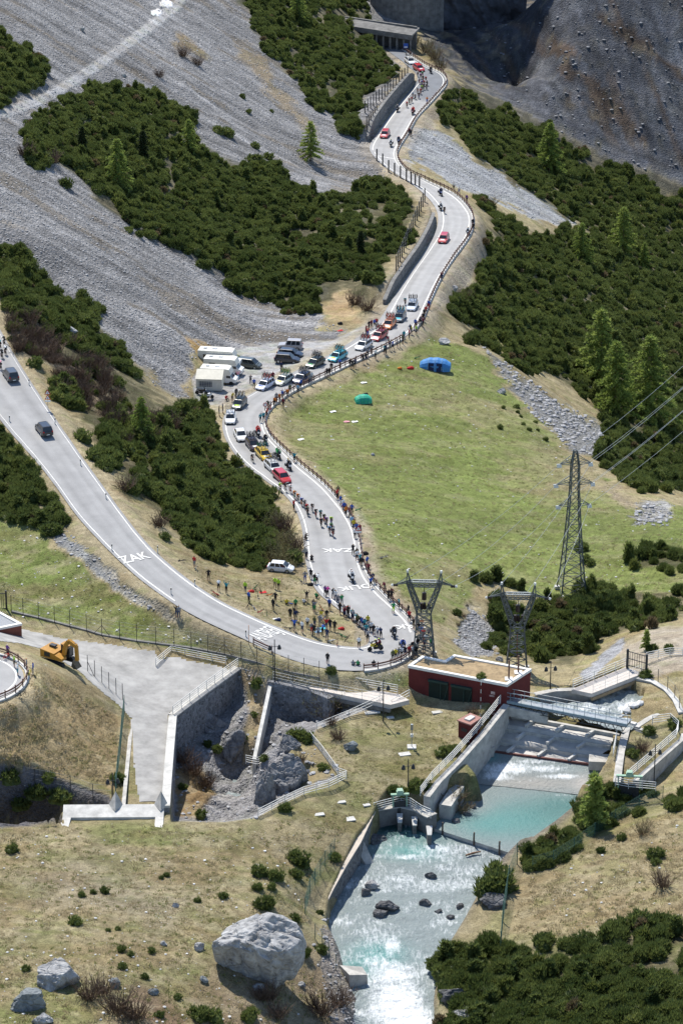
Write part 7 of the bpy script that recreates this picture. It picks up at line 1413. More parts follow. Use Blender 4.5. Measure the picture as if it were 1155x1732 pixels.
edge = [onroad(roadU, x, y) for x, y in ((650,1012),(672,1030),(684,1042),(640,1002),(632,992),(618,978),(614,968),(590,884),(588,878),(573,850),(569,846),(461,690),(470,686),(476,679),(494,670),(518,658),(530,652),(565,634),(580,628),(627,612),(640,605),(668,590),(684,580),(700,570),(707,558),(718,540))]
for p, t, i in edge: q = Vector(roadU.R[i])+(Vector(roadU.R[i])-Vector(roadU.L[i])).normalized()*rc.uniform(.1, .9); person(q+Vector((0, 0, .02)), math.atan2(t.y, t.x)+rc.uniform(-.6, 1.4), rc.choice(dark), rc.choice(['black', 'denim', 'khaki']), rc.choice(kinds), 'close to the outer guardrail')
crowd([(rc.uniform(500, 560), rc.uniform(1005, 1075), rc.choice(dark), None, rc.choice(kinds)) for k in range(10)]+[(575+k*7, 1036+k*5+rc.uniform(-3, 3), rc.choice(dark)) for k in range(8)], 'in the loose crowd of the hairpin grass', (610, 1000))
finish_people(); finish_bikes()
bicycle(G(38,1180), .1, 'black', 'bicycle leaning at the guardrail of the small left hairpin'); bicycle(G(51,1144), 1.2, 'yellow', 'yellow bicycle beside the man in blue at the left hairpin'); bicycle(G(12,1116), .6, 'red', 'red bicycle held by the rider in purple at the left edge')
lay = [(306,948),(332,962),(366,1004),(430,995),(443,1002),(455,1006),(475,1015),(490,1020),(418,1026),(432,1030),(438,1035),(452,1040),(488,1062),(505,1055),(512,985),(546,1046),(550,1060),(560,1083),(570,1090),(580,1075),(585,1082),(545,1030),(425,1000),(437,1010)]
sp_ = ['beside the red shirted man','left of the black clad roadside man','by the teal shirted roadside man','near the two lime jackets','above the sitting yellow spectator','left of the standing black group','next to the sitting spectators','beside the white blanket','at the lower left verge','nearest to the side road at left','second nearest to the side road at left','beside the small blanket','behind the blue shirted man','among the standing black group','below the white hatchback','right of the cheering man','below the cheering man','lowest of the row at the verge','at the tip of the inner verge','next to the red bag','near the photographer at the verge','above the cheering man','behind the lime jacket','below the lime jacket']
for i, (x, y) in enumerate(lay): bicycle(G(x, y), i*1.3, bc[i % 8], 'bicycle lying in the grass '+sp_[i], 1.35, 'bicycles lying in the grass')
for x, y, l in ((604,862,'green bicycle lying on the meadow beside the guardrail crowd'),(648,942,'grey bicycle lying on the meadow right of the lower bend'),(704,605,'green bicycle lying near the blue tent')): bicycle(G(x, y), .3, 'green' if 'green' in l else 'grey', l, 1.4)
# blankets, bags
def blanket(px, py, c, label, w=.9, rz=.4):
    me = MB(); n = 6
    for i in range(n):
        for j in range(n):
            x0, y0 = -w/2+w*i/n, -w*.3+w*.6*j/n; f = lambda x, y: .05+.05*math.sin(x*7+px)*math.cos(y*9+py)
            d_ = w/n; e_ = w*.6/n; me.add([(x0, y0, f(x0, y0)), (x0+d_, y0, f(x0+d_, y0)), (x0+d_, y0+e_, f(x0+d_, y0+e_)), (x0, y0+e_, f(x0, y0+e_))], [(0, 1, 2, 3)])
    o = me.build('blanket', CLOTH[c]); o.location = G(px, py, .05); o.rotation_euler = (0, 0, rz); tag(o, label, 'blanket', 'blankets and towels')
for a in ((468,1048,'white','white blanket with bags near the side road'),(545,1064,'cyan','cyan towel beside the verge crowd'),(538,1069,'lightblue','light blue towel among the standing spectators'),(575,560,'red','red towel on the sandy patch below the thicket'),(615,648,'white','white towel on the meadow above the green tent'),(600,714,'white','white towel below the green tent'),(586,714,'pink','pale pink towel left below the green tent'),(445,1003,'red','red jacket among the lying bicycles'),(509,744,'white','white bag lying on the meadow near the bend'),(563,697,'white','white shirt lying in the upper meadow')): blanket(*a)
def bag(px, py, c, label, s=.45):
    bm = bmesh.new(); bmesh.ops.create_icosphere(bm, subdivisions=2, radius=.5)
    for v in bm.verts: v.co = Vector((v.co.x*1.2, v.co.y*.8, max(-.3, v.co.z)*(.8+.2*math.sin(v.co.x*6)))); 
    me = bpy.data.meshes.new('bag'); bm.to_mesh(me); bm.free(); me.materials.append(CLOTH[c]); o = link('bag', me); o.location = G(px, py, .12); o.scale = (s*1.6, s*1.3, s*1.3); tag(o, label, 'bag', 'bags')
for a in ((616,938,'black','black bag lying beside the lower guardrail',.6),(525,990,'black','black bag at the verge by the inner bend'),(618,668,'black','dark bag beside the green tent'),(694,624,'red','red bag left of the blue tent',.6),(676,624,'orange','orange pot on the meadow left of the blue tent',.4),(575,548,'black','black bag on the sandy patch'),(425,1002,'red','red bag near the lime jackets'),(470,1050,'navy','navy bag on the white blanket'),(577,1065,'red','red bag beside the verge bicycles')): bag(*a)
# tents
def tent(px, py, c1, c2, L, W, Hh, rz, label, door=True):
    o = empty('tent', G(px, py, .02), rz); tag(o, label, 'tent', 'tents'); m = solid('tent_'+c1, {'blue': (.05, .20, .46), 'green': (.03, .36, .22)}[c1], .6); nu, nv = 13, 9; mb = MB(); V = []
    for i in range(nu):
        u = i/(nu-1)*2-1; hh = Hh*(1-.42*abs(u)**2.6); ww = W/2*(1-.22*abs(u)**3)
        for j in range(nv): a = math.pi*j/(nv-1); V.append((u*L/2, ww*math.cos(a), hh*math.sin(a)**.8*(1+.03*math.sin(i*2.1))))
    mb.add(V, [(i*nv+j, i*nv+j+1, (i+1)*nv+j+1, (i+1)*nv+j) for i in range(nu-1) for j in range(nv-1)]+[tuple(range(nv-1, -1, -1)), tuple((nu-1)*nv+j for j in range(nv))]); mb.build('canopy', m, parent=o)
    for u in (-.45, 0, .45):
        hh = Hh*(1-.42*abs(u)**2.6)+.02; ww = W/2*(1-.22*abs(u)**3)+.02; MB().tube([(u*L/2, ww*math.cos(math.pi*j/10), hh*math.sin(math.pi*j/10)**.8) for j in range(11)], .03, 5).build('pole', CLOTH[c2], parent=o)
    if door:
        for u in (-.25, .3): mb = MB(); x = u*L/2; mb.add([(x-.45, -W/2-.02, .02), (x+.45, -W/2-.02, .02), (x+.4, -W/2*.86, Hh*.72), (x-.4, -W/2*.86, Hh*.72)], [(0, 1, 2, 3)]); mb.build('door', CLOTH['navy'], parent=o)
    for k in range(6): a = k*1.05; mb = MB(); mb.bar((math.cos(a)*L*.42, math.sin(a)*W*.42, Hh*.45), (math.cos(a)*L*.62, math.sin(a)*W*.7, .0), .012); mb.build('guy_rope', CLOTH['white'], parent=o)
    return o
tent(736,624,'blue','lightblue',4.6,2.6,1.75,-.12,'blue family tent on the spur meadow'); tent(614,680,'green','teal',2.4,1.9,1.15,.2,'small green tent on the meadow',door=False)
# ------------------------------------------------------------------ road lettering
def letters(txt, p, rz, size, sx, label, par, R):
    cu = bpy.data.curves.new('txt', 'FONT'); cu.body = txt; cu.size = size; cu.align_x = 'CENTER'; cu.align_y = 'CENTER'; cu.offset = .012*size; o = bpy.data.objects.new('txt', cu); COL.objects.link(o)
    me = bpy.data.meshes.new_from_object(o.evaluated_get(bpy.context.evaluated_depsgraph_get())); bpy.data.objects.remove(o); me.materials.clear(); me.materials.append(LINE)
    c_, s_ = math.cos(rz), math.sin(rz)
    for v in me.vertices:
        x, y = v.co.x*sx, v.co.y; wx, wy = p.x+c_*x-s_*y, p.y+s_*x+c_*y; d = np.hypot(R.C[:, 0]-wx, R.C[:, 1]-wy); w = 1/(d**2+.05)**2; v.co = (c_*x-s_*y, s_*x+c_*y, float((R.C[:, 2]*w).sum()/w.sum())+.075-p.z)
    q = link('road_lettering', me, par); q.location = p; q['label'] = label; return q
for txt, px, py, R, fl, sz, sx, par in (('ZAK',571,931,roadU,1,2.0,1.0,upper),('FOLIK',608,993,roadU,1,2.0,1.0,upper),('ZAK',694,1059,roadU,1,1.9,1.0,upper),('ZAK',228,945,roadL,0,2.6,.72,lower),('ANDREJ',449,1073,roadL,0,3.4,.28,lower)):
    p, t, i = onroad(R, px, py, .0); rz = math.atan2(t.y, t.x)-math.pi/2+(math.pi if fl else 0)
    letters(txt, p, rz, sz, sx, 'white painted word '+txt+' on the asphalt', par, R)
# ------------------------------------------------------------------ signs and posts
def post(p, label, h=1.0):
    o = empty('roadside_post', p); tag(o, label, 'marker post', 'white delineator posts'); MB().box((0, 0, h/2), (.12, .09, h)).build('post', WHITE, parent=o); MB().box((0, 0, h-.18), (.13, .1, .2)).build('black_band', CLOTH['black'], parent=o)
for i, (x, y) in enumerate(((50,652),(94,718),(137,788),(180,845),(267,935),(17,714),(190,932),(330,992),(290,1006),(416,1078))): post(G(x, y), ['white roadside post near the dark grey car','white roadside post behind the black estate car','white roadside post at the thicket bend','white roadside post under the thicket','white roadside post right of the word ZAK','white roadside post at the far left edge line','white roadside post left of the word ZAK','white roadside post near the red shirted man','white roadside post at the stony lower edge','white roadside post at the short guardrail'][i], .95)
def tri_sign(p, label, n=1, plate=True, rz=0, h=2.4):
    o = empty('warning_sign', p, rz); tag(o, label, 'road sign'); MB().tube([(0, 0, 0), (0, 0, h)], .035, 6).build('pole', STEEL, parent=o)
    for k in range(n):
        z = h-.05-k*.72; a = MB(); a.add([(-.42, -.05, z-.68), (.42, -.05, z-.68), (0, -.05, z+.05), (-.42, -.03, z-.68), (.42, -.03, z-.68), (0, -.03, z+.05)], [(0, 1, 2), (5, 4, 3), (0, 3, 4, 1), (1, 4, 5, 2), (2, 5, 3, 0)]); s_ = a.build('red_triangle', CLOTH['red'], parent=o); b_ = MB(); b_.add([(-.28, -.056, z-.6), (.28, -.056, z-.6), (0, -.056, z-.12)], [(0, 1, 2)]); b_.build('white_field', CLOTH['white'], parent=s_); c_ = MB(); c_.box((0, -.06, z-.46), (.07, .004, .2)); c_.build('symbol', CLOTH['black'], parent=s_)
    if plate: MB().box((0, -.05, h-.1-n*.72-.12), (.75, .03, .22)).build('plate', CLOTH['white'], parent=o)
tri_sign(G(82,694), 'double red triangle warning sign with plate beside the side road', 2, h=3.0); tri_sign(G(606,915), 'red triangle warning sign at the lower guardrail', 1, h=2.2)
so2 = empty('road_sign', G(516,957)); tag(so2, 'grey backed road sign seen from behind at the inner verge', 'road sign'); MB().tube([(0, 0, 0), (0, 0, 2.5)], .035, 6).build('pole', STEEL, parent=so2); MB().add([(-.42, 0, 1.9), (.42, 0, 1.9), (0, 0, 2.6), (-.42, .03, 1.9), (.42, .03, 1.9), (0, .03, 2.6)], [(0, 1, 2), (5, 4, 3), (0, 3, 4, 1), (1, 4, 5, 2), (2, 5, 3, 0)]).build('panel', STEEL, parent=so2)
bs = empty('blue_sign', U(686, 96, -24.3)); tag(bs, 'blue and white square road sign at the gallery mouth', 'road sign'); MB().tube([(0, 0, 0), (0, 0, 2.6)], .05, 6).build('pole', STEEL, parent=bs); MB().box((0, -.06, 2.4), (.95, .04, 1.0)).build('panel', CLOTH['blue'], parent=bs); MB().box((0, -.085, 2.15), (.7, .01, .25)).build('white_field', CLOTH['white'], parent=bs)
rs = empty('round_sign', G(449,701)); tag(rs, 'round red and white sign at the middle bend guardrail', 'road sign'); MB().tube([(0, 0, 0), (0, 0, 1.6)], .03, 6).build('pole', STEEL, parent=rs); MB().tube([(0, -.06, 1.5), (0, -.03, 1.5)], .33, 14).build('disc', CLOTH['red'], parent=rs); MB().tube([(0, -.066, 1.5), (0, -.05, 1.5)], .24, 14).build('white_field', CLOTH['white'], parent=rs)
op = empty('snow_pole', G(421,1090)); tag(op, 'thin orange and black snow pole at the short guardrail', 'pole')
for k in range(4): MB().tube([(0, 0, k*.62), (0, 0, k*.62+.62)], .035, 6).build('band', CLOTH['orange' if k % 2 else 'black'], parent=op)
# ------------------------------------------------------------------ pylons and cables
PYL = mat('pylon_steel', (.10, .115, .115), .5, .3, 2, metal=.4)
def seg_lattice(mb, A, B, nseg, wl=.11, wb=.05):
    """A, B: lists of 4 corner points; legs and X bracing"""
    for k in range(4): mb.bar(A[k], B[k], wl)
    for i in range(nseg):
        t0, t1 = i/nseg, (i+1)/nseg
        for k in range(4):
            a0, a1 = A[k].lerp(B[k], t0), A[k].lerp(B[k], t1); c0_, c1_ = A[(k+1) % 4].lerp(B[(k+1) % 4], t0), A[(k+1) % 4].lerp(B[(k+1) % 4], t1)
            mb.bar(a0, c1_, wb); mb.bar(c0_, a1, wb); mb.bar(a1, c1_, wb)
sq = lambda h, z, cx=0, cy=0, hy=None: [Vector((cx+a*h, cy+b*(hy or h), z)) for a, b in ((-1, -1), (1, -1), (1, 1), (-1, 1))]
INSUL = mat('porcelain', (.62, .63, .6), .3, .1, 2); INSB = mat('brown_insulator', (.03, .02, .02), .3, .1, 2)
def big_pylon(p, label, Ht, rz=0):
    o = empty('lattice_pylon', p, rz); tag(o, label, 'pylon', 'power pylons'); lev = [(1.6, 0, 3), (1.15, .25, 3), (.8, .5, 3), (.55, .72, 3), (.48, .9, 2), (.18, 1.0, 1)]; nm = ['leg_section', 'lower_body', 'middle_body', 'upper_body', 'peak']
    for i in range(5): mb = MB(); seg_lattice(mb, sq(lev[i][0], lev[i][1]*Ht), sq(lev[i+1][0], lev[i+1][1]*Ht), lev[i][2], .14, .06); mb.build(nm[i], PYL, parent=o)
    tips = []
    for f, al in ((.91, 2.0), (.77, 2.35), (.62, 2.0)):
        for s in (-1, 1):
            z = f*Ht; mb = MB(); tip = Vector((s*al, 0, z)); h = .5
            for b in (-h, h): mb.bar((s*h, b, z), tip, .08); mb.bar((s*h, b, z+.9), tip, .06); mb.bar((s*h, b, z), (s*h+(tip.x-s*h)*.5, b*.5, z+.45), .05)
            mb.build('cross_arm', PYL, parent=o); tips.append(tip)
            for q in (-.35, .0, .35): MB().tube([tip+Vector((q*.5-.1, 0, 0)), tip+Vector((q*.5, -.1, -.45))], .13, 7).build('insulator', INSUL, parent=o)
    for s in sq(1.6, 0): MB().box(s+Vector((0, 0, .1)), (.6, .6, .4)).build('footing', CONCW, parent=o)
    bpy.context.view_layer.update(); return [o.matrix_world@t for t in tips]
def y_pylon(p, label, Ht=10.6, rz=0, sc=1.0):
    o = empty('lattice_pylon', p, rz); tag(o, label, 'pylon', 'power pylons'); w = Ht*.47
    mb = MB(); seg_lattice(mb, sq(1.25, 0), sq(.8, w), 5, .15, .07); mb.build('lower_body', PYL, parent=o)
    mb = MB(); seg_lattice(mb, sq(.8, w), sq(.85, w+.9), 1, .15, .08); mb.build('waist', PYL, parent=o); zt = Ht*.88
    for s in (-1, 1):
        mb = MB(); A_ = [Vector((s*.55-.3, y, w+.9)) for y in (-.6, .6)]+[Vector((s*.55+.3, y, w+.9)) for y in (.6, -.6)]; B_ = [Vector((s*1.85-.22, y, zt)) for y in (-.3, .3)]+[Vector((s*1.85+.22, y, zt)) for y in (.3, -.3)]; seg_lattice(mb, A_, B_, 5, .12, .06); mb.build('fork_arm', PYL, parent=o)
        mb = MB(); [mb.bar(b, Vector((s*1.95, 0, Ht)), .1) for b in B_]; mb.build('peak', PYL, parent=o); MB().tube([(s*1.95, 0, Ht-.1), (s*1.95, 0, Ht+.18)], .14, 7).build('peak_cap', INSUL, parent=o)
        mb = MB(); tip = Vector((s*3.4, 0, zt-.4)); [mb.bar(b, tip, .07) for b in B_]; mb.bar(Vector((s*1.95, 0, zt+.6)), tip, .05); mb.build('cross_arm', PYL, parent=o)
        for k in range(3): MB().tube([tip+Vector((s*(k*.25-.3), 0, 0)), tip+Vector((s*(k*.25-.1), 0, -.12))], .16, 7).build('insulator', INSB if k < 2 else INSUL, parent=o)
    mb = MB(); seg_lattice(mb, [Vector((-1.9, y, z)) for y, z in ((-.3, zt-.5), (.3, zt-.5), (.3, zt+.1), (-.3, zt+.1))], [Vector((1.9, y, z)) for y, z in ((-.3, zt-.5), (.3, zt-.5), (.3, zt+.1), (-.3, zt+.1))], 6, .1, .05); mb.build('crossbeam', PYL, parent=o)
    mb = MB(); mb.bar((-1.4, -.35, zt+.45), (1.4, -.35, zt+.45), .07); mb.bar((-1.4, -.35, zt+.15), (1.4, -.35, zt+.15), .07); [mb.bar((x, -.35, zt+.15), (x, -.35, zt+.45), .07) for x in (-1.4, -.55, -.35, -.1, .1, .35, .55, 1.4)]; mb.build('number_frame', INSUL, parent=o)
    MB().tube([(0, 0, zt-.5), (0, 0, zt-1.3), (0, 0, zt-1.35), (0, 0, zt-2.2), (0, 0, zt-2.3)], [.04, .05, .26, .28, .1], 9).build('insulator', INSB, parent=o)
    for x in (-.3, .05, .55): MB().tube([(x, -.1, zt-2.6), (x+.05, 0, zt-3.4)], [.16, .2], 8).build('insulator', INSB, parent=o)
    MB().bar((.0, -1.0, .3), (.0, -.82, w), .07).build('cable_pipe', mat('red_oxide', (.25, .09, .07), .7, .2, 3), parent=o)
    for s in sq(1.25, 0): MB().box(s, (.5, .5, .4)).build('footing', CONCW, parent=o)
    bpy.context.view_layer.update(); return [o.matrix_world@Vector((s*3.4, 0, zt-.4)) for s in (-1, 1)]+[o.matrix_world@Vector((0, 0, zt-1.2))]
t3 = big_pylon(G(966,1002), 'tall slender lattice pylon on the right meadow', 19.6, .12)
t1 = y_pylon(G(716,1112), 'Y shaped lattice pylon at the hairpin behind the red building', 11.0, -.06); t2 = y_pylon(U(873, 1136, -3.6), 'Y shaped lattice pylon at the right rear of the red building', 11.4, -.05)
WIRE = mat('cable', (.42, .43, .42), .4, .05, 1, metal=.3)
def cable(a, b, sag, label, grp, r=.022):
    o = MB().tube([a.lerp(b, t/14)-Vector((0, 0, sag*4*(t/14)*(1-t/14))) for t in range(15)], r, 4).build('power_line', WIRE); tag(o, label, 'cable', grp)
far = [Vector((92+k*3, 560+k*6, 4-k*2.5)) for k in range(6)]
for i in range(6): cable(t3[i], far[i], 5, f'{["first","second","third","fourth","fifth","sixth"][i]} power line rising from the tall pylon to the right edge, counted from the top', 'power lines to the right')
for i, k in enumerate((0, 2, 4)): cable(t3[k], t1[[0, 2, 1][i]], 1.2, ['upper','middle','lower'][i]+' power line from the tall pylon to the pylon at the hairpin', 'power lines to the hairpin pylon')
for i, k in enumerate((1, 3, 5)): cable(t3[k], t2[[0, 2, 1][i]], 1.0, ['upper','middle','lower'][i]+' power line from the tall pylon to the pylon behind the red building', 'power lines to the building pylon')
# ------------------------------------------------------------------ excavator
ex = empty('excavator', G(100,1122,.05), .0); tag(ex, 'yellow orange excavator with folded arm parked on the gravel road', 'excavator'); ex.rotation_euler = (0, 0, -.55); ex.scale = (.88,)*3; YL = mat('machine_yellow', (.42, .21, .03), .5, .15, 2, coat=.2)
for s in (-1, 1):
    m = MB(); m.prism([(-1.5, s*1.15-.28), (1.5, s*1.15-.28), (1.5, s*1.15+.28), (-1.5, s*1.15+.28)], .12, .75); tr = m.build('track', BLACKR, parent=ex)
    for x in (-1.4, -.5, .4, 1.35): MB().tube([(x, s*1.15-.3, .42), (x, s*1.15+.3, .42)], .32, 10).build('roller', DARKM, parent=tr)
MB().box((0, 0, .85), (1.5, 1.5, .3)).build('turntable', DARKM, parent=ex)
m = MB(); m.prism([(-2.0, -1.25), (-1.9, 1.25), (.2, 1.25), (.2, -1.25)], 1.0, [2.1, 2.1, 1.85, 1.85]); m.prism([(.2, -1.25), (.2, -.2), (1.4, -.2), (1.4, -1.25)], 1.0, [1.7, 1.7, 1.35, 1.35]); m.build('upper_body', YL, parent=ex)
MB().box((-.9, -1.26, 1.55), (.9, .03, .6)).build('grille', DARKM, parent=ex); MB().box((-1.0, .3, 2.2), (.9, .6, .2)).build('exhaust_cover', DARKM, parent=ex)
cb_ = MB().prism([(.25, .25), (1.55, .25), (1.55, 1.22), (.25, 1.22)], 1.05, [2.65, 2.55, 2.55, 2.65]).build('cab', DARKM, parent=ex); MB().box((1.56, .74, 1.9), (.02, .8, 1.1)).build('front_window', GLASS, parent=cb_); MB().box((.9, .243, 1.95), (1.0, .02, .9)).build('side_window', GLASS, parent=cb_); MB().prism([(.2, .2), (1.6, .2), (1.6, 1.27), (.2, 1.27)], 2.66, 2.74).build('roof', YL, parent=cb_)
m = MB()
P_ = [(1.0, -.15, 1.5), (1.3, -.15, 2.9), (1.9, -.15, 3.7), (3.0, -.15, 3.2)]
for a, b in zip(P_, P_[1:]): m.bar(a, b, .42, .5)
m.build('boom', YL, parent=ex); MB().bar((3.0, -.15, 3.3), (3.1, -.15, 1.2), .34, .45).build('stick', YL, parent=ex); MB().bar((1.7, -.15, 2.6), (2.9, -.15, 3.6), .12).build('hydraulic_ram', STEEL, parent=ex)
m = MB(); m.add([(2.7, -.7, 1.2), (2.7, .4, 1.2), (3.4, .4, .2), (3.4, -.7, .2), (2.5, -.7, .4), (2.5, .4, .4), (2.9, .4, .1), (2.9, -.7, .1)], [(0, 3, 2, 1), (0, 1, 5, 4), (4, 5, 6, 7), (7, 6, 2, 3), (0, 4, 7, 3), (1, 2, 6, 5)]); m.build('bucket', mat('muddy_steel', (.09, .08, .06), .8, .3, 3), parent=ex)
# ------------------------------------------------------------------ boulders
BOUL = None
def boulder_mat(name, c1, c2, crack=.8):
    m = bpy.data.materials.new(name); m.use_nodes = True; nt = m.node_tree; b = nt.nodes['Principled BSDF']; N = nt.nodes.new; Lk = nt.links.new; b.inputs['Roughness'].default_value = .9; b.inputs['Specular IOR Level'].default_value = .2
    tc = N('ShaderNodeTexCoord'); n1 = N('ShaderNodeTexNoise'); n1.inputs['Scale'].default_value = .9; n1.inputs['Detail'].default_value = 9; n1.inputs['Roughness'].default_value = .72; v = N('ShaderNodeTexVoronoi'); v.feature = 'DISTANCE_TO_EDGE'; v.inputs['Scale'].default_value = .8
    nw = N('ShaderNodeTexNoise'); nw.inputs['Scale'].default_value = 1.1; nw.inputs['Detail'].default_value = 4; mp = N('ShaderNodeMix'); mp.data_type = 'RGBA'; mp.inputs[0].default_value = .35; Lk(tc.outputs['Object'], nw.inputs['Vector']); Lk(tc.outputs['Object'], mp.inputs[6]); Lk(nw.outputs['Color'], mp.inputs[7]); Lk(mp.outputs[2], v.inputs['Vector']); Lk(tc.outputs['Object'], n1.inputs['Vector'])
    r = N('ShaderNodeMapRange'); r.inputs[1].default_value = .35; r.inputs[2].default_value = .65; Lk(n1.outputs[0], r.inputs[0]); mx = N('ShaderNodeMix'); mx.data_type = 'RGBA'; Lk(r.outputs[0], mx.inputs[0]); mx.inputs[6].default_value = (*c1, 1); mx.inputs[7].default_value = (*c2, 1); Lk(mx.outputs[2], b.inputs['Base Color'])
    r2 = N('ShaderNodeMapRange'); r2.inputs[1].default_value = 0; r2.inputs[2].default_value = .05; Lk(v.outputs['Distance'], r2.inputs[0]); ad = N('ShaderNodeMath'); ad.operation = 'MULTIPLY_ADD'; ad.inputs[1].default_value = crack*.35; Lk(r2.outputs[0], ad.inputs[0]); Lk(n1.outputs[0], ad.inputs[2]); bp = N('ShaderNodeBump'); bp.inputs['Distance'].default_value = .35; bp.inputs['Strength'].default_value = 1; Lk(ad.outputs[0], bp.inputs['Height']); Lk(bp.outputs[0], b.inputs['Normal']); return m
LIME = boulder_mat('limestone', (.20, .197, .195), (.52, .515, .50)); DARKL = boulder_mat('dark_limestone', (.10, .115, .12), (.30, .32, .32)); WETR = boulder_mat('wet_rock', (.05, .05, .052), (.2, .2, .2)); OUTC = boulder_mat('outcrop_rock', (.10, .10, .105), (.32, .315, .31))
def boulder(p, r, m, label, seed, sub=5, cuts=9, flat=.35, name='boulder', grp='boulders', rz=0, tilt=(0, 0), cat='boulder'):
    rg = random.Random(seed); bm = bmesh.new(); bmesh.ops.create_icosphere(bm, subdivisions=sub, radius=1); V = np.array([v.co[:] for v in bm.verts])
    for k in range(cuts):
        n = np.array([rg.gauss(0, 1), rg.gauss(0, 1), rg.gauss(0, .8)]); n /= np.linalg.norm(n); d = V@n; lim = rg.uniform(.5, .8); k_ = d > lim; V[k_] -= (d[k_]-lim)[:, None]*n*.97
    nn = -.22*np.maximum(0, .12-np.abs(fbm(V[:, 0]*1.9+V[:, 2]*.7, V[:, 1]*1.9+V[:, 2]*1.6, seed+8, 4)-.5))/.12*.5+(fbm(V[:, 0]*1.6+seed, V[:, 1]*1.6+V[:, 2]*1.3, seed, 5)-.5)*.2+(fbm(V[:, 0]*5+V[:, 2]*3, V[:, 1]*5-V[:, 2]*2, seed+3, 3)-.5)*.09
    V = V*(1+nn)[:, None]; V = V*np.array(r)
    for v, c in zip(bm.verts, V): v.co = c
    me = bpy.data.meshes.new(name); bm.to_mesh(me); bm.free(); me.materials.append(m); o = link(name, me); o.location = p+Vector((0, 0, r[2]*(1-flat)-r[2]*.35)); o.rotation_euler = (tilt[0], tilt[1], rz); tag(o, label, cat, grp); return o
boulder(G(418,1648)+Vector((.3, 1.5, .6)), (5.4, 4.0, 5.3), LIME, 'huge pale grey cracked boulder in the foreground meadow', 21, 6, 16, .34, tilt=(0, .35))
boulder(G(100,1662), (3.0, 2.2, 2.1), LIME, 'pale boulder overgrown with pine at lower left', 5, 5, 18, .3); boulder(G(50,1702), (2.1, 1.7, 1.9), DARKL, 'dark blue grey boulder in the lower left corner', 9, 5, 16, .3)
for i, (x, y, s, m, l) in enumerate(((750,582,.95,LIME,'lone boulder on the upper spur meadow'),(592,1268,.9,DARKL,'dark rock on the lawn below the ravine railing'),(72,1730,1.0,LIME,'pale rock at the bottom edge on the left'),(195,1668,.7,DARKL,'small grey rock right of the overgrown boulder'),(297,1533,.4,LIME,'small white rock in the middle of the meadow'),(260,1680,.5,DARKL,'small dark rock below the twig shrubs'),(278,1598,.35,LIME,'small pale stone left of the huge boulder'),(337,1605,.6,LIME,'rubble pile at the left foot of the huge boulder'),(438,1672,.7,LIME,'flat pink slab leaning under the huge boulder'),(345,1660,.5,DARKL,'dark stone in front of the huge boulder'),(510,1668,.4,LIME,'small pale stone right of the huge boulder'),(848,665,.75,LIME,'grey rock beside the shrubs on the spur'),(845,1118,.5,LIME,'white rock beside the building pylon'),(631,770,.3,LIME,'small grey stone in the middle of the meadow'),(875,560,.5,LIME,'pale rock in the forest edge'),(768,490,.6,LIME,'pale rock on the verge right of the road'),(120,565,1.2,LIME,'rock face above the side road at left'),(210,130,.5,DARKL,'dark rock under the mountain path'),(140,52,.5,DARKL,'small dark block on the upper scree'))): boulder(G(x, y), (s*1.15, s*.95, s*.9), m, l, 40+i, 4, 8, .3)
for i, (x, y, s, l) in enumerate(((655,1538,1.25,'large dark rock in the middle of the rapids'),(645,1548,.9,'dark rock in front of the large rapids rock'),(728,1483,.65,'dark rock near the upper edge of the rapids'),(720,1530,.7,'dark rock right of the middle of the rapids'),(777,1535,.55,'small black rock near the right bank of the rapids'),(742,1543,.45,'small dark rock in the rapids'),(628,1500,.8,'pale topped rock left in the rapids'),(618,1512,.7,'rock beside the pale topped rock in the rapids'),(760,1553,.5,'small rock close to the right bank'),(640,1432,1.9,'mossy rock at the foot of the stone river wall'),(765,1690,1.6,'wet dark rock at the lower right river bank'),(780,1722,1.1,'pale wet rock under the bottom thicket'),(575,1588,.7,'rock on the left gravel bank'),(748,1600,.7,'rock under the thicket on the right bank'),(835,1530,1.4,'mossy rock bank right of the rapids'),(790,1378,.5,'flat stone at the edge of the turquoise pool'),(772,1390,.5,'flat stone below the brown pool bank'),(800,1366,.4,'small flat stone in the turquoise pool'))):
    p = G(x, y); zw = -6.5 if y < 1400 else -7.0-(y-1400)/330*1.8; p = U(x, y, zw) if i < 9 or i > 14 else p; boulder(p, (s*1.1, s*.8, s*.7), WETR if i not in (6, 11) else LIME, l, 70+i, 4, 8, .25, 'river_rock', 'rocks in the river', cat='rock')
boulder(G(478,1330)+Vector((0, 0, -1.6)), (3.0, 2.2, 4.4), OUTC, 'dark rocky outcrop dropping into the ravine', 91, 6, 14, .3, 'rock_outcrop'); boulder(G(447,1352)+Vector((0, 0, -1.8)), (1.8, 1.5, 4.0), OUTC, 'lower shoulder of the rocky ravine outcrop', 92, 5, 12, .3, 'rock_outcrop'); boulder(G(487,1262)+Vector((0, -.3, -.8)), (1.6, 1.2, 1.9), OUTC, 'dark split rock at the upper end of the outcrop', 93, 5, 12, .3, 'rock_outcrop')
boulder(G(355,1225)+Vector((0, 0, -1.4)), (2.8, 2.0, 2.6), OUTC, 'layered grey rock below the forecourt wall', 94, 5, 14, .3, 'rock_outcrop', tilt=(.2, .4)); boulder(G(392,1262)+Vector((0, 0, -1.4)), (1.5, 1.8, 2.8), OUTC, 'grey rock rib left of the narrow ravine wall', 95, 5, 14, .3, 'rock_outcrop', tilt=(0, .3)); boulder(G(478,1212)+Vector((0, 0, -1.2)), (2.6, 1.6, 2.0), OUTC, 'smooth dark slab right of the narrow ravine wall', 96, 5, 10, .3, 'rock_outcrop', tilt=(0, .5))
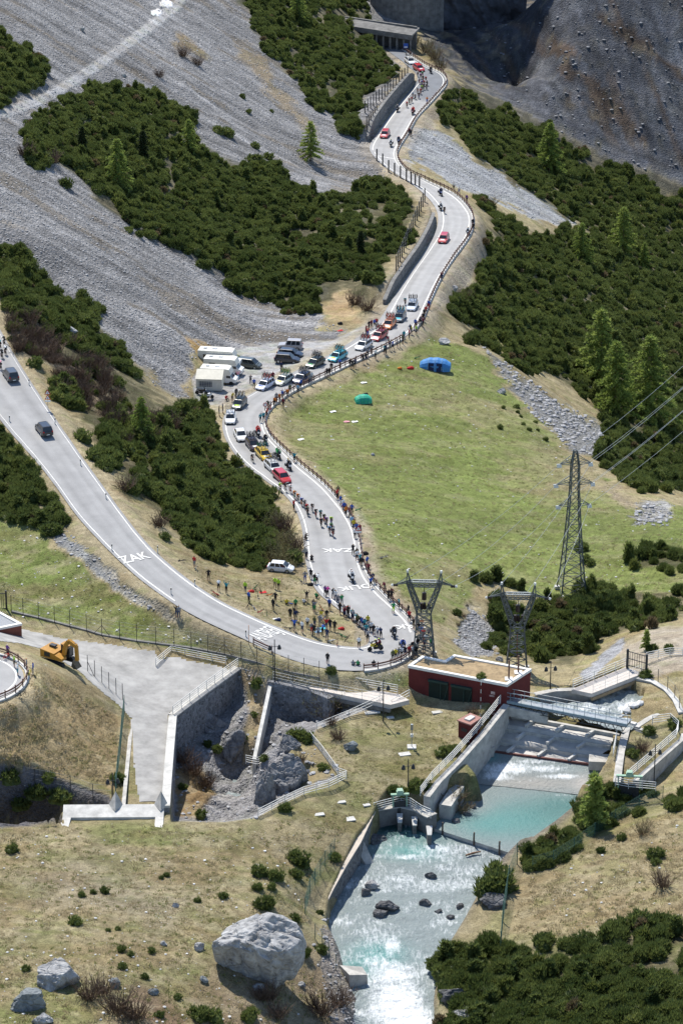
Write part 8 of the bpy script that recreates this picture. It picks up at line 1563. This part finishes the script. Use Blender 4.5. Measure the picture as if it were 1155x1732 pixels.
# ------------------------------------------------------------------ single trees and shrubs
LPR = [conifer('larch', 600+i, 9.8, 3.9, LARCH, 80, .22, .5, .5, .06, .1) for i in range(3)]; LSM = [conifer('young_larch', 620+i, 5.2, 1.5, LARCH, 46, .2, .5, .42, .05, .1) for i in range(2)]; SPR = [conifer('spruce', 640+i, 6.5, 2.1, SPRUCE, 64, .35, 0, .42, .06, .06, 7) for i in range(2)]
def tree(name, protos, k, p, s, label, cat='tree', grp='larch trees', rz=0):
    o = empty(name, p, rz); o.scale = (s,)*3; tag(o, label, cat, grp); link('trunk', protos[k % len(protos)][0], o); link('crown', protos[k % len(protos)][1], o)
for i, (x, y, s, l) in enumerate(((1012,652,1.35,'larch tree, leftmost of the three pale larches by the cables'),(1038,705,1.3,'larch tree, middle of the three pale larches by the cables'),(1095,712,1.5,'larch tree, right and biggest of the three pale larches by the cables'),(928,292,1.05,'tall pale larch high in the right forest'),(1052,430,.95,'pale larch in the middle of the right forest near the edge'),(982,442,.75,'small pale larch in the middle of the right forest'),(525,272,.75,'pale larch on the scree above the long thicket'),(503,35,.7,'bright larch at the top edge in the upper thicket'),(200,315,.8,'dull larch in the left part of the long thicket'),(1088,452,.5,'little bright larch right of the forest larches'),(240,742,.6,'yellow green larch in the thicket between the road arms'),(320,258,.6,'light green larch at the upper edge of the long thicket'))): tree('larch_tree', LPR, i, G(x, y), s, l, rz=i*1.3)
for i, (x, y, s, l) in enumerate(((1003,1402,1.25,'young bright larch on the bank of the turquoise pool'),(1092,1100,.5,'small green shrub tree by the right bridge gate'))): tree('young_larch', LSM, i, G(x, y), s, l)
for i, (x, y, s, l) in enumerate(((243,270,.75,'slim dark spruce in the long thicket'),(140,258,.65,'dark spruce left of the slim spruce'),(610,430,.6,'dark spruce in the thicket above the sandy patch'))): tree('spruce_tree', SPR, i, G(x, y), s, l, grp='spruce trees')
def shrub(x, y, s, l, protos=SHRUB, nm='pine_shrub', grp='pine shrubs', k=0, sq_=1.0, p=None):
    o = link(nm, protos[k % len(protos)]); o.location = p or G(x, y, -.03); o.scale = (s, s, s*sq_); o.rotation_euler = (0, 0, k*1.9); tag(o, l, 'shrub', grp)
SH = [(25,1440,1.0,'yellowish low shrub at the far left of the meadow'),(140,1515,.6,'small shrub left of the pair on the meadow'),(158,1511,.5,'small shrub, middle of the row on the meadow'),(177,1510,.7,'small shrub, right of the row on the meadow'),(128,1560,1.0,'round dark shrub alone in the left meadow'),(282,1481,.5,'tiny upright shrub in the upper meadow'),(273,1486,.4,'tiny shrub left of the upright shrub'),(335,1525,.5,'little shrub left above the huge boulder'),(375,1517,.7,'shrub touching the upper left of the huge boulder'),(204,1608,.7,'dark shrub in the middle of the meadow'),(222,1616,.5,'shrub just right of the dark meadow shrub'),(258,1610,.6,'shrub between the meadow and the huge boulder'),(206,1638,.7,'straggly shrub above the brown twigs'),(245,1655,.6,'straggly shrub right of the brown twigs'),(200,1572,.4,'tiny shrub in the bare patch'),(183,1574,.35,'tiny shrub left in the bare patch'),(272,1720,.7,'shrub near the bottom edge'),(340,1722,1.5,'tall pine shrub at the bottom edge left of centre'),(362,1725,1.3,'pine shrub at the bottom edge below the boulder'),(420,1722,1.2,'pine shrub below the huge boulder'),(303,1688,.6,'small shrub on the slope below the boulder'),(440,1478,1.3,'left shrub of the dark row above the boulder'),(465,1487,1.2,'middle shrub of the dark row above the boulder'),(505,1462,1.6,'biggest shrub of the dark row near the river fence'),(500,1480,1.0,'shrub below the biggest one of the dark row'),(435,1503,.8,'shrub between the dark row and the boulder'),(460,1503,.7,'shrub right between the dark row and the boulder'),(450,1535,1.4,'shrub growing over the back of the huge boulder'),(470,1600,.5,'tiny shrub on the right side of the huge boulder',),(515,1615,.9,'shrub right of the huge boulder'),(545,1610,.9,'shrub at the river fence below the wall'),(500,1555,.8,'shrub between the boulder and the river wall'),(565,1455,1.0,'shrub at the upper river wall fence'),(90,1655,.8,'shrub on the overgrown pale boulder'),(45,1640,.6,'shrub left of the overgrown boulder'),(540,1545,.5,'small shrub at the end of the river wall'),
 (755,1278,1.3,'dark pine on the lawn beside the weir railing'),(770,1272,1.1,'second dark pine beside the weir railing'),(665,1340,1.0,'pine left of the lamp above the sluice'),(700,1335,1.3,'pine at the lamp above the sluice'),(722,1330,1.0,'pine right of the lamp above the sluice'),(680,1342,1.1,'pine under the lamp above the sluice'),(500,1250,1.4,'pine clump on the outcrop beside the ravine'),(518,1252,1.2,'pine right of the outcrop clump'),(545,1300,.9,'pine near the corner of the outcrop railing'),(480,1370,1.1,'pine at the lower ravine railing'),(435,1160,1.1,'pine on the tan slope beside the forecourt wall'),(410,1255,1.1,'upright pine in the ravine left of the narrow wall'),(365,1270,.9,'pine on the rock below the forecourt'),(350,1262,.8,'pine on the ledge below the forecourt wall'),(448,1285,.7,'pine right of the narrow ravine wall'),(430,1210,.6,'tiny pine on the narrow wall slope'),(520,1258,.8,'small pine on the outcrop edge'),(310,1335,.8,'pine near the wall foot in the ravine'),(340,1380,.9,'pine at the lower edge of the ravine'),
 (848,665,.6,'shrub beside the grey rock on the spur'),(875,690,.7,'shrub on the spur slope'),(876,698,.5,'shrub below the spur slope shrub'),(880,705,.4,'small shrub on the spur'),(845,725,.7,'dark shrub lower on the spur'),(885,718,.5,'shrub near the spur crest'),(905,715,.5,'shrub at the spur crest'),(922,745,.6,'shrub below the spur crest'),(895,728,.5,'shrub mid spur crest'),(908,728,.4,'small shrub at the spur crest'),(850,690,.5,'dark little shrub left on the spur'),(990,950,1.1,'shrub at the foot of the tall pylon'),(1000,955,.9,'shrub right of the tall pylon foot'),(770,1040,.9,'young pine beside the hairpin pylon'),(560,1138,.9,'pine at the bridge railing by the meadow'),(1098,1240,1.0,'pine in the gravel triangle right of the weir'),(1140,1225,1.0,'pine at the curve of the right railing'),(1070,1280,1.1,'pine beside the right weir wall'),(1140,1232,.8,'second pine at the curve of the right railing'),(1130,1100,.9,'pine at the right edge above the bridge'),(1100,1100,.9,'pine beside the bridge gate'),(1095,1145,1.1,'pine at the right end of the road bridge'),(850,1500,2.4,'pine at the right edge of the rapids'),(825,1512,2.2,'pine overhanging the rapids on the right'),(840,1488,2.0,'pine above the rapids on the right'),(930,1440,1.3,'pine at the corner of the pool bank'),(1015,1440,.7,'shrub on the dry right bank'),(1050,1420,.8,'shrub in the middle of the dry right bank'),(1110,1450,1.2,'shrub at the right edge of the dry bank'),(1105,1460,.8,'low shrub at the right edge of the dry bank'),(1075,1565,1.9,'large pine right on the dry bank'),(1050,1575,1.6,'pine left of the large dry bank pine'),(1105,1568,1.6,'pine right of the large dry bank pine'),(960,1420,1.2,'pine on the pool bank'),(830,1595,1.3,'pine left of the net fence bottom'),(430,1600,.0,'')]
for i, e in enumerate(SH):
    if e[2]: shrub(*e[:4], k=i)
for i, (x, y, s, l) in enumerate(((15,470,.9,'left pine at the foot of scree'),(98,652,1.4,'shrub behind the warning sign'),(122,690,1.4,'shrub right of the warning sign'),(140,745,1.3,'shrub below the warning sign'),(160,775,1.2,'shrub beside the black estate car'),(145,620,1.3,'shrub amid brown twigs above the side road'),(60,620,1.2,'shrub at the left edge amid twigs'),(90,905,1.4,'round shrub at the top of the left meadow'),(70,880,1.1,'shrub at the stony edge of the left meadow'),(40,868,1.1,'shrub left at the stony edge of the meadow'),(280,912,.8,'lone shrub under the thicket by the side road'),(500,950,1.4,'shrub by the white hatchback'),(430,250,1.0,'shrub on the scree above the thicket'),(385,230,1.4,'pine clump on the scree above the long thicket'),(370,225,1.2,'pine left in the scree clump'),(430,275,1.5,'pine at the upper right of the long thicket'),(455,270,1.2,'second pine at the upper right of the long thicket'),(640,305,1.0,'pine between fence and scree'),(410,165,.7,'little pine in the scree gully'),(420,190,.6,'small green shrub in the scree gully'),(460,190,.6,'shrub beside the scree gully'),(40,120,1.0,'pine at the top left thicket'),(110,315,1.2,'pine at the left tip of the long thicket'),(60,245,1.3,'pine at the upper left tip of the long thicket'),(100,1350,1.3,'shrub in the dark left gully'),(60,1345,1.3,'shrub left in the dark left gully'),(20,1320,1.3,'shrub at the left edge of the dark gully'),(40,1365,1.1,'shrub low in the dark left gully'),(195,1320,.9,'shrub by the green net of the lane'),(80,1320,.9,'shrub at the rim of the dark gully'))): shrub(x, y, s*1.25, l, k=i)
for i, (x, y, s, l) in enumerate(((80,600,2.0,'brown bare twigs above the side road'),(130,640,2.0,'brown bare twigs right of the first twig shrub'),(180,690,1.8,'brown bare twigs at the thicket edge'),(20,560,1.8,'brown bare twigs at the left edge'),(215,830,2.0,'brown twigs at the lower thicket edge'),(270,890,1.8,'brown twigs beside the side road'),(310,95,2.0,'brown shrub beside the mountain path'),(335,110,1.8,'second brown shrub beside the mountain path'),(270,130,1.6,'brown shrub below the mountain path'),(45,265,2.2,'brown shrub at the left end of the long thicket'),(90,275,2.0,'brown shrub below the left thicket tip'),(200,1712,2.4,'dark brown twig shrub at the bottom left'),(230,1722,2.2,'dark brown twig shrub right at the bottom left'),(150,1690,2.0,'brown twig shrub below the overgrown boulder'),(175,1680,1.8,'brown twig shrub right of the overgrown boulder'),(545,1715,2.4,'brown twig shrub at the bottom centre bank'),(575,1700,2.0,'brown twig shrub by the concrete block'),(470,1720,1.8,'brown twigs at the bottom below the boulder'),(1120,1500,1.8,'brown twig shrub on the dry right bank'),(570,1250,1.4,'reddish twigs on the lawn by the ravine railing'),(560,1225,1.2,'brown twigs under the ravine railing'),(330,1310,2.0,'brown twigs in the ravine below the lane wall'),(310,1290,1.8,'brown twigs at the lane wall foot'),(350,1330,1.8,'brown twigs deep in the ravine'),(480,900,2.2,'brown twigs at the inner bend verge'),(500,930,2.0,'brown twigs above the white hatchback'),(600,515,2.2,'brown twigs at the lower tip of the road thicket'),(620,525,2.0,'brown twigs at the sandy patch'),(1085,1270,1.4,'yellowish twigs in the gravel triangle'),(800,1210,1.2,'reddish twigs at the mast foot'),(505,1290,1.2,'brown twigs on the outcrop'),(455,1690,1.6,'brown twigs in front of the huge boulder'),(440,1690,1.4,'brown twigs left in front of the huge boulder'))): shrub(x, y, s, l, TWIGM, 'twig_shrub', 'bare twig shrubs', i)
for i, (x, y, s, l) in enumerate(((720,88,1.3,'yellow green willow at the gallery mouth'),(735,100,1.3,'yellow green willow below the gallery willow'),(745,118,1.2,'willow above the far hairpin'),(700,78,1.1,'willow directly behind the blue sign'),(765,1360,1.0,'yellowish willow on the pool bank below the weir wall'),(780,1378,.9,'willow at the edge of the turquoise pool'),(560,1205,1.3,'leafless willow under the ravine footbridge'),(545,1215,1.2,'leafless willow left under the ravine footbridge'),(785,510,.9,'yellowish shrub at the forest edge by the road'),(830,350,.9,'yellowish shrub above the scree tongue end'),(1085,1410,.7,'thin shrub on the dry right bank'))): shrub(x, y, s, l, WILLOW, 'willow_shrub', 'willow shrubs', i)
for i, (x, y, s, l) in enumerate(((800,982,.9,'dark pine, left one of the meadow clump'),(820,984,1.1,'tall dark pine in the meadow clump'),(842,982,1.2,'tallest dark pine of the meadow clump'),(862,990,1.0,'dark pine right in the meadow clump'),(880,998,.9,'dark pine at the right end of the meadow clump'),(985,932,1.1,'round dark tree behind the tall pylon'))): shrub(x, y, s, l, [BUSH[7], BUSH[1], BUSH[7], BUSH[2]], 'pine_bush', 'pines on the meadow', i)
